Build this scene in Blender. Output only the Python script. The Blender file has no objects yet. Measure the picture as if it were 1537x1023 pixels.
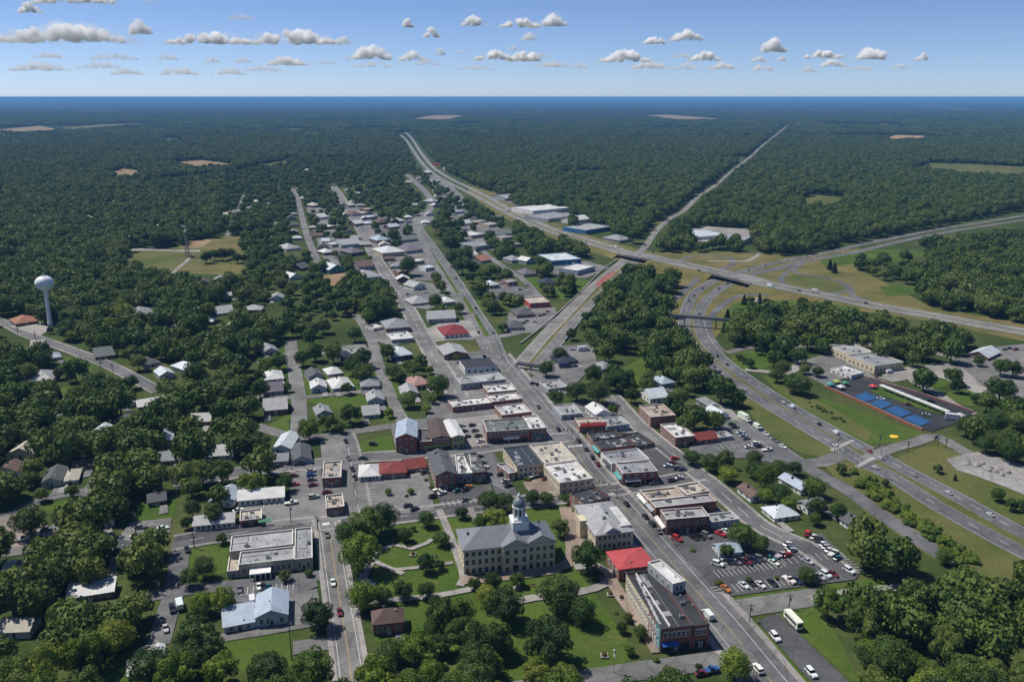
import bpy, bmesh, math, random
import numpy as np
from mathutils import Vector, Matrix
R = math.radians
rnd = random.Random(11)
S = bpy.context.scene
COL = S.collection
# ---------------------------------------------------------------- camera (a drone above the town)
IW, IH, FPX, CAMZ, PITCH = 1537.0, 1023.0, 1300.0, 165.0, math.atan(366.0 / 1300.0)
cp, sp = math.cos(PITCH), math.sin(PITCH)
cd = bpy.data.cameras.new("camera"); cam = bpy.data.objects.new("camera", cd); COL.objects.link(cam)
cd.sensor_width = 36.0; cd.lens = 36.0 * FPX / IW; cd.clip_start = 1.0; cd.clip_end = 250000.0
cam.location = (0, 0, CAMZ); cam.rotation_euler = (R(90) - PITCH, 0, 0)
S.camera = cam
def G(px, py, z=0.0):
    """the point at height z seen in the photograph at pixel px, py"""
    a = (px - IW / 2) / FPX; b = -(py - IH / 2) / FPX
    dy = cp + b * sp; dz = -sp + b * cp
    t = (z - CAMZ) / dz
    return Vector((a * t, dy * t, z))
def PX(p):
    x, y, z = p[0], p[1], p[2] - CAMZ
    f = y * cp - z * sp; u = y * sp + z * cp
    return (IW / 2 + FPX * x / f, IH / 2 - FPX * u / f)
def height_of(px, py, hp):
    """height of a point seen at (px, py) that stands hp pixels above its foot"""
    g = G(px, py + hp); b = -(py - IH / 2) / FPX
    return CAMZ + g.y * (-sp + b * cp) / (cp + b * sp)
def ppm(px, py):
    a, b = G(px - 5, py), G(px + 5, py)
    return 10.0 / (b - a).length
# ---------------------------------------------------------------- materials
MATS = {}
def new_mat(name):
    m = bpy.data.materials.new(name); m.use_nodes = True
    nt = m.node_tree; b = nt.nodes["Principled BSDF"]
    return m, nt, b
def noise(nt, scale, detail=3.0, rough=0.55, coord="Object", dist=0.0):
    tc = nt.nodes.new("ShaderNodeTexCoord"); n = nt.nodes.new("ShaderNodeTexNoise")
    n.inputs["Scale"].default_value = scale; n.inputs["Detail"].default_value = detail; n.inputs["Roughness"].default_value = rough
    n.inputs["Distortion"].default_value = dist
    if coord == "World":
        g = nt.nodes.new("ShaderNodeNewGeometry"); nt.links.new(g.outputs["Position"], n.inputs["Vector"])
    else:
        nt.links.new(tc.outputs[coord], n.inputs["Vector"])
    return n
def ramp(nt, src, stops):
    r = nt.nodes.new("ShaderNodeValToRGB"); e = r.color_ramp.elements
    while len(e) > 2: e.remove(e[-1])
    for i, (p, c) in enumerate(stops):
        if i >= len(e): e.new(p)
        e[i].position = p; e[i].color = (c[0], c[1], c[2], 1)
    nt.links.new(src, r.inputs[0]); return r
def mix(nt, fac, a, b, mode="MIX"):
    m = nt.nodes.new("ShaderNodeMix"); m.data_type = "RGBA"; m.blend_type = mode
    for sock, v in ((m.inputs[0], fac), (m.inputs[6], a), (m.inputs[7], b)):
        if hasattr(v, "links"): nt.links.new(v, sock)
        else: sock.default_value = v if isinstance(v, (int, float)) else (v[0], v[1], v[2], 1)
    return m.outputs[2]
def hexc(c):
    """sRGB 0-255 triple to linear"""
    o = []
    for v in c:
        v /= 255.0
        o.append(v / 12.92 if v <= 0.04045 else ((v + 0.055) / 1.055) ** 2.4)
    return tuple(o)
def plain(name, col, rough=0.75, var=0.25, scale=0.35, fine=2.5, metallic=0.0, stripes=None):
    """a weathered surface: base colour with a coarse and a fine stain"""
    if name in MATS: return MATS[name]
    m, nt, b = new_mat(name)
    n1 = noise(nt, scale, 4, 0.6, "World"); n2 = noise(nt, fine, 2, 0.5, "World")
    lo = tuple(c * (1 - var) for c in col); hi = tuple(min(1, c * (1 + var * 0.6)) for c in col)
    c1 = ramp(nt, n1.outputs["Fac"], [(0.32, lo), (0.68, hi)])
    c2 = ramp(nt, n2.outputs["Fac"], [(0.3, (1 - var * .5,) * 3), (0.7, (1, 1, 1))])
    out = mix(nt, 1.0, c1.outputs[0], c2.outputs[0], "MULTIPLY")
    if stripes:
        tc = nt.nodes.new("ShaderNodeTexCoord"); w = nt.nodes.new("ShaderNodeTexWave")
        w.bands_direction = stripes[0]; w.inputs["Scale"].default_value = stripes[1]; w.inputs["Distortion"].default_value = 0.15
        nt.links.new(tc.outputs["Object"], w.inputs["Vector"])
        cw = ramp(nt, w.outputs["Fac"], [(0.0, (stripes[2],) * 3), (0.25, (1, 1, 1))])
        out = mix(nt, 1.0, out, cw.outputs[0], "MULTIPLY")
    nt.links.new(out, b.inputs["Base Color"])
    b.inputs["Roughness"].default_value = rough; b.inputs["Metallic"].default_value = metallic
    MATS[name] = m; return m
def brick_mat(name, col):
    if name in MATS: return MATS[name]
    m, nt, b = new_mat(name)
    tc = nt.nodes.new("ShaderNodeTexCoord"); mp = nt.nodes.new("ShaderNodeMapping"); mp.inputs["Rotation"].default_value = (R(90), 0, 0)
    bk = nt.nodes.new("ShaderNodeTexBrick"); bk.inputs["Scale"].default_value = 3.0
    bk.inputs["Color1"].default_value = (*col, 1); bk.inputs["Color2"].default_value = (*[c * .72 for c in col], 1)
    bk.inputs["Mortar"].default_value = (.25, .2, .17, 1); bk.inputs["Mortar Size"].default_value = 0.012
    nt.links.new(tc.outputs["Object"], mp.inputs[0]); nt.links.new(mp.outputs[0], bk.inputs[0])
    n1 = noise(nt, 0.4, 4, 0.6, "World"); c1 = ramp(nt, n1.outputs["Fac"], [(0.3, (.7, .7, .7)), (0.7, (1.1, 1.05, 1.0))])
    nt.links.new(mix(nt, 1.0, bk.outputs[0], c1.outputs[0], "MULTIPLY"), b.inputs["Base Color"]); b.inputs["Roughness"].default_value = .85
    MATS[name] = m; return m
def glass_mat(name="window_glass", col=(.012, .016, .022), rough=.12):
    if name in MATS: return MATS[name]
    m, nt, b = new_mat(name); b.inputs["Base Color"].default_value = (*col, 1); b.inputs["Roughness"].default_value = rough
    MATS[name] = m; return m
# ---------------------------------------------------------------- mesh builder
class MB:
    def __init__(s): s.v = []; s.f = []; s.m = []
    def add(s, vs, fs, mi=0):
        k = len(s.v); s.v += [tuple(p) for p in vs]; s.f += [tuple(i + k for i in f) for f in fs]; s.m += [mi] * len(fs); return s
    def quad(s, a, b, c, d, mi=0): return s.add([a, b, c, d], [(0, 1, 2, 3)], mi)
    def box(s, x0, x1, y0, y1, z0, z1, mi=0, top=True, bottom=False, M=None):
        vs = [(x0, y0, z0), (x1, y0, z0), (x1, y1, z0), (x0, y1, z0), (x0, y0, z1), (x1, y0, z1), (x1, y1, z1), (x0, y1, z1)]
        if M is not None: vs = [M @ Vector(p) for p in vs]
        fs = [(0, 1, 5, 4), (1, 2, 6, 5), (2, 3, 7, 6), (3, 0, 4, 7)]
        if top: fs.append((4, 5, 6, 7))
        if bottom: fs.append((3, 2, 1, 0))
        return s.add(vs, fs, mi)
    def prism(s, pts, z0, z1, mi=0, bottom=False):
        n = len(pts); vs = [(p[0], p[1], z0) for p in pts] + [(p[0], p[1], z1) for p in pts]
        fs = [(i, (i + 1) % n, n + (i + 1) % n, n + i) for i in range(n)] + [tuple(range(n, 2 * n))]
        if bottom: fs.append(tuple(range(n - 1, -1, -1)))
        return s.add(vs, fs, mi)
    def lathe(s, prof, n=16, c=(0, 0, 0), mi=0, M=None):
        vs = []
        for r, z in prof:
            for i in range(n):
                a = 2 * math.pi * i / n; p = Vector((c[0] + r * math.cos(a), c[1] + r * math.sin(a), c[2] + z)); vs.append(M @ p if M is not None else p)
        fs = []
        for j in range(len(prof) - 1):
            for i in range(n): fs.append((j * n + i, j * n + (i + 1) % n, (j + 1) * n + (i + 1) % n, (j + 1) * n + i))
        fs.append(tuple(range(n - 1, -1, -1))); k = (len(prof) - 1) * n; fs.append(tuple(range(k, k + n)))
        return s.add(vs, fs, mi)
    def tube(s, a, b, r0, r1, n=6, mi=0):
        a, b = Vector(a), Vector(b); d = (b - a).normalized(); u = d.orthogonal().normalized(); w = d.cross(u)
        vs = [a + (u * math.cos(2 * math.pi * i / n) + w * math.sin(2 * math.pi * i / n)) * r0 for i in range(n)]
        vs += [b + (u * math.cos(2 * math.pi * i / n) + w * math.sin(2 * math.pi * i / n)) * r1 for i in range(n)]
        fs = [(i, (i + 1) % n, n + (i + 1) % n, n + i) for i in range(n)] + [tuple(range(n - 1, -1, -1)), tuple(range(n, 2 * n))]
        return s.add(vs, fs, mi)
    def mesh(s, name, mats, smooth=False):
        me = bpy.data.meshes.new(name); me.from_pydata(s.v, [], s.f)
        for m in mats: me.materials.append(m)
        if len(mats) > 1: me.polygons.foreach_set("material_index", s.m)
        if smooth: me.polygons.foreach_set("use_smooth", [True] * len(s.f))
        me.update(); return me
    def build(s, name, mats, parent=None, smooth=False, loc=None):
        if not isinstance(mats, (list, tuple)): mats = [mats]
        return link(name, s.mesh(name, mats, smooth), parent, loc)
def link(name, data, parent=None, loc=None, rz=0.0):
    o = bpy.data.objects.new(name, data); COL.objects.link(o)
    if parent is not None: o.parent = parent
    if loc is not None: o.location = loc
    if rz: o.rotation_euler = (0, 0, rz)
    return o
def empty(name, loc, rz=0.0):
    o = bpy.data.objects.new(name, None); COL.objects.link(o); o.location = loc; o.rotation_euler = (0, 0, rz); o.empty_display_size = .5; return o
def tag(o, label=None, cat=None, group=None, kind=None):
    if label: o["label"] = label
    if cat: o["category"] = cat
    if group: o["group"] = group
    if kind: o["kind"] = kind
    return o
def structure(o): o["kind"] = "structure"; return o
KIDS = {}
def kids(o):
    return KIDS.get(o.name) or list(o.children)
def copy_tree(o, parent=None):
    c = o.copy(); COL.objects.link(c)
    if parent is not None: c.parent = parent
    mine = []
    for ch in kids(o): mine.append(copy_tree(ch, c))
    KIDS[c.name] = mine
    return c
# ---------------------------------------------------------------- curves on the ground
def smooth_line(pts, step=4.0):
    P = [Vector(p) for p in pts]
    if len(P) == 2: P = [P[0], (P[0] + P[1]) / 2, P[1]]
    out = []
    for i in range(len(P) - 1):
        p0 = P[max(0, i - 1)]; p1 = P[i]; p2 = P[i + 1]; p3 = P[min(len(P) - 1, i + 2)]
        d = (p2 - p1).length; n = max(1, int(d / step)); n = min(n, 60)
        t01 = max(1e-3, (p1 - p0).length) ** .5; t12 = max(1e-3, d) ** .5; t23 = max(1e-3, (p3 - p2).length) ** .5
        m1 = (p2 - p1) / 1; m2 = (p2 - p1) / 1
        if i > 0: m1 = t12 * ((p1 - p0) / t01 / 1 - (p2 - p0) / (t01 + t12) + (p2 - p1) / t12)
        if i < len(P) - 2: m2 = t12 * ((p2 - p1) / t12 - (p3 - p1) / (t12 + t23) + (p3 - p2) / t23)
        for k in range(n):
            t = k / n
            out.append((2 * t**3 - 3 * t**2 + 1) * p1 + (t**3 - 2 * t**2 + t) * m1 + (-2 * t**3 + 3 * t**2) * p2 + (t**3 - t**2) * m2)
    out.append(P[-1]); return out
def normals2d(L):
    N = []
    for i in range(len(L)):
        d = L[min(i + 1, len(L) - 1)] - L[max(0, i - 1)]; d = Vector((d.x, d.y, 0)).normalized(); N.append(Vector((d.y, -d.x, 0)))
    return N
def ribbon(mb, L, off, w, dz=0.0, mi=0, dash=None, thick=0.0):
    """strip of width w at sideways offset off (positive = right of travel) along L"""
    N = normals2d(L); s = 0.0; on = True
    A = [p + n * (off - w / 2) + Vector((0, 0, dz)) for p, n in zip(L, N)]; B = [p + n * (off + w / 2) + Vector((0, 0, dz)) for p, n in zip(L, N)]
    if dash is None:
        k = len(mb.v); n = len(L)
        mb.v += [tuple(p) for p in A] + [tuple(p) for p in B]
        fs = [(k + i, k + n + i, k + n + i + 1, k + i + 1) for i in range(n - 1)]; mb.f += fs; mb.m += [mi] * len(fs)
        if thick:
            k2 = len(mb.v); mb.v += [tuple(p - Vector((0, 0, thick))) for p in A] + [tuple(p - Vector((0, 0, thick))) for p in B]
            fs = [(k + i, k + i + 1, k2 + i + 1, k2 + i) for i in range(n - 1)] + [(k + n + i + 1, k + n + i, k2 + n + i, k2 + n + i + 1) for i in range(n - 1)]
            mb.f += fs; mb.m += [mi] * len(fs)
    else:
        acc = 0.0
        for i in range(len(L) - 1):
            if (acc % (dash[0] + dash[1])) < dash[0]: mb.quad(A[i], B[i], B[i + 1], A[i + 1], mi)
            acc += (L[i + 1] - L[i]).length
    return mb
# areas where no woodland grows: list of ("line", pts, halfwidth) / ("poly", pts)
BLOCK = []
def block_line(L, hw): BLOCK.append(("line", [(p.x, p.y) for p in L], hw))
def block_poly(P, grow=0.0): BLOCK.append(("poly", [(p[0], p[1]) for p in P], grow))
# ================================================================= the ground, roads, lots
def ground_mat():
    m, nt, b = new_mat("ground_grass")
    n1 = noise(nt, 0.012, 5, .6, "World"); n2 = noise(nt, 0.25, 4, .65, "World"); n3 = noise(nt, 0.0025, 4, .6, "World")
    c1 = ramp(nt, n1.outputs["Fac"], [(.3, (.034, .056, .015)), (.5, (.05, .076, .021)), (.62, (.085, .098, .034)), (.75, (.13, .125, .05))])
    c2 = ramp(nt, n2.outputs["Fac"], [(.25, (.62, .65, .6)), (.7, (1.15, 1.1, 1.1))])
    near = mix(nt, 1.0, c1.outputs[0], c2.outputs[0], "MULTIPLY")
    # far away the ground is wooded country seen at a glancing angle: dark with a coarse mottle of clearings
    n4 = noise(nt, 0.004, 6, .65, "World")
    far = ramp(nt, n4.outputs["Fac"], [(.35, (.012, .024, .010)), (.6, (.022, .038, .014)), (.74, (.05, .065, .03)), (.8, (.10, .10, .06))])
    g = nt.nodes.new("ShaderNodeNewGeometry"); ln = nt.nodes.new("ShaderNodeVectorMath"); ln.operation = "LENGTH"
    nt.links.new(g.outputs["Position"], ln.inputs[0])
    mr = nt.nodes.new("ShaderNodeMapRange"); mr.inputs[1].default_value = 2200; mr.inputs[2].default_value = 3800
    nt.links.new(ln.outputs["Value"], mr.inputs[0])
    nt.links.new(mix(nt, mr.outputs[0], near, far.outputs[0]), b.inputs["Base Color"])
    b.inputs["Roughness"].default_value = .95; b.inputs["Specular IOR Level"].default_value = .1
    return m
structure(MB().quad((-70000, -2000, 0), (70000, -2000, 0), (70000, 70000, 0), (-70000, 70000, 0)).build("ground", ground_mat()))
def grass_mat(name, a, b_, sc=.03):
    m, nt, b = new_mat(name)
    n1 = noise(nt, sc, 5, .6, "World"); n2 = noise(nt, .5, 4, .7, "World")
    c1 = ramp(nt, n1.outputs["Fac"], [(.35, a), (.65, b_)]); c2 = ramp(nt, n2.outputs["Fac"], [(.25, (.68, .7, .66)), (.7, (1.1, 1.1, 1.05))])
    nt.links.new(mix(nt, 1.0, c1.outputs[0], c2.outputs[0], "MULTIPLY"), b.inputs["Base Color"])
    b.inputs["Roughness"].default_value = .95; b.inputs["Specular IOR Level"].default_value = .1; MATS[name] = m; return m
LAWN = grass_mat("lawn_grass", (.052, .094, .015), (.082, .122, .024))
def wear(m):
    nt = m.node_tree; b = nt.nodes["Principled BSDF"]; src = b.inputs["Base Color"].links[0].from_socket
    n = noise(nt, .06, 6, .7, "World", 1.2); f = ramp(nt, n.outputs["Fac"], [(.55, (0, 0, 0)), (.72, (.8,) * 3)]); n2 = noise(nt, .9, 4, .7, "World"); f2 = ramp(nt, n2.outputs["Fac"], [(.3, (.4,) * 3), (.7, (1,) * 3)])
    nt.links.new(mix(nt, mix(nt, 1.0, f.outputs[0], f2.outputs[0], "MULTIPLY"), src, (.15, .125, .055)), b.inputs["Base Color"])
wear(LAWN)
DRY = grass_mat("dry_grass", (.10, .105, .035), (.19, .155, .065))
TAN = grass_mat("bare_earth", (.22, .15, .085), (.33, .24, .16))
ORANGE = grass_mat("orange_clay", (.36, .20, .11), (.45, .29, .18))
FIELD = grass_mat("field_grass", (.075, .098, .026), (.135, .13, .05), .02)
def asphalt(name, v, tint=(1, 1, 1.03), patch=.3):
    m, nt, b = new_mat(name)
    n1 = noise(nt, .09, 5, .65, "World", .6); n2 = noise(nt, 1.2, 3, .6, "World")
    c1 = ramp(nt, n1.outputs["Fac"], [(.3, tuple(v * t * (1 - patch) for t in tint)), (.7, tuple(v * t * (1 + patch) for t in tint))])
    c2 = ramp(nt, n2.outputs["Fac"], [(.3, (.85,) * 3), (.7, (1.05,) * 3)])
    n3 = noise(nt, .035, 2, .4, "World"); vz = nt.nodes.new("ShaderNodeTexVoronoi"); vz.feature = "DISTANCE_TO_EDGE"; vz.inputs["Scale"].default_value = .11; g_ = nt.nodes.new("ShaderNodeNewGeometry"); nw = noise(nt, .3, 3, .6, "World"); dm = mix(nt, .06, g_.outputs["Position"], nw.outputs["Color"], "ADD"); nt.links.new(dm, vz.inputs["Vector"])
    c3 = ramp(nt, n3.outputs["Fac"], [(.42, (.84,) * 3), (.5, (1.0,) * 3), (.58, (1.12,) * 3)]); c4 = ramp(nt, vz.outputs["Distance"], [(0.0, (.72,) * 3), (.05, (1,) * 3)])
    o1 = mix(nt, 1.0, c1.outputs[0], c2.outputs[0], "MULTIPLY"); o2 = mix(nt, 1.0, o1, c3.outputs[0], "MULTIPLY")
    nt.links.new(mix(nt, 1.0, o2, c4.outputs[0], "MULTIPLY"), b.inputs["Base Color"]); b.inputs["Roughness"].default_value = .88
    MATS[name] = m; return m
ASPH = asphalt("asphalt_worn", .125); ASPH_D = asphalt("asphalt_dark", .075, (1, 1, 1.06)); ASPH_B = asphalt("asphalt_black", .028, (.9, 1, 1.2))
ASPH_L = asphalt("asphalt_pale", .16, (1.02, 1, .98)); HWY = asphalt("highway_asphalt", .115, (1, 1, 1.07)); HWY2 = asphalt("highway_concrete", .19, (1.03, 1, .96), .2)
CONC = asphalt("concrete_paving", .26, (1.06, 1, .93), .2); PAVER = asphalt("brick_paving", .2, (1.25, .98, .78), .18); GRAVEL = asphalt("gravel", .25, (1.05, 1, .95), .2)
WHITE_P = plain("white_road_paint", (.62, .62, .6), .8, .25, .3); YEL_P = plain("yellow_road_paint", (.42, .32, .12), .8, .25, .3)
ZL = [0.05]
def nextz(): ZL[0] += 0.0024; return ZL[0]
def patch(name, px, m, z=None, blk=True, grow=0.0, smooth=False, world=False):
    P = [Vector(p) for p in px] if world else [G(*p) for p in px]
    if smooth: P = smooth_line(P + [P[0]], 5.0)[:-1]
    z = nextz() if z is None else z
    bm = bmesh.new(); f = bm.faces.new([bm.verts.new((p.x, p.y, z)) for p in P])
    if f.normal.z < 0 or (f.normal_update() or f.normal.z < 0): f.normal_flip()
    bmesh.ops.triangulate(bm, faces=bm.faces[:])
    me = bpy.data.meshes.new(name); bm.to_mesh(me); bm.free(); me.materials.append(m)
    o = structure(link(name, me))
    if blk: block_poly(P, grow)
    if blk and name == 'field' and max(v[1] for v in px) > 300 and not world: block_poly(P, -7.0)
    return o
LINES = {}
def road(name, px, w, m=ASPH, centre=None, edge=None, lane=None, walk=None, clear=2.0, key=None, kerb=None, world=None, zs=None):
    """a road along pixels px, w metres wide. centre/lane: 'yellow' | 'dash'; walk: pavement width each side"""
    z = nextz()
    P = world or [G(x, y) for x, y in px]
    L = smooth_line(P, 4.0); 
    if zs is None: L = [Vector((p.x, p.y, z)) for p in L]
    else: L = [p + Vector((0, 0, z)) for p in L]
    o = structure(ribbon(MB(), L, 0, w).build(name, m))
    mk = MB(); has = False
    if centre == "yellow": ribbon(mk, L, -.14, .11, .02, 1); ribbon(mk, L, .14, .11, .02, 1); has = True
    if centre == "dash": ribbon(mk, L, 0, .22, .02, 0, (8, 8)); has = True
    if lane:
        for off in lane: ribbon(mk, L, off, .22, .02, 0, (4, 8)); has = True
    if edge:
        for off, mi in edge: ribbon(mk, L, off, .16, .02, mi); has = True
    if has: mk.build("lane_markings", [WHITE_P, YEL_P], o)
    if walk:
        for sgn in (-1, 1):
            wb = MB(); ribbon(wb, L, sgn * (w / 2 + walk / 2), walk, .12, 0, None, .12 + z * .9); wb.build("sidewalk", CONC, o)
    block_line(L, w / 2 + (walk or 0) + clear)
    LINES[key or name] = (L, w)
    return o
# ---- open ground (fields, clearings, lawns, verges)
patch("field", [(184, 394), (200, 381), (222, 374), (258, 371), (300, 366), (322, 357), (358, 352), (362, 372), (372, 396), (366, 414), (330, 412), (262, 408), (215, 402)], FIELD)
patch("field", [(268, 371), (286, 361), (318, 358), (318, 366), (296, 372)], TAN)
patch("field", [(300, 373), (322, 357), (360, 353), (363, 378), (330, 377)], DRY)
patch("field", [(262, 402), (300, 398), (371, 396), (368, 414), (325, 412), (270, 409)], DRY)
patch("path", [(184, 374), (222, 373), (262, 375), (300, 375), (300, 378), (262, 377.5), (222, 376), (184, 376)], CONC)
patch("field", [(206, 276), (262, 266), (330, 262), (395, 246), (432, 240), (428, 247), (370, 256), (330, 266), (280, 273), (215, 279)], FIELD, grow=6)
patch("field", [(244, 245), (300, 240), (352, 247), (338, 256), (290, 257)], TAN, grow=4)
patch("field", [(160, 262), (180, 253), (208, 256), (206, 270), (180, 272)], TAN, grow=4)
patch("field", [(1352, 256), (1388, 245), (1450, 246), (1537, 251), (1545, 268), (1470, 269), (1420, 262)], FIELD, grow=15)
patch("field", [(1201, 300), (1222, 293), (1262, 296), (1256, 307), (1212, 307)], FIELD, grow=10)
patch("field", [(1321, 210), (1345, 203), (1386, 204), (1394, 211), (1330, 213)], ORANGE, grow=25)
for q, mm in (([(-5, 195), (60, 189), (85, 194), (70, 199), (-5, 199)], TAN), ([(92, 192), (150, 187), (222, 185), (200, 189), (100, 194)], DRY), ([(618, 179), (650, 173), (695, 173), (680, 178), (630, 181)], TAN),
              ([(968, 174), (1000, 172), (1076, 178), (1060, 181), (990, 177)], TAN), ([(846, 263), (860, 257), (886, 258), (880, 265)], ORANGE), ([(78, 170), (130, 167), (200, 166), (150, 169)], DRY),
              ([(235, 215), (255, 208), (262, 216)], FIELD), ([(418, 195), (440, 193), (462, 195), (440, 197)], DRY), ([(1090, 240), (1110, 236), (1112, 242)], DRY), ([(1290, 190), (1330, 186), (1345, 190)], DRY)):
    patch("field", q, mm, grow=30)
rf = random.Random(5)
for k in range(24):
    x = rf.uniform(20, 1520); y = rf.uniform(158, 225); w = rf.uniform(12, 45); h_ = rf.uniform(.5, 1.6)
    if abs(x - 610) > 60 and abs(x - 1180) > 60: patch('field', [(x - w, y), (x - w * .3, y - h_), (x + w, y - h_ * .4), (x + w * .5, y + h_ * .6)], rf.choice((DRY, FIELD, TAN)), grow=10)
# ---- highway verges and interchange grass
patch("verge", [(700, 278), (740, 288), (800, 322), (880, 352), (950, 372), (1024, 388), (1024, 412), (950, 398), (868, 372), (790, 345), (740, 318), (705, 292)], DRY)
patch("verge", [(1000, 378), (1100, 378), (1200, 385), (1290, 372), (1300, 385), (1280, 400), (1340, 430), (1400, 462), (1537, 485), (1537, 512), (1400, 484), (1280, 465), (1180, 452), (1110, 458), (1080, 500), (1060, 520), (1000, 505), (1005, 470), (1020, 430), (1000, 415), (960, 400)], DRY, z=.0505)
patch("lawn", [(1176, 424), (1190, 412), (1215, 414), (1255, 422), (1270, 432), (1262, 439), (1225, 438), (1190, 434)], FIELD)
patch("lawn", [(1090, 505), (1082, 480), (1098, 458), (1120, 450), (1230, 452), (1290, 462), (1300, 500), (1250, 520), (1160, 520)], LAWN, blk=False)
patch("field", [(1025, 393), (1040, 387), (1065, 385), (1092, 389), (1098, 395), (1082, 401), (1050, 401)], DRY)
patch("lawn", [(1225, 385), (1300, 375), (1365, 374), (1400, 380), (1360, 392), (1280, 395), (1240, 402)], LAWN)
patch("lawn", [(1320, 430), (1380, 425), (1392, 440), (1330, 445)], LAWN)
patch("verge", [(1008, 500), (1040, 505), (1150, 585), (1300, 672), (1420, 730), (1560, 800), (1560, 860), (1420, 790), (1260, 700), (1155, 641), (1121, 613), (1086, 590), (1067, 568), (1048, 536)], FIELD, z=.0515)
patch("verge", [(1120, 608), (1150, 622), (1240, 676), (1245, 688), (1200, 680), (1140, 642)], FIELD)
patch("verge", [(1140, 560), (1240, 600), (1390, 652), (1385, 662), (1300, 668), (1270, 660), (1190, 612)], LAWN)
patch("verge", [(1150, 566), (1180, 578), (1250, 612), (1310, 650), (1300, 662), (1200, 610)], FIELD)
patch("verge", [(1340, 690), (1380, 672), (1432, 664), (1450, 700), (1537, 742), (1560, 800), (1400, 730)], FIELD)
patch("lawn", [(1095, 540), (1110, 526), (1180, 526), (1172, 542), (1140, 556), (1115, 556)], LAWN)
patch("verge", [(1230, 690), (1290, 700), (1560, 840), (1560, 900), (1400, 840), (1300, 770)], FIELD, blk=False)
patch("lawn", [(1362, 570), (1385, 565), (1428, 572), (1420, 580), (1395, 585), (1370, 578)], LAWN)
patch("lawn", [(1415, 592), (1440, 581), (1480, 590), (1490, 608), (1450, 610)], LAWN)
# ---- roads
A_up = [(603, 201), (611, 208), (622, 224), (630, 236), (648, 256), (674, 272), (715, 292), (783, 328), (835, 349), (885, 364), (918, 373)]
road("highway", [(x - 2, y + 1.5) for x, y in A_up], 10, HWY2, lane=(0,), edge=((-4, 0), (4, 0)), clear=10, key="A1")
road("highway", [(x + 5, y - 2.5) for x, y in A_up], 10, HWY2, lane=(0,), edge=((-4, 0), (4, 0)), clear=14, key="A2")
# B: the dual carriageway that sweeps round from lower right and leaves at upper right
road("highway", [(1560, 841), (1537, 830), (1414, 763), (1331, 711), (1298, 696), (1266, 675), (1207, 640), (1141, 600), (1091, 566), (1057, 536), (1036, 514), (1027, 490), (1031, 463), (1041, 443), (1057, 430), (1079, 418), (1104, 410), (1130, 404), (1157, 396), (1191, 389), (1241, 379), (1281, 370), (1348, 356), (1423, 342), (1480, 333), (1560, 320)], 9.5, HWY, lane=(0,), edge=((-4.2, 0), (4.2, 1)), clear=5, key="B1")
road("highway", [(1560, 811), (1537, 801), (1431, 743), (1364, 708), (1328, 688), (1274, 660), (1191, 613), (1141, 581), (1091, 545), (1062, 516), (1050, 490), (1049, 470), (1061, 450), (1079, 435), (1099, 423), (1124, 413), (1174, 401), (1207, 392), (1241, 386), (1281, 379), (1348, 363), (1423, 348), (1480, 339), (1560, 326)], 9.5, HWY, lane=(0,), edge=((-4.2, 1), (4.2, 0)), clear=7, key="B2")
road("ramp", [(1240, 446), (1174, 444), (1124, 442), (1104, 446), (1086, 457), (1070, 472), (1062, 490), (1067, 508), (1085, 530)], 6, HWY, clear=4)
road("ramp", [(1000, 470), (1012, 450), (1024, 441), (1036, 428), (1045, 420), (1044, 414), (1036, 410), (1012, 405)], 6, HWY, clear=4)
road("ramp", [(1012, 399), (1022, 391), (1040, 385), (1066, 383.5), (1090, 386), (1101, 391), (1099, 397), (1080, 404)], 6, HWY, clear=4)
road("ramp", [(1207, 392), (1191, 406), (1204, 412), (1232, 416), (1261, 423), (1274, 431), (1282, 444), (1310, 456)], 6, HWY, clear=4)
road("ramp", [(1205, 395), (1180, 410), (1173, 419), (1182, 430), (1215, 438), (1255, 440), (1272, 436)], 5, HWY, clear=4)
road("road", [(1062, 392), (1100, 392), (1118, 392), (1135, 385), (1140, 380)], 5, CONC, clear=3)
# R: the walled road under the highway, and its way north
patch("median_strip", [(780, 552), (818, 508), (851, 474), (885, 446), (910, 421), (934, 399), (940, 400), (914, 425), (890, 450), (857, 480), (826, 512), (792, 556)], DRY, grow=8)
road("road", [(768, 560), (790, 535), (812, 510), (840, 481), (868, 452), (888, 432), (908, 415), (931, 396), (953, 378)], 10, HWY2, edge=((-4.2, 0), (4.2, 0)), clear=8, key="R1")
road("road", [(800, 562), (818, 535), (838, 511), (864, 481), (894, 450), (917, 428), (943, 402), (962, 382)], 10, ASPH_L, lane=(0,), edge=((-4.2, 1), (4.2, 0)), clear=4, key="R2")
patch("pavement", [(893, 428), (905, 416), (922, 406), (925, 408), (908, 424), (898, 431)], plain("red_clay_paving", (.28, .085, .06), .9))
road("road", [(950, 386), (960, 379), (969, 369), (977, 357), (990, 341), (1012, 324), (1024, 318), (1047, 296), (1074, 278), (1098, 257), (1122, 239), (1145, 218), (1162, 205), (1183, 188), (1220, 163)], 8.5, HWY2, centre="yellow", clear=8, key="R3")
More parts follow.
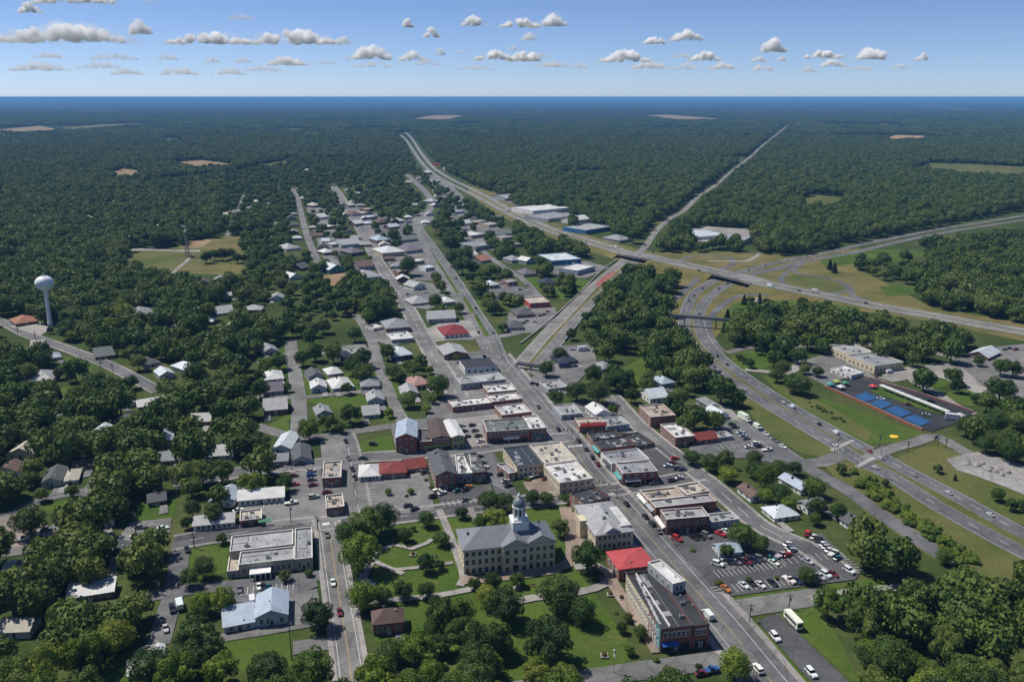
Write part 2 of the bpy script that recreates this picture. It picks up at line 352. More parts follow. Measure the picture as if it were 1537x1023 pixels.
# town streets
MAIN = [(1215, 1090), (1157, 1022), (1091, 940), (1024, 863), (968, 798), (936, 763), (881, 703), (861, 673), (838, 645), (810, 613), (788, 586), (764, 557), (745, 532)]
road("street", MAIN, 15, ASPH, centre="yellow", edge=((-4.4, 0), (4.4, 0)), walk=2.2, clear=1.5, key="MAIN")
road("street", [(754, 545), (738, 505), (722, 480), (700, 445), (679, 412), (660, 385), (642, 360), (631, 345), (620, 332)], 10, ASPH, lane=(0,), edge=((-4, 1), (4.2, 0)), clear=5)
road("street", [(742, 540), (722, 508), (707, 481), (690, 453), (670, 425), (652, 398), (640, 376), (628, 352), (622, 338)], 9, ASPH_L, lane=(0,), clear=4)
patch("median_strip", [(711, 474), (716, 472), (734, 503), (728, 507)], LAWN, grow=2); patch("median_strip", [(694, 447), (699, 446), (712, 467), (706, 470)], LAWN, grow=2)
patch("median_strip", [(668, 414), (672, 414), (690, 440), (686, 441)], LAWN, grow=2); patch("median_strip", [(654, 392), (657, 391), (664, 402), (661, 403)], LAWN, grow=2)
road("street", [(626, 340), (640, 322), (648, 306), (640, 290), (625, 275), (611, 262)], 12, ASPH_L, clear=6)
road("street", [(500, 280), (510, 293), (526, 320), (542, 346), (567, 391), (592, 430), (612, 463), (637, 510), (655, 542), (664, 556), (678, 577), (688, 598)], 9.5, ASPH_L, centre="dash", walk=1.8, clear=4)
road("street", [(609, 640), (599, 621), (584, 588), (575, 566), (568, 546), (562, 522), (552, 500), (540, 480), (528, 470)], 7, ASPH_L, clear=3)
road("street", [(436, 510), (438, 530), (443, 562), (448, 596), (449, 628), (446, 656)], 8.5, ASPH_L, clear=4)
road("street", [(384, 544), (420, 534), (440, 531), (470, 533), (500, 528), (555, 524)], 6, ASPH_L, clear=2)
road("street", [(372, 598), (400, 594), (448, 597), (500, 592), (540, 588), (585, 583)], 5.5, ASPH_L, clear=2)
road("street", [(382, 639), (408, 647), (440, 656), (472, 657), (512, 651), (545, 646), (584, 640), (640, 632), (700, 628), (745, 622)], 8, ASPH_L, clear=2)
road("street", [(260, 728), (300, 720), (345, 712), (398, 703), (439, 700), (473, 697), (534, 688), (629, 682), (729, 672), (822, 660), (858, 656)], 9.5, ASPH, walk=1.6, clear=1.5, key="S2")
road("street", [(262, 815), (306, 807), (373, 798), (423, 791), (497, 785), (595, 776), (662, 767), (712, 761), (790, 753), (839, 747), (900, 738), (926, 735), (1001, 723), (1048, 713)], 9.5, ASPH_D, centre="dash", walk=1.8, clear=1.5, key="S3")
road("street", [(770, 1038), (830, 1027), (893, 1017), (951, 1008), (1024, 998), (1082, 987), (1128, 980)], 8.5, ASPH_L, clear=1.5, key="S4")
road("street", [(1100, 915), (1130, 910), (1157, 906), (1217, 897), (1245, 893)], 10, ASPH_L, clear=2)
road("path", [(1217, 899), (1281, 888), (1311, 885), (1364, 880)], 4, CONC, clear=2)
road("street", [(918, 594), (938, 617), (960, 640), (985, 661), (1010, 681), (1034, 701), (1074, 732), (1107, 761), (1141, 789), (1174, 806), (1207, 820), (1241, 842), (1270, 862)], 8, ASPH, centre="dash", walk=1.4, clear=1.5, key="GST")
road("street", [(1098, 624), (1117, 634), (1141, 654), (1182, 682), (1203, 695), (1232, 694), (1262, 683)], 9.5, ASPH_L, clear=2)
road("street", [(1203, 697), (1222, 708), (1249, 723), (1280, 741), (1298, 755), (1331, 778), (1364, 800), (1408, 830), (1440, 846)], 8, ASPH, clear=3)
road("street", [(1300, 690), (1330, 676), (1372, 664), (1405, 655), (1430, 668), (1470, 690), (1537, 720), (1560, 730)], 7.5, ASPH_L, clear=3)
road("street", [(515, 652), (521, 668), (526, 690), (531, 722), (537, 757), (540, 772)], 9, ASPH, centre="dash", walk=1.4, clear=1.5)
road("street", [(489, 778), (494, 800), (499, 830), (505, 870), (514, 925), (524, 990), (530, 1040)], 8, ASPH_L, centre="yellow", edge=((-3.2, 0), (3.2, 0)), walk=1.7, clear=2, key="EST")
road("street", [(690, 628), (706, 649), (722, 672), (742, 705), (764, 747)], 9, ASPH_D, centre="dash", clear=1.5)
road("street", [(-12, 478), (13, 488), (42, 503), (62, 510), (93, 521), (133, 536), (167, 550), (217, 576), (240, 588)], 7.5, ASPH, walk=1.2, clear=3)
road("street", [(152, 712), (145, 724), (137, 736), (125, 753), (113, 768), (95, 783), (82, 800), (64, 820), (30, 827), (-10, 831)], 7, ASPH_L, clear=2.5)
road("street", [(128, 738), (95, 742), (67, 748), (40, 760), (17, 772), (-10, 778)], 7, ASPH, clear=2)
road("street", [(274, 812), (270, 830), (267, 855), (263, 885), (254, 912), (246, 940), (238, 968)], 7, ASPH, clear=2.5)
road("street", [(212, 898), (240, 892), (264, 888), (300, 883), (350, 879), (400, 874), (440, 869), (496, 862)], 7, ASPH, clear=2)
road("street", [(330, 958), (400, 947), (450, 938), (512, 928)], 4.5, ASPH_L, clear=1.5)
road("driveway", [(440, 973), (480, 967), (522, 962)], 7, ASPH_L, clear=1)
road("street", [(440, 283), (447, 300), (454, 328), (461, 354), (471, 380), (480, 400)], 8, ASPH_L, clear=4)
road("street", [(716, 366), (735, 386), (755, 400), (785, 420), (806, 442), (815, 452)], 7, ASPH_L, clear=3)
road("street", [(640, 506), (680, 508), (720, 508), (745, 506), (800, 494), (830, 478)], 8, ASPH_L, clear=2)
road("street", [(340, 356), (345, 345), (350, 330), (360, 310), (366, 292)], 6, ASPH_L, clear=3)
road("driveway", [(258, 412), (268, 402), (278, 394), (284, 388)], 4, CONC, clear=2)
road("street", [(1090, 530), (1120, 523), (1180, 522), (1230, 518), (1300, 516)], 6, ASPH_L, clear=2)
road("street", [(1118, 555), (1150, 558), (1180, 560), (1200, 540), (1185, 528)], 6, CONC, clear=2)
road("street", [(1290, 515), (1340, 522), (1400, 530), (1440, 540), (1500, 575), (1537, 580)], 7, ASPH_L, clear=2)
road("street", [(1362, 555), (1375, 575), (1405, 590), (1440, 612), (1462, 622)], 6, CONC, clear=1)
# ---- lots and paved blocks
for nm, q, mm in (
    ("parking_lot", [(436, 704), (481, 700), (492, 783), (402, 792), (354, 768), (356, 760), (434, 752)], ASPH_L),
    ("parking_lot", [(535, 722), (568, 718), (610, 714), (642, 706), (652, 765), (600, 773), (541, 778)], ASPH_L),
    ("parking_lot", [(656, 738), (736, 727), (744, 756), (664, 765)], ASPH_D),
    ("pavement", [(784, 724), (822, 716), (838, 744), (800, 748)], PAVER),
    ("parking_lot", [(648, 682), (735, 672), (765, 742), (740, 727), (700, 715)], ASPH),
    ("pavement", [(640, 634), (700, 627), (745, 622), (800, 618), (828, 655), (732, 668), (704, 672)], CONC),
    ("pavement", [(586, 640), (640, 633), (704, 672), (596, 682)], ASPH_L),
    ("parking_lot", [(660, 600), (690, 590), (745, 586), (780, 600), (790, 612), (700, 626), (640, 630), (646, 606)], ASPH_L),
    ("parking_lot", [(655, 545), (690, 530), (735, 525), (760, 560), (770, 590), (690, 592), (672, 575)], ASPH_L),
    ("parking_lot", [(870, 600), (930, 612), (990, 662), (1030, 700), (985, 706), (940, 650), (900, 650), (868, 645), (832, 622)], ASPH_L),
    ("parking_lot", [(955, 672), (990, 668), (1030, 704), (1010, 720), (975, 715)], ASPH_D),
    ("pavement", [(957, 735), (1030, 725), (1110, 785), (1100, 800), (1040, 806), (1000, 802)], ASPH_L),
    ("parking_lot", [(1004, 808), (1060, 798), (1110, 800), (1150, 812), (1205, 812), (1232, 800), (1292, 858), (1284, 870), (1180, 884), (1100, 895), (1072, 886), (1052, 860), (1022, 832)], ASPH_D),
    ("parking_lot", [(1040, 652), (1100, 630), (1130, 640), (1205, 692), (1196, 702), (1120, 688), (1072, 688), (1034, 676)], ASPH),
    ("parking_lot", [(1136, 932), (1168, 921), (1300, 1050), (1240, 1050)], ASPH_D),
    ("pavement", [(1063, 602), (1095, 612), (1112, 630), (1085, 632), (1060, 620)], CONC),
    ("parking_lot", [(1212, 540), (1250, 528), (1314, 566), (1302, 574), (1240, 580), (1205, 562)], ASPH_L),
    ("pavement", [(1314, 566), (1358, 552), (1420, 545), (1470, 560), (1500, 590), (1462, 590), (1420, 570), (1385, 562), (1362, 570), (1340, 574)], CONC),
    ("parking_lot", [(1430, 540), (1500, 520), (1560, 515), (1560, 600), (1500, 600), (1470, 575)], ASPH_L),
    ("parking_lot", [(1238, 580), (1262, 570), (1307, 568), (1380, 590), (1462, 619), (1440, 634), (1400, 648), (1385, 645), (1300, 606)], ASPH_B),
    ("gravel_yard", [(1420, 690), (1440, 684), (1470, 678), (1560, 706), (1560, 752), (1500, 728), (1462, 714), (1436, 706)], GRAVEL),
    ("parking_lot", [(722, 428), (760, 424), (800, 436), (802, 452), (728, 450)], ASPH),
    ("parking_lot", [(772, 464), (832, 462), (836, 472), (806, 496), (770, 500)], ASPH_L),
    ("parking_lot", [(826, 396), (880, 392), (915, 402), (880, 418), (832, 416)], ASPH_L),
    ("parking_lot", [(597, 436), (618, 420), (650, 426), (668, 442), (672, 470), (624, 462)], ASPH_L),
    ("parking_lot", [(577, 386), (600, 380), (634, 386), (648, 404), (590, 410)], ASPH_L),
    ("parking_lot", [(640, 494), (672, 480), (706, 482), (720, 506), (650, 514)], CONC),
    ("parking_lot", [(556, 492), (575, 478), (620, 482), (632, 506), (590, 520), (562, 512)], ASPH_L),
    ("parking_lot", [(812, 545), (868, 548), (880, 560), (850, 592), (812, 590), (796, 572)], ASPH_L),
    ("parking_lot", [(840, 520), (888, 515), (900, 556), (850, 560)], ASPH_L),
    ("parking_lot", [(330, 878), (470, 864), (478, 880), (444, 896), (360, 905), (326, 900)], ASPH),
    ("parking_lot", [(430, 896), (476, 884), (486, 935), (432, 940)], ASPH_L),
    ("parking_lot", [(168, 816), (198, 784), (258, 778), (256, 800), (212, 812), (186, 826)], ASPH_L),
    ("dirt_yard", [(-10, 780), (20, 772), (72, 790), (64, 818), (-10, 826)], asphalt("dirt", .2, (1.2, 1, .86))),
    ("pavement", [(1030, 345), (1060, 340), (1120, 344), (1140, 356), (1110, 366), (1036, 362)], CONC),
    ("parking_lot", [(745, 297), (790, 296), (850, 318), (910, 343), (895, 349), (850, 336), (785, 313)], ASPH_L),
    ("parking_lot", [(690, 346), (740, 342), (760, 356), (744, 376), (708, 374)], ASPH_L),
    ("parking_lot", [(612, 322), (646, 316), (652, 328), (632, 345), (612, 346)], ASPH_L),
    ("pavement", [(480, 655), (516, 652), (540, 775), (492, 785)], ASPH_L),
    ("parking_lot", [(522, 312), (546, 312), (586, 372), (572, 384)], ASPH_L), ("parking_lot", [(556, 318), (604, 330), (640, 372), (600, 376), (574, 350)], ASPH), ("parking_lot", [(604, 384), (640, 378), (662, 408), (672, 424), (622, 420)], ASPH_L),
    ("parking_lot", [(690, 338), (738, 336), (772, 352), (742, 376), (704, 374)], ASPH_L), ("parking_lot", [(640, 262), (668, 268), (700, 300), (716, 330), (680, 334), (660, 300)], ASPH_L), ("parking_lot", [(456, 300), (486, 296), (520, 360), (530, 400), (488, 396), (470, 345)], ASPH_L),
    ("bare_lot", [(486, 414), (516, 410), (530, 420), (500, 430), (484, 426)], TAN), ("parking_lot", [(762, 470), (810, 452), (836, 464), (800, 500), (764, 502)], ASPH_L), ("pavement", [(508, 520), (548, 516), (560, 545), (520, 550)], ASPH_L),
    ("driveway", [(12, 490), (60, 484), (76, 494), (60, 505)], CONC),
    ("driveway", [(196, 992), (220, 982), (246, 970), (236, 962), (206, 975)], CONC),
): patch(nm, q, mm, grow=1.0, blk=not (max(v[1] for v in q) < 425 and q[0][0] < 760))
# lawns in town
for q in ([(519, 668), (586, 652), (594, 678), (524, 687)], [(606, 642), (640, 632), (652, 640), (640, 655), (620, 652)], [(560, 782), (690, 766), (860, 752), (880, 800), (870, 860), (960, 985), (900, 1010), (730, 1030), (560, 960)],
          [(280, 818), (344, 808), (340, 858), (300, 872), (276, 868)], [(336, 962), (438, 948), (440, 1000), (360, 1010)], [(150, 985), (195, 978), (200, 1020), (140, 1030)], [(206, 756), (265, 745), (262, 778), (208, 782)],
          [(60, 760), (118, 745), (112, 762), (70, 768)], [(50, 590), (120, 575), (128, 590), (90, 602)], [(80, 540), (120, 533), (150, 550), (130, 558), (88, 552)], [(700, 448), (725, 452), (790, 452), (790, 462), (726, 470)],
          [(780, 416), (870, 416), (888, 424), (846, 450), (800, 436)], [(1067, 905), (1110, 890), (1300, 870), (1400, 870), (1300, 890), (1180, 895)], [(1168, 921), (1225, 905), (1260, 960), (1300, 1040)], [(1115, 925), (1135, 932), (1240, 1050), (1190, 1050), (1130, 965)],
          [(398, 640), (440, 618), (440, 650)], [(453, 560), (600, 560), (600, 640), (455, 600)], [(370, 540), (437, 500), (438, 560)], [(1040, 690), (1056, 695), (1110, 725), (1090, 728)], [(930, 555), (985, 525), (1010, 570), (960, 600)]):
    patch("lawn", q, LAWN, z=.052 - .0004 * len(q), blk=False)
for q in ([(555, 798), (600, 790), (840, 756), (866, 800), (858, 850), (600, 868)], [(880, 872), (900, 868), (960, 960), (955, 990), (880, 1010), (860, 960)], [(283, 822), (342, 812), (340, 850), (290, 868)], [(340, 965), (436, 950), (436, 1000), (350, 1005)]): block_poly([G(*p) for p in q], 0)
# courthouse square paths
for pth, w in (([(606, 862), (560, 838), (590, 818), (618, 824), (640, 816), (648, 810)], 2.2), ([(560, 838), (545, 870), (560, 880)], 3.5), ([(659, 765), (672, 795), (685, 830), (696, 870), (690, 880)], 3), ([(705, 762), (720, 795)], 2.6),
               ([(590, 856), (630, 852), (680, 845)], 2), ([(690, 872), (760, 866), (850, 848), (856, 800), (848, 762)], 5), ([(548, 905), (600, 900), (660, 894), (720, 882)], 3), ([(768, 905), (800, 898), (870, 889), (910, 876), (915, 860), (895, 850), (862, 852)], 3.9), ([(912, 862), (935, 900), (965, 940), (988, 980)], 4.5), ([(855, 770), (868, 800), (880, 840)], 6)):
    road("path", pth, w, PAVER if w >= 4 else CONC, clear=.5)
# parking bay lines
pk = MB()
def bays(a, b, n, length, ang=0.0, z=.20):
    A, B = G(*a), G(*b); d = (B - A) / n; u = d.normalized(); nrm = Vector((-u.y, u.x, 0)); nrm = (Matrix.Rotation(ang, 4, "Z") @ nrm)
    for i in range(n + 1):
        p = A + d * i; q = p + nrm * length; s = u * .085
        pk.quad(p - s + Vector((0, 0, z + .31)), p + s + Vector((0, 0, z + .31)), q + s + Vector((0, 0, z + .31)), q - s + Vector((0, 0, z + .31)))
bays((1080, 868), (1180, 852), 15, 5.0); bays((1066, 884), (1075, 892), 2, 5); bays((1108, 890), (1262, 869), 22, -5.0 * -1); bays((1180, 848), (1270, 838), 10, 5); bays((1210, 806), (1280, 860), 14, 5.2, R(-20))
bays((1080, 676), (1150, 668), 9, 5); bays((1100, 650), (1140, 670), 8, 5); bays((362, 895), (440, 886), 9, 5); bays((668, 762), (738, 752), 9, 5.0); bays((396, 764), (436, 760), 5, 5); bays((545, 735), (560, 772), 8, 5, 0)
structure(pk.build("parking_lines", WHITE_P))
# crosswalk bars and turn arrows at the highway crossing
cw = MB()
for (a, b, n) in (((1252, 678), (1285, 662), 10), ((1290, 703), (1316, 688), 9), ((905, 748), (925, 743), 7), ((873, 668), (850, 670), 6), ((484, 790), (506, 788), 1)):
    A, B = G(*a), G(*b); d = (B - A) / n; u = d.normalized(); nr = Vector((-u.y, u.x, 0))
    for i in range(n):
        p = A + d * i + Vector((0, 0, .5)); q = p + d * .5; cw.quad(p, q, q + nr * 2.4, p + nr * 2.4)
structure(cw.build("crosswalk_markings", WHITE_P))
# ================================================================= buildings
RC = {"white": (.60, .60, .59), "cream": (.46, .43, .36), "lgray": (.34, .345, .35), "gray": (.26, .27, .29), "dgray": (.09, .095, .105), "black": (.030, .032, .038), "navy": (.022, .032, .055),
      "bluegray": (.36, .43, .52), "brown": (.13, .085, .07), "dbrown": (.085, .06, .055), "red": (.44, .065, .07), "darkred": (.20, .035, .03), "crimson": (.21, .02, .03), "tan": (.42, .36, .29), "rust": (.34, .15, .09),
      "pink": (.36, .22, .18), "greengray": (.13, .15, .15), "paleblue": (.55, .60, .64), "purple": (.15, .13, .16), "teal": (.05, .20, .22), "orange": (.50, .10, .05)}
WC = {"cream": (.62, .53, .37), "white": (.74, .74, .72), "gray": (.36, .37, .38), "lime": (.34, .38, .10), "tan": (.50, .41, .28), "bluegray": (.33, .39, .45), "paleblue": (.48, .55, .60), "dark": (.07, .06, .06), "teal": (.06, .20, .24),
      "palegreen": (.42, .50, .46), "blue": (.02, .16, .34), "stone": (.40, .36, .29), "red": (.42, .07, .06), "navy": (.03, .05, .09)}
BC = {"brick": (.31, .105, .07), "dbrick": (.20, .085, .065), "obrick": (.36, .15, .09), "tbrick": (.34, .22, .15)}
def roof_m(c, kind):
    if kind == "flat": return plain("flat_roof_" + c, RC[c], .8, .34, .16, .9)
    ax = {"gablex": "X", "gabley": "Y", "hip": "X", "shed": "X"}[kind]
    return plain("pitched_roof_%s_%s" % (c, ax), RC[c], .55 if c in ("bluegray", "white", "paleblue", "lgray") else .85, .16, .3, 2.0, stripes=(ax, 1.3, .86))
def wall_m(c): return brick_mat("wall_" + c, BC[c]) if c in BC else plain("wall_" + c, WC[c], .85, .16, .3, 1.5)
TRIM = plain("white_trim", (.66, .65, .62), .6, .12); TRIMD = plain("dark_trim", (.05, .05, .055), .6, .12); STEEL = plain("galvanised_steel", (.36, .37, .38), .45, .2, metallic=.5)
GLASS = glass_mat(); GLASS2 = glass_mat("shop_glass", (.02, .028, .032), .08); DOORM = plain("door_paint", (.12, .06, .045), .6); DOORW = plain("door_white", (.55, .55, .53), .6)
WINS = {}
def window_mesh(w, h, trim, arch=False):
    k = (round(w, 1), round(h, 1), trim.name, arch)
    if k not in WINS:
        b = MB(); t = .09 if w < 1.6 else .12
        b.box(-w / 2, w / 2, -.03, .0, 0, h, 1)
        for x0, x1, z0, z1 in ((-w / 2 - t, -w / 2 + .02, -t, h + t), (w / 2 - .02, w / 2 + t, -t, h + t), (-w / 2, w / 2, h - .02, h + t), (-w / 2 - .08, w / 2 + .08, -t - .06, .02), (-w / 2, w / 2, h * .5 - .04, h * .5 + .04)):
            b.box(x0, x1, -.09, .0, z0, z1, 0, True, True)
        if w > 1.6:
            for q in range(1, int(w / 1.2) + 1):
                x = -w / 2 + q * w / (int(w / 1.2) + 1); b.box(x - .04, x + .04, -.08, 0, 0, h, 0)
        if arch:
            pts = [(-w / 2 - t, h)] + [(math.cos(a) * (w / 2 + t), h + math.sin(a) * (w / 2 + t) * .7) for a in [math.pi * (6 - i) / 6 for i in range(7)]] + [(w / 2 + t, h)]
            vs = [(x, -.07, z) for x, z in pts] + [(x, 0, z) for x, z in pts]; n = len(pts)
            b.add(vs, [tuple(range(n))] + [(i, i + n, i + 1 + n, i + 1) for i in range(n - 1)], 0)
        WINS[k] = b.mesh("window", [trim, GLASS if h < 2.4 else GLASS2])
    return WINS[k]
def put_windows(par, side, W, D, z0, n, w, h, trim, margin=.8, arch=False, skip=()):
    L = W if side in "fb" else D
    n = int(max(1, min(n, L / (w + .5))))
    me = window_mesh(w, h, trim, arch)
    for i in range(n):
        if i in skip: continue
        s = margin + (L - 2 * margin) * (i + .5) / n
        if side == "f": link("window", me, par, (s, -.005, z0))
        elif side == "l": link("window", me, par, (-.005, s, z0), R(-90))
        elif side == "r": link("window", me, par, (W + .005, s, z0), R(90))
        else: link("window", me, par, (s, D + .005, z0), R(180))
DOORS = {}
def put_door(par, s, side="f", W=0, m=None, w=1.1, h=2.2, z=0):
    m = m or DOORM; k = (m.name, w, h)
    if k not in DOORS:
        b = MB(); b.box(-w / 2, w / 2, -.05, 0, 0, h, 0); b.box(-w / 2 - .12, -w / 2, -.1, 0, 0, h + .12, 1); b.box(w / 2, w / 2 + .12, -.1, 0, 0, h + .12, 1); b.box(-w / 2, w / 2, -.1, 0, h, h + .12, 1); b.box(-w * .3, w * .3, -.06, 0, h * .55, h * .88, 2)
        DOORS[k] = b.mesh("door", [m, TRIM, GLASS])
    if side == "f": link("door", DOORS[k], par, (s, -.005, z))
    elif side == "l": link("door", DOORS[k], par, (-.005, s, z), R(-90))
UNITS = {}
def unit_mesh(kind):
    if kind not in UNITS:
        b = MB()
        if kind == "ac":
            b.box(-.7, .7, -.55, .55, .12, 1.0, 0); b.box(-.75, .75, -.6, -.5, 0, .12, 1); b.box(-.75, .75, .5, .6, 0, .12, 1); b.lathe([(.42, 1.0), (.42, 1.12), (.36, 1.12), (.1, 1.06)], 12, mi=1)
        elif kind == "vent": b.lathe([(.16, 0), (.16, .5), (.3, .52), (.3, .68), (.05, .78)], 10)
        elif kind == "hatch": b.box(-.6, .6, -.5, .5, 0, .35, 0); b.box(-.66, .66, -.56, .56, .35, .43, 1)
        else: b.box(-.35, .35, -.35, .35, 0, 1.1, 0); b.box(-.43, .43, -.43, .43, 1.1, 1.25, 1); b.box(-.2, .2, -.2, .2, 1.25, 1.5, 1)
        UNITS[kind] = b.mesh(kind, [plain("chimney_brick", (.2, .08, .06)), TRIMD] if kind == "chimney" else [STEEL, TRIMD])
    return UNITS[kind]
UNAME = {"ac": "air_conditioner", "vent": "roof_vent", "hatch": "roof_hatch", "chimney": "chimney"}
def roof_parts(par, W, D, h, kind, rm, wm, rise=None, over=.45, parapet=.55, name="roof", x0=0, y0=0):
    """wall (with gables or parapet) and roof as two parts, for a block whose corner is x0, y0"""
    wb = MB(); rb = MB(); x1, y1 = x0 + W, y0 + D
    if kind == "flat":
        t = .3; H = h + parapet
        wb.box(x0, x1, y0, y1, 0, H, 0, top=False)
        wb.box(x0 + t, x1 - t, y0 + t, y1 - t, h - .05, H, 0, top=False)
        for a, b_, c_, d_ in ((x0 - .05, x1 + .05, y0 - .05, y0 + t), (x0 - .05, x1 + .05, y1 - t, y1 + .05), (x0 - .05, x0 + t, y0 + t, y1 - t), (x1 - t, x1 + .05, y0 + t, y1 - t)): wb.box(a, b_, c_, d_, H, H + .1, 1, True, True)
        rb.quad((x0 + t, y0 + t, h), (x1 - t, y0 + t, h), (x1 - t, y1 - t, h), (x0 + t, y1 - t, h))
        w = wb.build("wall", [wm, TRIMD if rm.name.endswith(('black', 'navy', 'dgray')) else TRIM], par); r = rb.build(name, rm, par); return w, r, h
    if kind == "shed":
        rise = rise or D * .10
        wb.add([(x0, y0, 0), (x1, y0, 0), (x1, y1, 0), (x0, y1, 0), (x0, y0, h), (x1, y0, h), (x1, y1, h + rise), (x0, y1, h + rise)], [(0, 1, 5, 4), (1, 2, 6, 5), (2, 3, 7, 6), (3, 0, 4, 7)])
        sl = rise / D
        v = [(x0 - over, y0 - over, h - sl * over), (x1 + over, y0 - over, h - sl * over), (x1 + over, y1 + over, h + rise + sl * over), (x0 - over, y1 + over, h + rise + sl * over)]
        v = [(a, b_, c_ + .04) for a, b_, c_ in v]; v2 = [(a, b_, c_ + .2) for a, b_, c_ in v]
        rb.add(v + v2, [(3, 2, 1, 0), (4, 5, 6, 7), (0, 1, 5, 4), (1, 2, 6, 5), (2, 3, 7, 6), (3, 0, 4, 7)])
        return wb.build("wall", wm, par), rb.build(name, rm, par), h + rise
    span = D if kind == "gablex" else (W if kind == "gabley" else min(W, D))
    rise = rise or span * .24
    wb.box(x0, x1, y0, y1, 0, h, 0, top=False)
    o = over; th = .2; e = h - o * rise / (span / 2) + .03
    if kind == "gablex":
        ym = (y0 + y1) / 2
        wb.add([(x0, y0, h), (x0, y1, h), (x0, ym, h + rise)], [(1, 0, 2)]); wb.add([(x1, y0, h), (x1, y1, h), (x1, ym, h + rise)], [(0, 1, 2)])
        lo = [(x0 - o, y0 - o, e), (x1 + o, y0 - o, e), (x1 + o, ym, h + rise + .03), (x0 - o, ym, h + rise + .03), (x1 + o, y1 + o, e), (x0 - o, y1 + o, e)]
        up = [(a, b_, c_ + th) for a, b_, c_ in lo]
        rb.add(lo + up, [(3, 2, 1, 0), (5, 4, 2, 3), (6, 7, 8, 9), (9, 8, 10, 11), (0, 1, 7, 6), (4, 5, 11, 10), (1, 2, 8, 7), (2, 4, 10, 8), (3, 0, 6, 9), (5, 3, 9, 11)])
    elif kind == "gabley":
        xm = (x0 + x1) / 2
        wb.add([(x0, y0, h), (x1, y0, h), (xm, y0, h + rise)], [(0, 1, 2)]); wb.add([(x0, y1, h), (x1, y1, h), (xm, y1, h + rise)], [(1, 0, 2)])
        lo = [(x0 - o, y0 - o, e), (xm, y0 - o, h + rise + .03), (xm, y1 + o, h + rise + .03), (x0 - o, y1 + o, e), (x1 + o, y0 - o, e), (x1 + o, y1 + o, e)]
        up = [(a, b_, c_ + th) for a, b_, c_ in lo]
        rb.add(lo + up, [(3, 2, 1, 0), (2, 5, 4, 1), (6, 7, 8, 9), (7, 10, 11, 8), (0, 1, 7, 6), (1, 4, 10, 7), (2, 3, 9, 8), (5, 2, 8, 11), (3, 0, 6, 9), (4, 5, 11, 10)])
    else:
        m_ = min(W, D) / 2
        if W >= D: r0, r1 = (x0 + m_, (y0 + y1) / 2), (x1 - m_, (y0 + y1) / 2)
        else: r0, r1 = ((x0 + x1) / 2, y0 + m_), ((x0 + x1) / 2, y1 - m_)
        if (r1[0] - r0[0]) + (r1[1] - r0[1]) < .2: r1 = (r0[0] + (.2 if W >= D else 0), r0[1] + (0 if W >= D else .2))
        z = h + rise
        b4 = [(x0 - o, y0 - o, e), (x1 + o, y0 - o, e), (x1 + o, y1 + o, e), (x0 - o, y1 + o, e)]; t4 = [(a, b_, c_ + th) for a, b_, c_ in b4]
        v = b4 + t4 + [(r0[0], r0[1], z + th), (r1[0], r1[1], z + th)]
        fs = [(3, 2, 1, 0), (0, 1, 5, 4), (1, 2, 6, 5), (2, 3, 7, 6), (3, 0, 4, 7)]
        fs += [(4, 5, 9, 8), (5, 6, 9), (6, 7, 8, 9), (7, 4, 8)] if W >= D else [(4, 5, 8), (5, 6, 9, 8), (6, 7, 9), (7, 4, 8, 9)]
        rb.add(v, fs)
    return wb.build("wall", wm, par), rb.build(name, rm, par), h + rise
AWN = {}
def awning(par, s0, s1, z, c, side="f", out=1.4, drop=.7):
    m = plain("awning_" + c, {"blue": (.02, .09, .42), "red": (.5, .05, .05), "green": (.05, .22, .12), "lime": (.28, .38, .08), "white": (.62, .62, .6), "teal": (.06, .32, .30), "gray": (.3, .33, .36), "dark": (.04, .04, .05)}[c], .7, .15)
    b = MB()
    def T(s, y, zz): return (s, y, zz) if side == "f" else (y, s, zz)
    v = [T(s0, -.02, z), T(s1, -.02, z), T(s1, -out, z - drop), T(s0, -out, z - drop), T(s0, -out, z - drop - .3), T(s1, -out, z - drop - .3)]
    v2 = [(p[0], p[1], p[2] - .06) for p in v[:4]]
    b.add(v + v2, [(0, 3, 2, 1), (3, 4, 5, 2), (6, 7, 8, 9), (0, 1, 7, 6), (0, 6, 9, 3), (1, 2, 8, 7)])
    return b.build("awning", m, par)
SKEW = []
BLD = {}
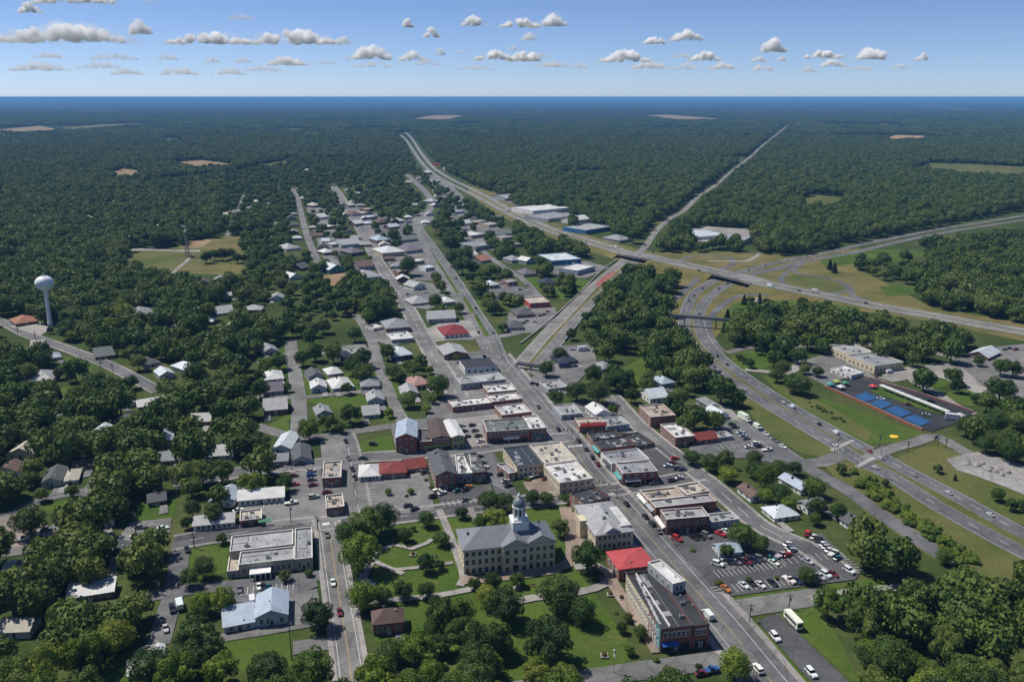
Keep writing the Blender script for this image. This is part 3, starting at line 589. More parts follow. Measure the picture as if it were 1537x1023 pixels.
def building(label, name, q, hp, roof, rc, wc, win=None, cat=None, grp=None, side=None, rise=None, aw=None, units=None, store=0, front_door=True, arch=False, trim=None, over=.45, chim=None, hh=None, depth=None):
    x0, y0, x1, y1, x2, y2 = q
    h = hh or height_of(x0, y0, hp)
    A, B, Cc = G(x0, y0, h), G(x1, y1, h), G(x2, y2, h)
    u = (B - A); W = u.length; u.normalize(); n = Vector((-u.y, u.x, 0)); D = depth or max(3.0, (Cc - A).dot(n))
    if y0 < 640 and name not in ('industrial_hall', 'warehouse', 'store', 'plant', 'shop', 'hall'): D = min(D, W * 1.45)
    if name in ('plant', 'arena', 'depot'): D = min(D, W * .8)
    elif y0 < 520: D = min(D, W * 1.25)
    if rise is None and roof != 'flat' and roof != 'shed': rise = min(4.0, {'gablex': D, 'gabley': W, 'hip': min(W, D)}[roof] * .24)
    SKEW.append((name, round(math.degrees(math.atan2((Cc - A).dot(u), (Cc - A).dot(n)))), round(W, 1), round(D, 1), round(h, 1)))
    par = empty(name, (A.x, A.y, 0), math.atan2(u.y, u.x)); tag(par, label, cat or ("house" if name == "house" else "building"), grp)
    block_poly([A, A + u * W, A + u * W + n * D, A + n * D], 1.2)
    if y0 > 300:
        dep = PITCH + math.atan((y0 - IH / 2) / FPX); cl = min(42 if y0 > 420 else 80, (8.5 if y0 > 640 else 10 if y0 > 420 else 11) / math.tan(dep)); vd = Vector((A.x, A.y, 0)).normalized(); block_poly([A, A + u * W, A + u * W - vd * cl, A - vd * cl], -0.0)
    BLD.setdefault(name, []).append((A + u * W / 2 + n * D / 2, label))
    tr = trim or TRIM
    if name == 'house' and hp >= 4 and y0 > 440:
        va = A + u * (W * rnd.choice((.15, .85))); vd = -n; e_ = va - u * 1.6; patch('driveway', [va - u * 1.5 + vd * .3, va + u * 1.5 + vd * .3, va + u * 1.7 + vd * 9, va - u * 1.7 + vd * 9.5], rnd.choice((CONC, ASPH_L, ASPH)), world=True, grow=.5)
    far = y0 < 470
    w, r, top = roof_parts(par, W, D, h, roof, roof_m(rc, roof), wall_m(wc), rise, over)
    storeys = 1 if h < 5.0 else (2 if h < 8.6 else 3)
    if win is None: win = max(2, int(W / 3.2))
    if hp >= 3 and win:
        if name == "house" or not store:
            for st in range(storeys):
                fh = h / storeys; z0 = st * fh + fh * .32; wh = min(1.7, fh * .48)
                if hp <= 3 or far: put_windows(par, "f", W, D, z0, min(win, 3), 1.4, wh, tr)
                else:
                    sk = (win // 2,) if st == 0 and front_door else ()
                    put_windows(par, "f", W, D, z0, win, 1.15, wh, tr, arch=arch, skip=sk)
                    put_windows(par, "l", W, D, z0, max(2, int(D / 4.0)) if side is None else side, 1.15, wh, tr, arch=arch)
                    if side != 0: put_windows(par, "r", W, D, z0, max(2, int(D / 5.0)), 1.15, wh, tr, arch=arch)
        else:
            fh = h / storeys
            put_windows(par, "f", W, D, .5, store, min(3.2, W / store - .8), min(2.5, fh * .62), TRIMD if rc != "white" else tr)
            for st in range(1, storeys):
                put_windows(par, "f", W, D, st * fh + fh * .28, win, 1.15, min(1.7, fh * .5), tr, arch=arch)
            for st in range(storeys):
                put_windows(par, "l", W, D, st * fh + fh * .3, max(2, int(D / 3.6)) if side is None else side, 1.15, min(1.7, fh * .5), tr, arch=arch)
    if front_door and hp >= 5: put_door(par, W * .5, "f", m=DOORW if wc in ("brick", "dbrick", "dark", "blue") else None)
    if aw:
        for a in aw: awning(par, *a)
    rr = random.Random(int(x0 * 7 + y0))
    if units is None: units = {"flat": (2, 2, 1), "gablex": (0, 1, 0), "gabley": (0, 1, 0), "hip": (0, 1, 0), "shed": (0, 1, 0)}[roof] if y0 > 480 else (0, 0, 0)
    span = {"gablex": D, "gabley": W, "hip": min(W, D)}.get(roof, D)
    rs = rise or (D * .10 if roof == "shed" else span * .24)
    def rz_at(x, y):
        if roof == "flat": return h
        if roof == "shed": return h + rs * y / D + .2
        if roof == "gablex": return h + rs * (1 - abs(y - D / 2) / (D / 2)) + .2
        if roof == "gabley": return h + rs * (1 - abs(x - W / 2) / (W / 2)) + .2
        return h + rs * min(1, min(x, W - x, y, D - y) / (min(W, D) / 2)) + .2
    for kind, cnt in zip(("ac", "vent", "hatch"), units):
        for _ in range(cnt):
            x, y = W * rr.uniform(.15, .85), D * rr.uniform(.15, .85)
            if roof != "flat": y = D * rr.uniform(.55, .8) if roof == "gablex" else y
            link(UNAME[kind], unit_mesh(kind), r, (x, y, rz_at(x, y) - (.0 if roof == "flat" else .15)))
    if chim or (name == "house" and roof in ("hip", "gablex", "gabley") and y0 > 540 and rr.random() < .4 and chim is None):
        x, y = W * .38, D * .6
        link("chimney", unit_mesh("chimney"), r, (x, y, rz_at(x, y) - .35))
    if roof == "flat" and y0 > 560 and W > 6 and D > 7:
        tone = rr.choice((0, 1)) if rc not in ("black", "navy", "dgray") else 1
        for k in range(rr.randint(3, 6)):
            m = MB(); x, y = rr.uniform(.6, W - 3.5), rr.uniform(.6, D - 4); m.box(x, min(W - .5, x + rr.uniform(.8, 3.4)), y, min(D - .5, y + rr.uniform(.8, 4.5)), h - .01, h + .012 + .004 * k)
            m.build("roof_patch", plain("roof_patch_%d" % tone, ((.09, .09, .095), (.30, .30, .31))[tone], .7, .4), r)
        m = MB(); x = W * rr.uniform(.25, .7); m.box(x, x + .16, .6, D - .6, h + .06, h + .2, 0, True, True); y = D * rr.uniform(.3, .7); m.box(.6, x, y, y + .14, h + .06, h + .18, 0, True, True); m.build("roof_pipe", STEEL, r)
    return par, W, D, h
B = building
# ------------------------------------------------ blocks along the main street, near end first
p, W, D, h = B("long brick corner block with black roof and blue awning beside the lawn", "brick_block", (992, 946, 1040, 940, 935, 862), 33, "flat", "black", "brick", win=6, store=3, arch=True, aw=((.4, 5.6, 3.6, "blue"),), units=(2, 5, 1), side=14)
b = MB(); b.box(-.02, .25, D * .32, D - .5, .05, h + .5, 0); b.build("cream_side_wall", wall_m("cream"), p)
put_windows(p, "l", W, D * .99, h * .55, 16, 1.1, 1.7, TRIM, arch=True, margin=2); put_windows(p, "l", W, D * .99, h * .08, 12, 1.1, 2.0, TRIM, margin=3)
b = MB(); b.box(-.06, -.01, 0, 4.2, .05, h + .4, 0); b.build("teal_corner_panel", wall_m("teal"), p)
b = MB(); b.box(W * .30, W * .30 + .35, 1, D - 1, h, h + .75, 0); b.build("roof_ridge_wall", TRIM, p)
for k in range(9): x = W * (.05 + .024 * k % .22); y = D * (.1 + .09 * k); b = MB(); b.box(x, x + .9, y, y + 3.2, h + .004, h + .06 + .004 * k, 0); b.build("roof_patch", plain("roof_patch", (.4, .41, .42), .5, .4), p)
B("lower black roofed brick wing of the corner block next to the main street", "brick_block", (1041, 941, 1065, 938, 1022, 886), 32, "flat", "black", "brick", win=4, store=2, arch=True, units=(1, 2, 1), side=0)
B("narrow tall white roofed block standing along the main street behind black roofs", "commercial_block", (1010, 878, 1029, 873, 982, 843), 44, "flat", "white", "gray", win=2, units=(0, 2, 0), side=4, front_door=False)
B("brick building with a low bright red hipped roof", "brick_building", (929, 854, 982, 847, 912, 828), 18, "hip", "red", "brick", win=4, rise=1.6, arch=True)
p, W, D, h = B("cream two storey hall with pale grey cross gabled metal roof", "town_hall", (894, 803, 951, 796, 860, 759), 24, "hip", "lgray", "cream", win=7, rise=2.8, side=7, arch=True, cat="town hall", units=(1, 2, 1))
b = MB(); xm = W * .45
b.add([(xm - 4.5, -.05, h - .3), (xm + 4.5, -.05, h - .3), (xm, -.05, h + 2.3), (xm, D * .42, h + 2.3), (xm - 4.5, 1.5, h + .55), (xm + 4.5, 1.5, h + .55)], [(0, 1, 2), (0, 2, 3, 4), (1, 5, 3, 2)]); b.build("front_gable", [roof_m("lgray", "gabley")], p)
b = MB(); b.box(-2.6, .1, D * .42, D * .62, 0, h + .9, 0); b.build("side_tower", wall_m("cream"), p)
b = MB(); b.box(W * .7, W - .1, 2, D * .72, h - .3, h + 1.5, 0, True); b.build("flat_wing", plain("flat_roof_white", RC["white"]), p)
B("brick shop with dark flat roof between the cream hall and side street", "brick_building", (877, 757, 916, 747, 865, 738), 20, "flat", "black", "brick", win=5, arch=True, units=(2, 3, 0))
B("small dark flat roofed annex squeezed beside the cream hall", "annex", (912, 774, 934, 770, 905, 759), 13, "flat", "black", "dbrick", win=2, units=(2, 1, 0), cat="annex")
B("white flat roofed block facing the courthouse trees", "commercial_block", (840, 726, 890, 719, 819, 698), 17, "flat", "white", "cream", win=5, side=8, units=(2, 3, 2))
B("cream flat roofed block joined behind the white roofed block", "commercial_block", (818, 697, 866, 691, 797, 669), 17, "flat", "cream", "cream", win=5, units=(4, 4, 2))
B("navy roofed building with teal side wall", "commercial_block", (776, 702, 817, 697, 757, 673), 16, "flat", "navy", "cream", win=5, side=5, units=(0, 4, 0))
B("small brick lean to with grey roof against the navy roofed building", "annex", (764, 712, 777, 709, 755, 696), 9, "flat", "gray", "brick", win=2, units=(0, 1, 0), cat="annex")
B("long red brick row with grey green roof and shopfronts at the crossing", "brick_row", (731, 649, 796, 645, 720, 632), 17, "flat", "greengray", "brick", win=10, store=5, arch=True, aw=((8, 16, 3.4, "white"),), units=(3, 3, 1))
B("white roofed brick corner shop at the end of the grey green row", "brick_building", (797, 645, 820, 643, 783, 626), 17, "flat", "white", "brick", win=5, store=3, aw=((1, 7, 3.2, "green"),))
B("low white roofed brick shop behind the grey green row", "brick_building", (754, 624, 798, 619, 745, 610), 9, "flat", "white", "brick", win=6, units=(4, 3, 1))
B("low brick shop with grey and white roof beside the red canopy lot", "brick_building", (680, 612, 740, 605, 674, 602), 8, "flat", "white", "brick", win=7, units=(2, 3, 1))
B("brick shop with white roof stepping up toward the main street", "brick_building", (739, 604, 784, 599, 731, 594), 9, "flat", "white", "brick", win=5, units=(2, 2, 1))
B("white roofed store with brown wall behind the stepped brick shops", "store", (733, 590, 776, 586, 724, 579), 6, "flat", "white", "brick", win=4, cat="store")
B("long grey walled store with pale roof along the lot", "store", (692, 577, 759, 570, 684, 565), 9, "flat", "lgray", "gray", win=8, cat="store", units=(1, 3, 1))
B("black roofed store with white walls near the fork", "store", (698, 553, 747, 549, 690, 541), 10, "flat", "black", "white", win=5, cat="store", units=(0, 2, 0))
B("grey gabled church hall with brown walls near the fork", "hall", (667, 533, 702, 530, 660, 520), 8, "gabley", "lgray", "dbrick", win=4, cat="hall", rise=2.2)
# ------------------------------------------------ old brick buildings round the two cross streets
B("tall brick gabled building with blue grey metal roof above the small park", "brick_building", (594, 657, 625, 656, 585, 634), 23, "gabley", "bluegray", "brick", win=3, arch=True, rise=2.2, side=6, units=(0, 2, 0))
B("low brown roofed brick link between two taller buildings", "annex", (629, 664, 648, 663, 622, 646), 13, "flat", "brown", "brick", win=2, cat="annex", units=(1, 1, 0))
B("dark brown roofed brick building with long lime awning", "brick_building", (648, 658, 677, 656, 637, 632), 17, "gabley", "dbrown", "brick", win=4, rise=1.2, store=3, aw=((-4, 9, 3.0, "lime"),), arch=True)
B("lime green fronted shop with white roof", "shop", (678, 656, 697, 654, 666, 632), 18, "gabley", "white", "lime", win=3, rise=.9, store=2, cat="shop")
B("tall brick building with slate gabled roof and cream side wall", "brick_building", (654, 714, 685, 711, 640, 681), 22, "gabley", "dgray", "brick", win=3, rise=2.0, arch=True, side=6, units=(1, 3, 1))
B("white roofed pale fronted shop between two darker roofs", "shop", (686, 712, 709, 711, 673, 684), 13, "flat", "white", "gray", win=3, cat="shop")
B("dark grey roofed brick shop at the street corner", "shop", (710, 711, 730, 709, 697, 682), 14, "flat", "dgray", "dbrick", win=3, cat="shop", arch=True)
B("white hip roofed office beside the long dark red roof", "office", (539, 715, 571, 713, 536, 698), 8, "hip", "white", "white", win=5, cat="office")
B("low brick building with dark red hipped roof", "brick_building", (570, 711, 610, 708, 566, 695), 9, "hip", "darkred", "brick", win=5, rise=1.8)
B("long low dark red roofed wing reaching toward the slate gable", "wing", (611, 704, 640, 700, 607, 690), 6, "gablex", "darkred", "dbrick", win=4, cat="wing")
B("brick building with tan roof between two streets", "brick_building", (484, 719, 512, 717, 481, 695), 13, "flat", "tan", "brick", win=3, arch=True, units=(2, 3, 1))
B("small dark brick shop with tan roof at the crossing by the big trees", "shop", (490, 764, 517, 761, 487, 745), 12, "flat", "tan", "dbrick", win=3, cat="shop")
B("blue grey gabled workshop next to tree and white long building", "workshop", (314, 752, 349, 753, 317, 732), 8, "gabley", "bluegray", "white", win=3, cat="workshop", rise=2.0)
B("long white building with steep pale roof behind the parking lot", "long_building", (357, 751, 426, 745, 360, 735), 9, "gablex", "white", "white", win=8, rise=2.2)
B("long white low building with grey roof along the side street", "long_building", (290, 789, 351, 783, 291, 774), 9, "gablex", "lgray", "white", win=7, rise=1.6)
B("small salmon brick shop with cream roof beside the lot entrance", "shop", (360, 783, 393, 779, 361, 768), 9, "flat", "cream", "obrick", win=3, store=2, cat="shop", aw=((7, 12, 2.8, "green"),))
p, W, D, h = B("upper pale roofed block of the large flat roofed civic building", "civic_building", (345, 829, 440, 818, 347, 806), 18, "flat", "lgray", "stone", win=6, units=(1, 4, 1))
p, W, D, h = B("front block of the large flat roofed civic building with entrance canopy", "civic_building", (358, 849, 441, 840, 359, 830), 17, "flat", "lgray", "stone", win=9, units=(1, 4, 1), side=3)
b = MB(); b.box(W * .2, W * .58, -4.2, -.05, 2.7, 3.1, 0, True, True)
for k in range(5): b.box(W * (.2 + .092 * k), W * (.2 + .092 * k) + .3, -4.1, -3.8, 0, 2.7, 0)
b.build("entrance_canopy", wall_m("white"), p)
B("grey roofed end block of the large civic building beside the street", "civic_building", (442, 841, 469, 838, 439, 795), 16, "flat", "gray", "stone", win=3, units=(1, 3, 0), side=0)
B("tan roofed low annex at the west end of the civic building", "annex", (341, 859, 358, 857, 343, 838), 9, "flat", "tan", "stone", win=2, cat="annex", units=(0, 1, 0))
p, W, D, h = B("blue grey metal roofed workshop with gabled front above the field", "workshop", (383, 927, 431, 921, 384, 893), 15, "gabley", "bluegray", "paleblue", win=4, cat="workshop", rise=2.2)
B("lower shed wing of the blue grey metal workshop", "workshop", (336, 941, 383, 932, 337, 918), 10, "shed", "bluegray", "paleblue", win=3, cat="workshop", rise=1.6)
B("long white roofed brick building half hidden by large trees", "long_building", (100, 898, 170, 887, 107, 880), 9, "shed", "white", "brick", win=6, rise=1.0)
B("brick house with brown hipped roof at the edge of the wood", "house", (560, 936, 606, 931, 556, 917), 18, "hip", "brown", "brick", win=4, rise=2.8, chim=True)
B("small grey roofed shed on a pale yard by the lower lawn", "shed", (192, 1015, 221, 1009, 198, 994), 5, "shed", "lgray", "gray", win=2, cat="shed")
B("little pale blue roofed shed hidden beside the drive", "shed", (232, 986, 246, 983, 236, 969), 5, "gabley", "paleblue", "white", win=1, cat="shed")
# ------------------------------------------------ houses in the trees, west
for a in (
    ("dark grey gabled house with pale teal front at the tree lined street", (62, 724, 91, 721, 70, 704), 9, "gabley", "dgray", "palegreen"),
    ("white roofed bungalow beside the dark gabled house", (93, 722, 117, 719, 104, 705), 6, "hip", "cream", "white"),
    ("grey brown roofed house hidden behind the dark gabled house", (108, 703, 139, 700, 110, 692), 4, "gablex", "brown", "tan"),
    ("white house peeping between two large trees above the wood", (157, 784, 171, 781, 162, 768), 8, "gabley", "white", "white"),
    ("small black roofed house on the bright lawn", (222, 754, 249, 750, 225, 741), 7, "gablex", "dgray", "dark"),
    ("dark grey roofed house below the shaded parking yard", (164, 838, 192, 833, 174, 816), 9, "gabley", "dgray", "gray"),
    ("white flat roofed building at the picture edge under trees", (2, 859, 62, 851, 4, 845), 6, "flat", "white", "white"),
    ("blue grey hip roofed house below the curved street", (72, 538, 92, 535, 75, 527), 5, "hip", "bluegray", "gray"),
    ("pale grey hip roofed house on an open lawn between trees", (38, 573, 80, 569, 41, 560), 7, "hip", "lgray", "gray"),
    ("dark gabled cottage sunk among dense trees", (65, 652, 93, 649, 72, 636), 7, "gablex", "dgray", "dark"),
    ("grey roofed house cut by the picture edge", (-8, 538, 8, 536, -6, 528), 5, "hip", "gray", "gray"),
    ("pale flat roofed house above the curved street corner", (46, 521, 67, 519, 48, 514), 4, "gablex", "cream", "white"),
    ("little white shed at the end of the long lawn", (82, 613, 97, 610, 85, 602), 5, "gabley", "white", "white"),
    ("white roofed house beside the tall round tree below the street", (182, 607, 203, 602, 182, 592), 7, "hip", "white", "white"),
    ("long white roofed house under dark trees", (207, 611, 250, 604, 208, 602), 4, "gablex", "white", "gray"),
    ("pale blue house with grey gabled roof at the street end", (240, 564, 262, 560, 224, 552), 7, "gabley", "paleblue", "paleblue"),
    ("pale grey ranch house on a bright lawn behind the pale blue house", (277, 555, 300, 549, 263, 545), 6, "hip", "paleblue", "white"),
    ("dark grey roofed house above the pale blue house", (216, 548, 241, 543, 217, 536), 5, "hip", "dgray", "gray"),
    ("low olive roofed ranch house along the curved street", (143, 536, 173, 532, 150, 525), 5, "gablex", "greengray", "dbrick"),
    ("blue grey gabled house deep in the trees", (235, 666, 262, 662, 241, 647), 7, "gabley", "bluegray", "gray"),
    ("long grey roofed house behind the tall leafy trees", (229, 693, 273, 689, 232, 680), 6, "gablex", "gray", "gray"),
    ("pale grey roofed long house beside a small yellow lawn", (304, 685, 349, 682, 308, 670), 6, "gablex", "lgray", "white"),
    ("grey roofed house behind the two yellowish trees", (197, 474, 231, 470, 200, 463), 4, "hip", "gray", "gray"),
    ("tiny white roofed house alone inside the dense wood", (139, 422, 151, 420, 141, 415), 3, "gablex", "white", "white"),
    ("small white roofed house among trees below the ball field wood", (288, 471, 303, 468, 289, 463), 3, "gablex", "white", "white"),
    ("long pale roofed house among trees above the quiet lane", (325, 471, 351, 468, 326, 463), 3, "gablex", "lgray", "gray"),
    ("narrow white roofed house below the long pale house", (357, 481, 373, 478, 358, 474), 3, "gablex", "white", "gray"),
    ("white gabled house near the gravel lane", (435, 417, 453, 414, 437, 408), 4, "gabley", "white", "white"),
    ("teal walled house with pale metal roof beside the bare earth lot", (494, 405, 517, 402, 492, 394), 6, "gabley", "paleblue", "teal"),
    ("grey roofed house with paved yard beside the lane", (430, 374, 452, 371, 434, 362), 4, "hip", "lgray", "white"),
    ("dark roofed house next to the lane turn", (452, 403, 466, 400, 453, 395), 4, "gablex", "dgray", "dark"),
    ("grey gabled house at the head of the short street", (395, 529, 418, 526, 397, 515), 5, "gabley", "gray", "gray"),
    ("white hip roofed house beside the short straight street", (398, 570, 426, 567, 398, 558), 5, "hip", "white", "white"),
    ("brown roofed ranch house behind the spreading street tree", (395, 589, 425, 586, 398, 577), 6, "gablex", "purple", "gray"),
    ("large pale grey roofed brick house by the street corner", (396, 616, 431, 613, 398, 601), 8, "gablex", "lgray", "dbrick"),
    ("dark grey gabled house across the short street", (464, 566, 486, 563, 462, 550), 7, "gabley", "dgray", "gray"),
    ("white metal roofed cottage with pale blue front", (467, 583, 490, 581, 466, 569), 7, "gabley", "white", "paleblue"),
    ("small white roofed house with porch behind the cottage", (493, 562, 514, 559, 496, 551), 4, "hip", "white", "bluegray"),
    ("white roofed house beside a round dark tree", (500, 583, 531, 579, 502, 568), 6, "hip", "white", "gray"),
    ("white and pale blue gabled house above the grey ranch", (409, 673, 436, 673, 412, 652), 9, "gabley", "paleblue", "paleblue"),
    ("dark grey gabled house with pale porch above the street", (438, 692, 467, 689, 443, 670), 7, "gabley", "dgray", "bluegray"),
    ("long grey roofed ranch house facing the cross street", (386, 694, 432, 691, 387, 683), 7, "gablex", "gray", "gray"),
    ("grey steep roofed house half hidden by leafy tree", (476, 622, 498, 619, 482, 607), 6, "gabley", "gray", "gray"),
    ("slate hip roofed house across from the brick row trees", (542, 580, 570, 578, 544, 567), 6, "hip", "gray", "gray"),
    ("white gabled house with arched porch beside the narrow street", (552, 602, 577, 600, 548, 587), 8, "gabley", "lgray", "bluegray"),
    ("grey roofed bungalow below the white gabled house", (545, 623, 570, 621, 544, 610), 6, "gablex", "lgray", "gray"),
    ("pink brown hip roofed brick house beside the huge round tree", (620, 579, 645, 575, 612, 562), 7, "hip", "pink", "dbrick"),
    ("grey gabled house behind the leafy clump by the narrow street", (603, 592, 628, 590, 598, 579), 6, "gabley", "lgray", "gray"),
    ("dark walled house with pale hip roof at the bend", (590, 535, 619, 531, 594, 522), 7, "hip", "paleblue", "navy"),
    ("navy walled house beside pale flat porch roof", (512, 536, 530, 533, 514, 525), 7, "hip", "navy", "navy"),
    ("low pale flat roofed house beside the navy house", (529, 531, 546, 528, 529, 523), 4, "flat", "lgray", "gray"),
): B(a[0], "house", a[1], a[2], a[3], a[4], a[5])
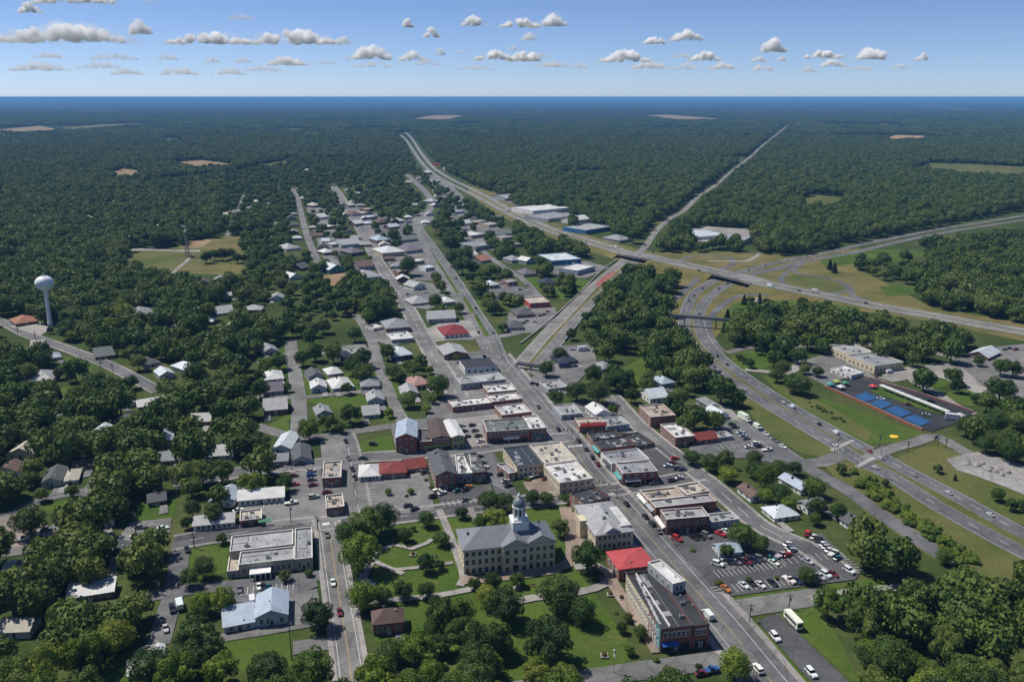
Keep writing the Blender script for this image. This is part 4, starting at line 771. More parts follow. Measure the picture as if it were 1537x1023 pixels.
# ------------------------------------------------ shops and houses along the straight streets
for a in (
    ("brick building with broad grey hipped roof beside the straight street", "shop", (580, 493, 616, 490, 576, 477), 8, "hip", "gray", "dbrick"),
    ("white flat roofed shop below the brick grey hipped building", "shop", (588, 511, 621, 508, 584, 500), 5, "flat", "white", "gray"),
    ("small white building beside the brick grey hipped building", "shop", (560, 494, 575, 491, 562, 484), 4, "flat", "white", "white"),
    ("long pale grey walled building behind the crimson roof", "shop", (643, 479, 684, 477, 640, 470), 7, "gablex", "lgray", "gray"),
    ("restaurant with crimson hipped roof", "restaurant", (667, 503, 704, 500, 659, 487), 6, "hip", "crimson", "white"),
    ("white gabled shop beside the small lot", "shop", (621, 431, 639, 428, 616, 420), 6, "gabley", "lgray", "white"),
    ("wide low grey roofed shop with parked cars in front", "shop", (619, 456, 646, 453, 614, 440), 4, "hip", "lgray", "gray"),
    ("pale roofed shop behind the round street tree", "shop", (665, 454, 684, 452, 664, 446), 5, "hip", "white", "gray"),
    ("broad white roofed hall beside the straight street", "hall", (574, 380, 608, 377, 568, 366), 7, "hip", "white", "tan"),
    ("grey hip roofed shop above the broad white hall", "shop", (566, 361, 586, 359, 563, 353), 6, "hip", "bluegray", "dbrick"),
    ("low green grey roofed shop above the purple roof", "shop", (602, 361, 627, 358, 602, 351), 4, "hip", "greengray", "gray"),
    ("purple grey roofed shop next to the broad white hall", "shop", (610, 377, 635, 374, 606, 367), 5, "hip", "purple", "gray"),
    ("pale roofed building at the wood edge on the straight street", "shop", (536, 418, 573, 414, 535, 405), 6, "hip", "lgray", "white"),
    ("long pale roofed building with green wall west of straight street", "shop", (512, 368, 544, 365, 513, 356), 5, "gablex", "lgray", "palegreen"),
    ("dark brown roofed house west of the straight street", "house", (527, 380, 548, 377, 526, 370), 5, "hip", "purple", "dark"),
    ("brown house with flat pale porch west of the straight street", "house", (539, 401, 563, 398, 537, 386), 6, "gablex", "brown", "gray"),
    ("long grey flat roofed store behind dark trees", "store", (714, 371, 742, 367, 704, 356), 6, "flat", "gray", "bluegray"),
    ("white roofed store above the long grey store", "store", (708, 354, 729, 351, 703, 345), 5, "flat", "white", "gray"),
    ("low dark green roofed building at the edge of the trees", "store", (745, 352, 771, 350, 743, 345), 3, "gablex", "greengray", "gray"),
    ("red brown roofed house beside the winding side road", "house", (722, 392, 737, 389, 719, 382), 4, "gablex", "rust", "gray"),
    ("small white roofed house beside the red brown roof", "house", (705, 384, 718, 382, 703, 378), 4, "gablex", "white", "gray"),
    ("bright blue walled store with pale roof", "store", (829, 392, 872, 389, 811, 381), 7, "flat", "paleblue", "blue"),
    ("white roofed filling station near the walled road", "store", (867, 407, 893, 400, 858, 398), 7, "flat", "white", "bluegray"),
    ("white roofed diner with red and teal walls", "diner", (796, 456, 826, 454, 805, 445), 7, "flat", "cream", "red"),
    ("purple roofed house beside the winding road trees", "house", (786, 412, 807, 410, 783, 402), 4, "hip", "purple", "gray"),
    ("small dark blue steep roofed chapel on the grass", "chapel", (814, 426, 836, 425, 818, 417), 3, "hip", "navy", "dark"),
    ("dark roofed brick office beside the parking rows", "office", (776, 473, 803, 471, 774, 464), 5, "hip", "dgray", "brick"),
    ("big slate hipped office at the edge of parking rows", "office", (760, 492, 786, 491, 761, 474), 5, "hip", "dgray", "gray"),
    ("white gabled cottage beside the bright blue store", "house", (790, 392, 803, 390, 789, 384), 5, "gabley", "white", "gray"),
    ("grey roofed house left of the white gabled cottage", "house", (768, 391, 785, 389, 768, 383), 4, "hip", "gray", "gray"),
    ("large white flat roofed plant beyond the highway", "plant", (800, 317, 855, 312, 783, 302), 6, "flat", "white", "white"),
    ("wide grey brown roofed plant beside the large white plant", "plant", (823, 329, 866, 323, 817, 316), 5, "flat", "gray", "gray"),
    ("long plant with pale grey roof and blue end wall", "plant", (880, 346, 919, 340, 859, 333), 6, "flat", "lgray", "blue"),
    ("white arched roof hall behind the blue ended plant", "plant", (862, 331, 886, 328, 860, 319), 6, "gablex", "white", "white"),
    ("pale grey school like building at the forest edge", "plant", (758, 298, 798, 295, 757, 290), 4, "gablex", "lgray", "gray"),
    ("far white roofed store beside the highway forest", "store", (684, 253, 706, 251.5, 682, 250), 3, "flat", "lgray", "white"),
    ("far small red roofed store by the highway", "store", (664, 246, 676, 245, 663, 242), 3, "flat", "crimson", "red"),
    ("round fronted pale blue roofed arena beside the interchange", "arena", (1042, 356, 1090, 352, 1040, 345), 5, "hip", "paleblue", "white"),
    ("grey roofed depot on the paved yard beside the arena", "depot", (1113, 363, 1139, 358, 1121, 350), 5, "gabley", "gray", "cream"),
    ("grey roofed shop beside the north road woods", "store", (930, 361, 950, 358, 926, 351), 4, "hip", "gray", "gray"),
    ("low white shop where the north road enters the trees", "store", (745, 326, 752, 325, 745, 322), 2, "flat", "white", "white"),
    # east of the main street
    ("grey flat roofed shop with blue grey walls across from the white roofed row", "shop", (843, 624, 874, 621, 831, 609), 7, "flat", "lgray", "bluegray"),
    ("white gabled house turned to the back lane", "house", (894, 622, 917, 619, 878, 604), 9, "gabley", "white", "white"),
    ("brick shop with sloping bright red front roof", "shop", (870, 641, 909, 639, 859, 629), 9, "flat", "tan", "brick"),
    ("light grey flat roofed shop joined to the red fronted shop", "shop", (911, 641, 945, 637, 903, 628), 9, "flat", "lgray", "bluegray"),
    ("brick shop with black roof at the head of the dark roofed row", "shop", (891, 662, 935, 658, 878, 650), 9, "flat", "black", "brick"),
    ("taller brick shop with black roof and street awnings", "shop", (902, 675, 954, 669, 890, 661), 13, "flat", "black", "brick"),
    ("low black roofed rear annex behind the brick shops", "annex", (955, 671, 983, 666, 938, 653), 5, "flat", "black", "dbrick"),
    ("white fronted shop with stained grey roof", "shop", (918, 697, 975, 690, 907, 680), 12, "flat", "gray", "white"),
    ("brick corner shop with grey roof and long awning at the crossing", "shop", (935, 712, 987, 708, 920, 696), 17, "flat", "gray", "brick"),
    ("tan grey roofed brick shop facing the side street crossing", "shop", (973, 752, 1027, 746, 957, 738), 13, "flat", "tan", "brick"),
    ("long light grey roofed brick shop reaching back to the lane", "shop", (984, 763, 1075, 753, 973, 752), 14, "flat", "lgray", "brick"),
    ("dark brick end shop with grey roof above the parking lot", "shop", (1001, 781, 1065, 776, 987, 767), 22, "flat", "lgray", "dbrick"),
    ("orange brick shop with cream roof beside the lane", "shop", (1031, 744, 1065, 738, 1022, 729), 6, "flat", "cream", "obrick"),
    ("low grey roofed store with blue grey wall at the lane bend", "store", (1067, 785, 1109, 780, 1063, 773), 9, "flat", "lgray", "bluegray"),
    ("small white house with blue grey roof inside the parking lot trees", "house", (1080, 830, 1113, 827, 1071, 816), 7, "gablex", "bluegray", "white"),
    ("tan roofed brick warehouse with lit side wall", "warehouse", (977, 627, 1014, 624, 957, 610), 15, "flat", "tan", "obrick"),
    ("brick hall with white roof and cream side wall", "hall", (1014, 658, 1043, 655, 993, 638), 13, "flat", "white", "brick"),
    ("low brick wing with dark red roof", "wing", (1044, 661, 1077, 657, 1040, 650), 7, "gablex", "darkred", "brick"),
    ("low grey wing behind the dark red roof", "wing", (1078, 658, 1100, 655, 1073, 650), 5, "flat", "lgray", "gray"),
    ("pale blue gabled workshop by the truck yard", "workshop", (1076, 624, 1094, 621, 1063, 609), 7, "gabley", "paleblue", "white"),
    ("grey roofed shed behind the pale blue workshop", "shed", (1062, 609, 1076, 606, 1052, 599), 5, "shed", "gray", "gray"),
    ("grey blue hip roofed house near the highway woods", "house", (994, 576, 1013, 573, 984, 565), 7, "hip", "bluegray", "bluegray"),
    ("white house with metal gabled roof below the highway woods", "house", (976, 598, 1003, 595, 963, 586), 8, "gablex", "paleblue", "white"),
    ("grey flat roofed garage hidden by roadside trees", "garage", (823, 585, 853, 581, 812, 574), 5, "flat", "lgray", "gray"),
    ("dark blue walled house beside the parked trucks", "house", (841, 544, 867, 541, 840, 532), 5, "hip", "navy", "navy"),
    ("grey roofed garage behind the leafy yard trees", "garage", (903, 554, 924, 551, 900, 544), 4, "hip", "gray", "gray"),
    ("brown gabled house with lit white side beside the lane", "house", (1127, 746, 1147, 743, 1111, 730), 8, "gabley", "brown", "white"),
    ("wide white house with pale hip roof beside the lane", "house", (1163, 777, 1199, 772, 1144, 761), 7, "hip", "paleblue", "white"),
    ("white house with grey gabled roof below the highway ramp", "house", (1202, 735, 1220, 731, 1179, 714), 8, "gabley", "bluegray", "white"),
    ("white house with grey roof between leafy trees by the back road", "house", (1213, 764, 1241, 758, 1200, 752), 8, "gablex", "gray", "white"),
    ("dark roofed white house at the edge of the lower wood", "house", (1277, 788, 1301, 783, 1260, 778), 8, "gabley", "dgray", "white"),
    ("long cream industrial hall with two tier grey roof", "industrial_hall", (1313, 550, 1356, 544, 1273, 534), 11, "flat", "gray", "cream"),
    ("far half of the cream industrial hall with pale grey roof", "industrial_hall", (1273, 533, 1312, 529, 1235, 521), 10, "flat", "lgray", "cream"),
    ("low white roofed office in front of the cream industrial hall", "office", (1278, 564, 1297, 560, 1247, 551), 6, "flat", "white", "white"),
    ("pale blue roofed brick garage beside the paved yard", "garage", (1483, 537, 1502, 528, 1470, 523), 5, "gablex", "paleblue", "brick"),
):
    kw = {}
    if a[1] == "shop" and a[2][0] > 850 and a[2][1] > 650: kw = dict(store=3, arch=a[6] == "brick")
    B(a[0], a[1], a[2], a[3], a[4], a[5], a[6], cat=a[1].replace("_", " "), **kw)
# many small pale roofs far off among the trees
rh = random.Random(77); spots = []
for line in ([(440, 283), (454, 328), (471, 380)], [(500, 280), (526, 320), (560, 380)], [(510, 285), (545, 345), (590, 425)], [(626, 340), (648, 306), (625, 275), (611, 262)], [(366, 292), (350, 330)], [(420, 262), (520, 250), (600, 258)]):
    for k in range(34 if line[0][0] > 430 else 10):
        t = rh.uniform(0, len(line) - 1.001); i = int(t); f = t - i; x = line[i][0] * (1 - f) + line[i + 1][0] * f; y = line[i][1] * (1 - f) + line[i + 1][1] * f
        spots.append((x + rh.choice((-1, 1)) * rh.uniform(9, 24), y + rh.uniform(-3, 3)))
spots += [(140, 309), (170, 306), (190, 309), (225, 300), (135, 329), (98, 341), (240, 343), (275, 344), (295, 338), (330, 302), (325, 297), (355, 322), (370, 313), (365, 343), (410, 340), (390, 290), (405, 310), (420, 262), (455, 258), (395, 265), (270, 478), (262, 498), (310, 488), (345, 498), (300, 512), (215, 510), (250, 440), (305, 430), (345, 448), (380, 470), (415, 452), (330, 425), (20, 640), (40, 668), (150, 660), (190, 640), (130, 690), (300, 640), (330, 660), (200, 700), (30, 690), (10, 720), (75, 870), (40, 905), (20, 960), (110, 945), (140, 860)]
keep = []
for x, y in spots:
    if all(abs(x - a) > 9 + (y - 240) * .03 or abs(y - b_) > 4 + (y - 240) * .03 for a, b_ in keep) and not any((G(x, y) - c_[0]).length < 22 for v_ in BLD.values() for c_ in v_): keep.append((x, y))
for k, (x, y, w_) in enumerate(((700, 340, 16), (722, 338, 18), (742, 342, 16), (690, 322, 15), (672, 300, 14), (655, 276, 12), (668, 285, 12), (644, 262, 10), (655, 306, 12), (560, 330, 14), (575, 338, 14), (592, 345, 15), (556, 318, 12), (602, 336, 12), (535, 325, 12), (528, 312, 10), (540, 340, 14), (497, 345, 14), (506, 372, 15), (486, 330, 12), (476, 312, 11), (494, 384, 15), (700, 372, 16), (762, 362, 16), (775, 372, 14), (646, 408, 14), (630, 398, 15), (606, 414, 14), (742, 434, 16), (770, 430, 14))):
    if any((G(x, y) - c_[0]).length < 16 for v_ in BLD.values() for c_ in v_): continue
    hp_ = 3.4 * ppm(x, y); B("pale roofed shop among lots along the far commercial streets", "shop", (x - w_ / 2, y - hp_, x + w_ / 2, y - hp_ - 2 * w_ / 16, x - w_ / 2 - 4, y - hp_ - 4.5), hp_, rh.choice(("flat", "hip", "gablex", "flat")), rh.choice(("white", "lgray", "gray", "cream", "paleblue", "lgray", "brown")), rh.choice(("white", "gray", "dbrick", "tan", "brick")), grp="shops along the far commercial streets", units=(0, 0, 0), hh=3.6, cat="shop", depth=rh.uniform(12, 22))
for x, y in keep:
    m_ = rh.uniform(9, 14) * ppm(x, y); hp_ = max(1.0, 2.6 * ppm(x, y) * .95); fa = y < 420
    B("tiny pale roofed house among the far street trees" if fa else "small roof glimpsed deep between the western trees", "house", (x - m_ / 2, y - hp_, x + m_ / 2, y - hp_ - .04 * m_, x - m_ / 2 - .1 * m_, y - hp_ - 3), hp_, rh.choice(("hip", "gablex", "gabley")), rh.choice(("white", "lgray", "lgray", "paleblue", "gray", "cream", "brown", "dgray")), rh.choice(("white", "gray", "tan", "dbrick")), grp="pale houses among the far street trees" if fa else "roofs between the western trees", units=(0, 0, 0), depth=rh.uniform(8, 12), hh=2.7)
def find(label):
    return next(o for o in bpy.data.objects if o.get("label") == label)
# awnings of the shops on the street side, and the sloping red roof
for lab, s0, s1, z, c in (("taller brick shop with black roof and street awnings", 1, 9, 3.4, "teal"), ("white fronted shop with stained grey roof", 1, 8, 3.6, "dark"), ("brick corner shop with grey roof and long awning at the crossing", 1, 9, 3.4, "teal"),
                          ("dark brick end shop with grey roof above the parking lot", 1, 11, 3.2, "white"), ("tan grey roofed brick shop facing the side street crossing", 1, 10, 3.2, "white"), ("long light grey roofed brick shop reaching back to the lane", 1, 8, 3.2, "gray")):
    awning(find(lab), s0, s1, z, c, "l")
awning(find("brick corner shop with grey roof and long awning at the crossing"), 1, 8, 3.3, "gray"); awning(find("brick shop with sloping bright red front roof"), .2, 14, 5.6, "red", "f", 1.0, 1.5)
# ------------------------------------------------ courthouse
def courthouse():
    x0, y0, hp = 696, 824, 39
    h = height_of(x0, y0, hp); A, Bp, Cc = G(x0, y0, h), G(832, 810, h), G(684, 798, h)
    u = Bp - A; W = u.length; u.normalize(); n = Vector((-u.y, u.x, 0)); D = max(15, (Cc - A).dot(n) * 1.02)
    par = tag(empty("courthouse", (A.x, A.y, 0), math.atan2(u.y, u.x)), "stone courthouse with slate roof and white domed clock tower on the tree lined square", "courthouse")
    block_poly([A, Bp, Bp + n * D, A + n * D], 2)
    SKEW.append(("courthouse", 0, W, D, h))
    ST = plain("courthouse_stone", (.64, .55, .39), .85, .14, .2, 2.0); ST2 = plain("courthouse_trim", (.62, .57, .46), .8, .1); SL = plain("slate_roof", (.17, .185, .21), .6, .14, .3, 3.0, stripes=("X", .9, .9)); WP = plain("white_wood", (.72, .72, .70), .55, .08)
    roof_parts(par, W, D, h, "hip", SL, ST, rise=4.0, over=.7)
    c0, c1 = W * .42, W * .70; pj = 1.7
    for a, b_, nm in ((c0, c1, "central_pavilion"), (W * .70 + .02, W - .0, "end_pavilion")):
        pjj = pj if nm == "central_pavilion" else .9
        m = MB(); m.box(a, b_, -pjj, .5, 0, h + .2, 0, top=True); xm = (a + b_) / 2; rs = (b_ - a) * .27
        m.add([(a, -pjj - .02, h + .2), (b_, -pjj - .02, h + .2), (xm, -pjj - .02, h + .2 + rs)], [(0, 1, 2)])
        w_ = m.build(nm, ST, par)
        m = MB()
        for sgn, e in ((-1, a - .5), (1, b_ + .5)):
            v = [(e, -pjj - .6, h + .05), (xm, -pjj - .6, h + .3 + rs), (xm, D * .48, h + .3 + rs), (e, D * .30, h + .05)]; v += [(p_[0], p_[1], p_[2] + .3) for p_ in v]
            m.add(v, [(0, 1, 2, 3), (4, 5, 6, 7), (0, 1, 5, 4), (0, 3, 7, 4)])
        m.build("gable_roof", SL, w_)
        m = MB()
        m.box(a - .4, b_ + .4, -pjj - .5, -pjj + .1, h - .35, h + .1, 0, True, True)
        for x in (a, b_ - .5): m.box(x, x + .5, -pjj - .18, -pjj, 0, h - .35, 0)
        m.build("cornice", ST2, w_)
    m = MB(); m.box(-.45, W + .45, -.45, 0, h - .5, h - .06, 0, True, True); m.box(-.45, 0, 0, D + .4, h - .5, h - .06, 0, True, True); m.box(W, W + .45, 0, D + .4, h - .5, h - .06, 0, True, True)
    m.box(-.14, c0 - .05, -.14, 0, h * .33, h * .33 + .35, 0, True, True); m.box(-.14, c0 - .05, -.14, 0, h * .65, h * .65 + .3, 0, True, True); m.box(-.14, 0, 0, D, h * .33, h * .33 + .35, 0, True, True)
    m.build("string_course", ST2, par)
    for st in range(3):
        z0 = h * (.06 + .325 * st); wh = h * (.185 if st < 2 else .15)
        for i in range(6): link("window", window_mesh(1.25, wh, ST2, st == 1), par, (c0 * (i + .5) / 6, -.005, z0))
        for i in range(3): link("window", window_mesh(1.4, wh, ST2, st == 1), par, (c0 + (c1 - c0) * (i + .5) / 3, -pj - .005, z0))
        for i in range(4): link("window", window_mesh(1.25, wh, ST2, st == 1), par, (c1 + (W - c1) * (i + .5) / 4, -.905, z0))
        for i in range(4):
            link("window", window_mesh(1.2, wh, ST2, st == 1), par, (-.005, D * (i + .5) / 4, z0), R(-90)); link("window", window_mesh(1.2, wh, ST2, st == 1), par, (W + .005, D * (i + .5) / 4, z0), R(90))
    put_door(par, (c0 + c1) / 2 + .01, m=DOORM, w=2.2, h=3.2)
    for o in kids(par):
        if o.name.startswith("door"): o.location.y = -pj - .06
    m = MB()
    for k in range(4): m.box((c0 + c1) / 2 - 3.4 + .3 * k, (c0 + c1) / 2 + 3.4 - .3 * k, -pj - 2.6 + .5 * k, -pj, 0, .18 * (k + 1), 0)
    m.build("entrance_steps", CONC, par)
    # tower: square base, belfry with openings, balustrade, drum, dome, lantern, finial
    tx, ty = W * .655, D * .50; zb = h + 1.6
    tw = empty("clock_tower", (tx, ty, 0)); tw.parent = par; KIDS.pop(tw.name, None)
    m = MB(); m.box(-3.0, 3.0, -3.0, 3.0, zb, zb + 4.2, 0); m.box(-3.3, 3.3, -3.3, 3.3, zb + 4.2, zb + 4.6, 0, True, True); m.box(-2.5, 2.5, -2.5, 2.5, zb + 4.6, zb + 5.2, 0); m.build("tower_base", WP, tw)
    z = zb + 5.2; m = MB(); 
    m.lathe([(2.45, z), (2.45, z + .4), (2.1, z + .5), (2.1, z + 3.8), (2.5, z + 3.9), (2.7, z + 4.4), (2.35, z + 4.5)], 8, M=Matrix.Rotation(R(22.5), 4, "Z")); m.build("belfry", WP, tw)
    for k in range(8):
        a = k * math.pi / 4 - math.pi / 2; o = link("belfry_opening", window_mesh(.8, 2.3, WP, True), tw, (math.cos(a) * 1.95, math.sin(a) * 1.95, z + 1.1), a + math.pi / 2)
    for k in range(8):
        a = (k + .5) * math.pi / 4; m = MB(); m.lathe([(.2, 0), (.2, .2), (.13, .3), (.13, 3.0), (.2, 3.2), (.2, 3.45)], 8); m.build("column", WP, tw, True, (math.cos(a) * 2.3, math.sin(a) * 2.3, z + .45))
    z += 4.5; GD = plain("dome_copper", (.17, .21, .22), .5, .2, .6)
    m = MB(); m.lathe([(2.3, z), (2.25, z + .5), (2.38, z + .6)] + [(2.38 * math.cos(t), z + .6 + 2.7 * math.sin(t)) for t in [i * math.pi / 16 for i in range(1, 8)]], 20); m.build("dome", GD, tw, True)
    zt = z + 3.2; m = MB(); m.lathe([(.55, zt - .2), (.5, zt + .9), (.65, zt + 1.0), (.6, zt + 1.1), (.1, zt + 1.9)], 8); m.build("lantern", WP, tw); m = MB(); m.tube((0, 0, zt + 1.8), (0, 0, zt + 3.4), .07, .03); m.lathe([(.02, zt + 2.1), (.2, zt + 2.3), (.02, zt + 2.5)], 8); m.build("finial", STEEL, tw)
    for x, y in ((W * .08, D * .5), (W * .9, D * .72)): link("chimney", unit_mesh("chimney"), par, (x, y, h + 1.2))
courthouse()
# ------------------------------------------------ water tower, radio mast, bridges, other structures
def water_tower():
    g = G(76, 489); d = g.length; t = tag(empty("water_tower", g), "white spheroid water tower on a slender stem above the trees", "water tower")
    WT = plain("tower_paint", (.80, .81, .82), .4, .08, .15)
    H = height_of(66, 431, 489 - 431 + .01); m = MB(); r = 13.0 / ppm(66, 489)
    zs = H - 1.0
    m.lathe([(2.4, 0), (2.0, .8), (1.6, 4), (1.35, zs * .5), (1.35, zs - 4), (1.9, zs - 2), (2.8, zs - 1)], 20); m.build("stem", WT, t, True)
    m = MB(); zc = H + r * .5; m.lathe([(max(.05, r * math.cos(a)), zc + r * .84 * math.sin(a)) for a in [R(-78 + 156 * i / 18) for i in range(19)]], 28); m.build("tank", WT, t, True)
    m = MB(); m.lathe([(1.2, zc + r * .78), (1.2, zc + r * .78 + 1.0)], 12); m.tube((.6, 0, zc + r * .78), (.6, 0, zc + r * .78 + 3.4), .08, .05); m.tube((-.6, 0, zc + r * .78), (-.6, 0, zc + r * .78 + 2.4), .08, .05); m.build("antenna", STEEL, t)
    put_door(t, 0, m=DOORW, w=1.0, h=2.1)
    for o in kids(t):
        if o.name.startswith("door"): o.location = (0, -2.75, 0)
    block_poly([g + Vector((x, y, 0)) for x, y in ((-4, -62), (40, -62), (12, 6), (-12, 6))], 0)
water_tower()
B("rust brown roofed station building at the foot of the water tower", "station_building", (24, 486, 57, 481, 12, 477), 5, "hip", "rust", "dbrick", cat="building")
def lattice_mast(px, py, pyt, label, w=3.0, name="lattice_mast"):
    g = G(px, py); H = height_of(px, pyt, py - pyt); t = tag(empty(name, g), label, "mast"); m = MB(); n = 10
    P = [[Vector((sx * w * (1 - .75 * k / n) / 2, sy * w * (1 - .75 * k / n) / 2, H * k / n)) for sx, sy in ((-1, -1), (1, -1), (1, 1), (-1, 1))] for k in range(n + 1)]
    for k in range(n):
        for i in range(4):
            m.tube(P[k][i], P[k + 1][i], .2, .2, 4); m.tube(P[k][i], P[k + 1][(i + 1) % 4], .1, .1, 3); m.tube(P[k][(i + 1) % 4], P[k + 1][i], .1, .1, 3); m.tube(P[k + 1][i], P[k + 1][(i + 1) % 4], .1, .1, 3)
    m.build("lattice", plain("mast_steel", (.30, .24, .24), .5, .2), t)
    m = MB(); m.lathe([(1.8, H), (1.8, H + .3), (1.2, H + .4), (1.2, H + 2.2), (.3, H + 2.6)], 10); m.build("antenna_platform", WHITE_P, t)
    m = MB(); m.box(w * .8, w * .8 + 3.2, -1.5, 1.5, 0, 2.6); m.box(w * .8 - .2, w * .8 + 3.4, -1.7, 1.7, 2.6, 2.8, 0, True, True); m.build("equipment_hut", wall_m("tan"), t)
lattice_mast(282, 386, 348, "tall lattice radio mast at the edge of the ball field", 4.0)
lattice_mast(1134, 481, 452, "thin grey lattice mast rising from conifers beside the footbridge", 1.6)
def bridge_deck(name, label, L, w, z, parts_at=(), rail=True, m=HWY2, depth=.9):
    """a straight or curved deck following points L (at deck height)"""
    o = L[0].copy(); o.z = 0; t = tag(empty(name, o), label, "bridge"); LL = [p - o for p in L]
    ribbon(MB(), LL, 0, w, 0, 0, None, depth).build("deck", m, t)
    if rail:
        for s in (-1, 1):
            for dz, th in ((1.05, .25),): ribbon(MB(), LL, s * (w / 2 - .15), .3, dz, 0, None, 1.05).build("parapet", CONC, t)
    for f in parts_at:
        p = LL[int(f * (len(LL) - 1))]; N = normals2d(LL)[int(f * (len(LL) - 1))]
        for s in ((-.35, .35) if w < 8 else (-.4, -.13, .13, .4)):
            q = p + N * s * w; MB().tube((q.x, q.y, 0), (q.x, q.y, q.z - depth), .45 if w > 8 else .3, .45 if w > 8 else .3, 10).build("pier", CONC, t)
    return t
# footbridge over the dual carriageway: at pixel y 474 with a shadow 13 px lower
hz_ = height_of(1000, 472, 14)
a, b_ = G(993, 472, hz_), G(1136, 484, hz_); L = [a + (b_ - a) * (i / 12) for i in range(13)]
fb = bridge_deck("footbridge", "long grey footbridge crossing over the dual carriageway", L, 3.0, hz_, (.0, .29, .62, .98), m=plain("bridge_steel", (.26, .33, .35), .6), depth=.8)
hz2 = height_of(780, 545, 7); a, b_ = G(776, 545, hz2), G(818, 551, hz2)
bridge_deck("footbridge", "short dark footbridge over the mouth of the walled road", [a + (b_ - a) * (i / 6) for i in range(7)], 2.6, hz2, (.02, .5, .97), m=plain("bridge_dark", (.07, .07, .075), .6), depth=.7)
# highway A: embankment, two overpasses, markings
HB = 4.8
Apx = [(916, 372), (930, 377), (951, 381.5), (985, 388), (1024, 396.5), (1060, 404), (1095, 412), (1124, 419), (1150, 426), (1190, 434), (1240, 444), (1290, 454.5), (1340, 464), (1400, 474), (1460, 485), (1560, 502)]
Az = [0.6, 3.0, HB, HB, HB - .3, HB - .2, HB, HB, HB, 4.2, 2.4, 1.0, .3, .15, .1, .1]
Apts = [G(x, y, z) for (x, y), z in zip(Apx, Az)]
LA = smooth_line(Apts, 5.0)
d0 = empty("highway_overpass", (0, 0, 0)); bpy.data.objects.remove(d0)
for s, off in (("u", -6.3), ("d", 6.3)):
    N = normals2d(LA); Ls = [p + n_ * off for p, n_ in zip(LA, N)]
    mb = MB(); ribbon(mb, Ls, 0, 9.6, .35, 0, None, .35); o = structure(mb.build("highway", HWY2))
    mk = MB(); ribbon(mk, Ls, 0, .22, .37, 0, (5, 8)); ribbon(mk, Ls, -4.2, .18, .37, 0); ribbon(mk, Ls, 4.2, .18, .37, 0); mk.build("lane_markings", [WHITE_P], o)
ia = [i for i, p in enumerate(LA) if p.z > .35]
def seg(x0, x1): return [p for p in LA if x0 <= p.x <= x1]
gx = lambda px, py: G(px, py, HB).x
o1, o2, o3, o4 = gx(945, 380), gx(984, 388), gx(1086, 410), gx(1138, 423)
def embank(pts):
    mb = MB(); N = normals2d(pts); k = 0; n_ = len(pts); vs = []
    for off in (-1, 1):
        pass
    A1 = [p - q * 11.8 for p, q in zip(pts, N)]; B1 = [p + q * 11.8 for p, q in zip(pts, N)]
    A0 = [Vector((*(p - q * (11.8 + p.z * 1.7)).xy, 0)) for p, q in zip(pts, N)]; B0 = [Vector((*(p + q * (11.8 + p.z * 1.7)).xy, 0)) for p, q in zip(pts, N)]
    for i in range(n_ - 1):
        mb.quad(A1[i], B1[i], B1[i + 1], A1[i + 1]); mb.quad(A0[i], A1[i], A1[i + 1], A0[i + 1]); mb.quad(B1[i], B0[i], B0[i + 1], B1[i + 1])
    mb.add([A0[0], A1[0], B1[0], B0[0]], [(0, 1, 2, 3)]); mb.add([A0[-1], A1[-1], B1[-1], B0[-1]], [(3, 2, 1, 0)])
    structure(mb.build("embankment", DRY))
embank([p for p in LA if p.z > .2 and p.x < o1]); embank(seg(o2, o3)); embank([p for p in LA if p.z > .05 and p.x > o4])
for x0, x1, lab in ((o1, o2, "highway overpass of pale concrete above the walled road"), (o3, o4, "wide highway overpass crossing above the curving dual carriageway")):
    P = seg(x0 - 4, x1 + 4); bridge_deck("overpass", lab, P, 23.2, HB, (.12, .5, .88), m=HWY2, depth=1.3)
block_line(LA, 26)
# retaining walls of the walled road
def low_wall(name, px, h, t, m, label, cat="wall"):
    L = smooth_line([G(x, y) for x, y in px], 8); o = L[0].copy(); e = tag(empty(name, o), label, cat)
    LL = [p - o for p in L]; ribbon(MB(), LL, 0, t, h, 0, None, h).build("wall_body", m, e); ribbon(MB(), LL, 0, t + .25, h + .16, 0, None, .15).build("coping", CONC if m is not CONC else STEEL, e)
low_wall("retaining_wall", [(782, 516), (800, 502), (838, 470), (870, 440), (885, 425), (905, 405), (926, 390)], .9, .7, plain("dark_stone", (.09, .09, .092), .85), "long dark retaining wall along the sunken road")
low_wall("retaining_wall", [(848, 512), (873, 482), (902, 450), (924, 428)], 1.2, .6, CONC, "pale low wall below the trees along the sunken road")
# red kerb barrier, canopy, blue bays of the black lot
RED = plain("red_barrier", (.45, .07, .05), .7); BLUEP = plain("blue_court_paint", (.012, .085, .24), .8, .3)
low_wall("barrier", [(1238, 581), (1276, 597), (1310, 612), (1350, 631), (1384, 646)], 1.1, .5, RED, "red barrier between the black lot and the grass bank")
low_wall("barrier", [(1262, 571), (1300, 567), (1340, 579), (1390, 594), (1430, 608), (1462, 619)], 1.0, .5, RED, "red barrier along the far side of the black lot")
for t0, t1 in ((.02, .19), (.23, .40), (.44, .66), (.70, .93)):
    e_ = lambda t, k: (1276 + 108 * t + 4 + 17 * k, 597 + 49 * t - 2 - 6.5 * k); patch("painted_court", [e_(t0, 0), e_(t1, 0), e_(t1, 1), e_(t0, 1)], BLUEP)
patch("planted_island", [(1305, 588), (1325, 579), (1380, 604), (1424, 620), (1415, 624), (1370, 611)], LAWN)
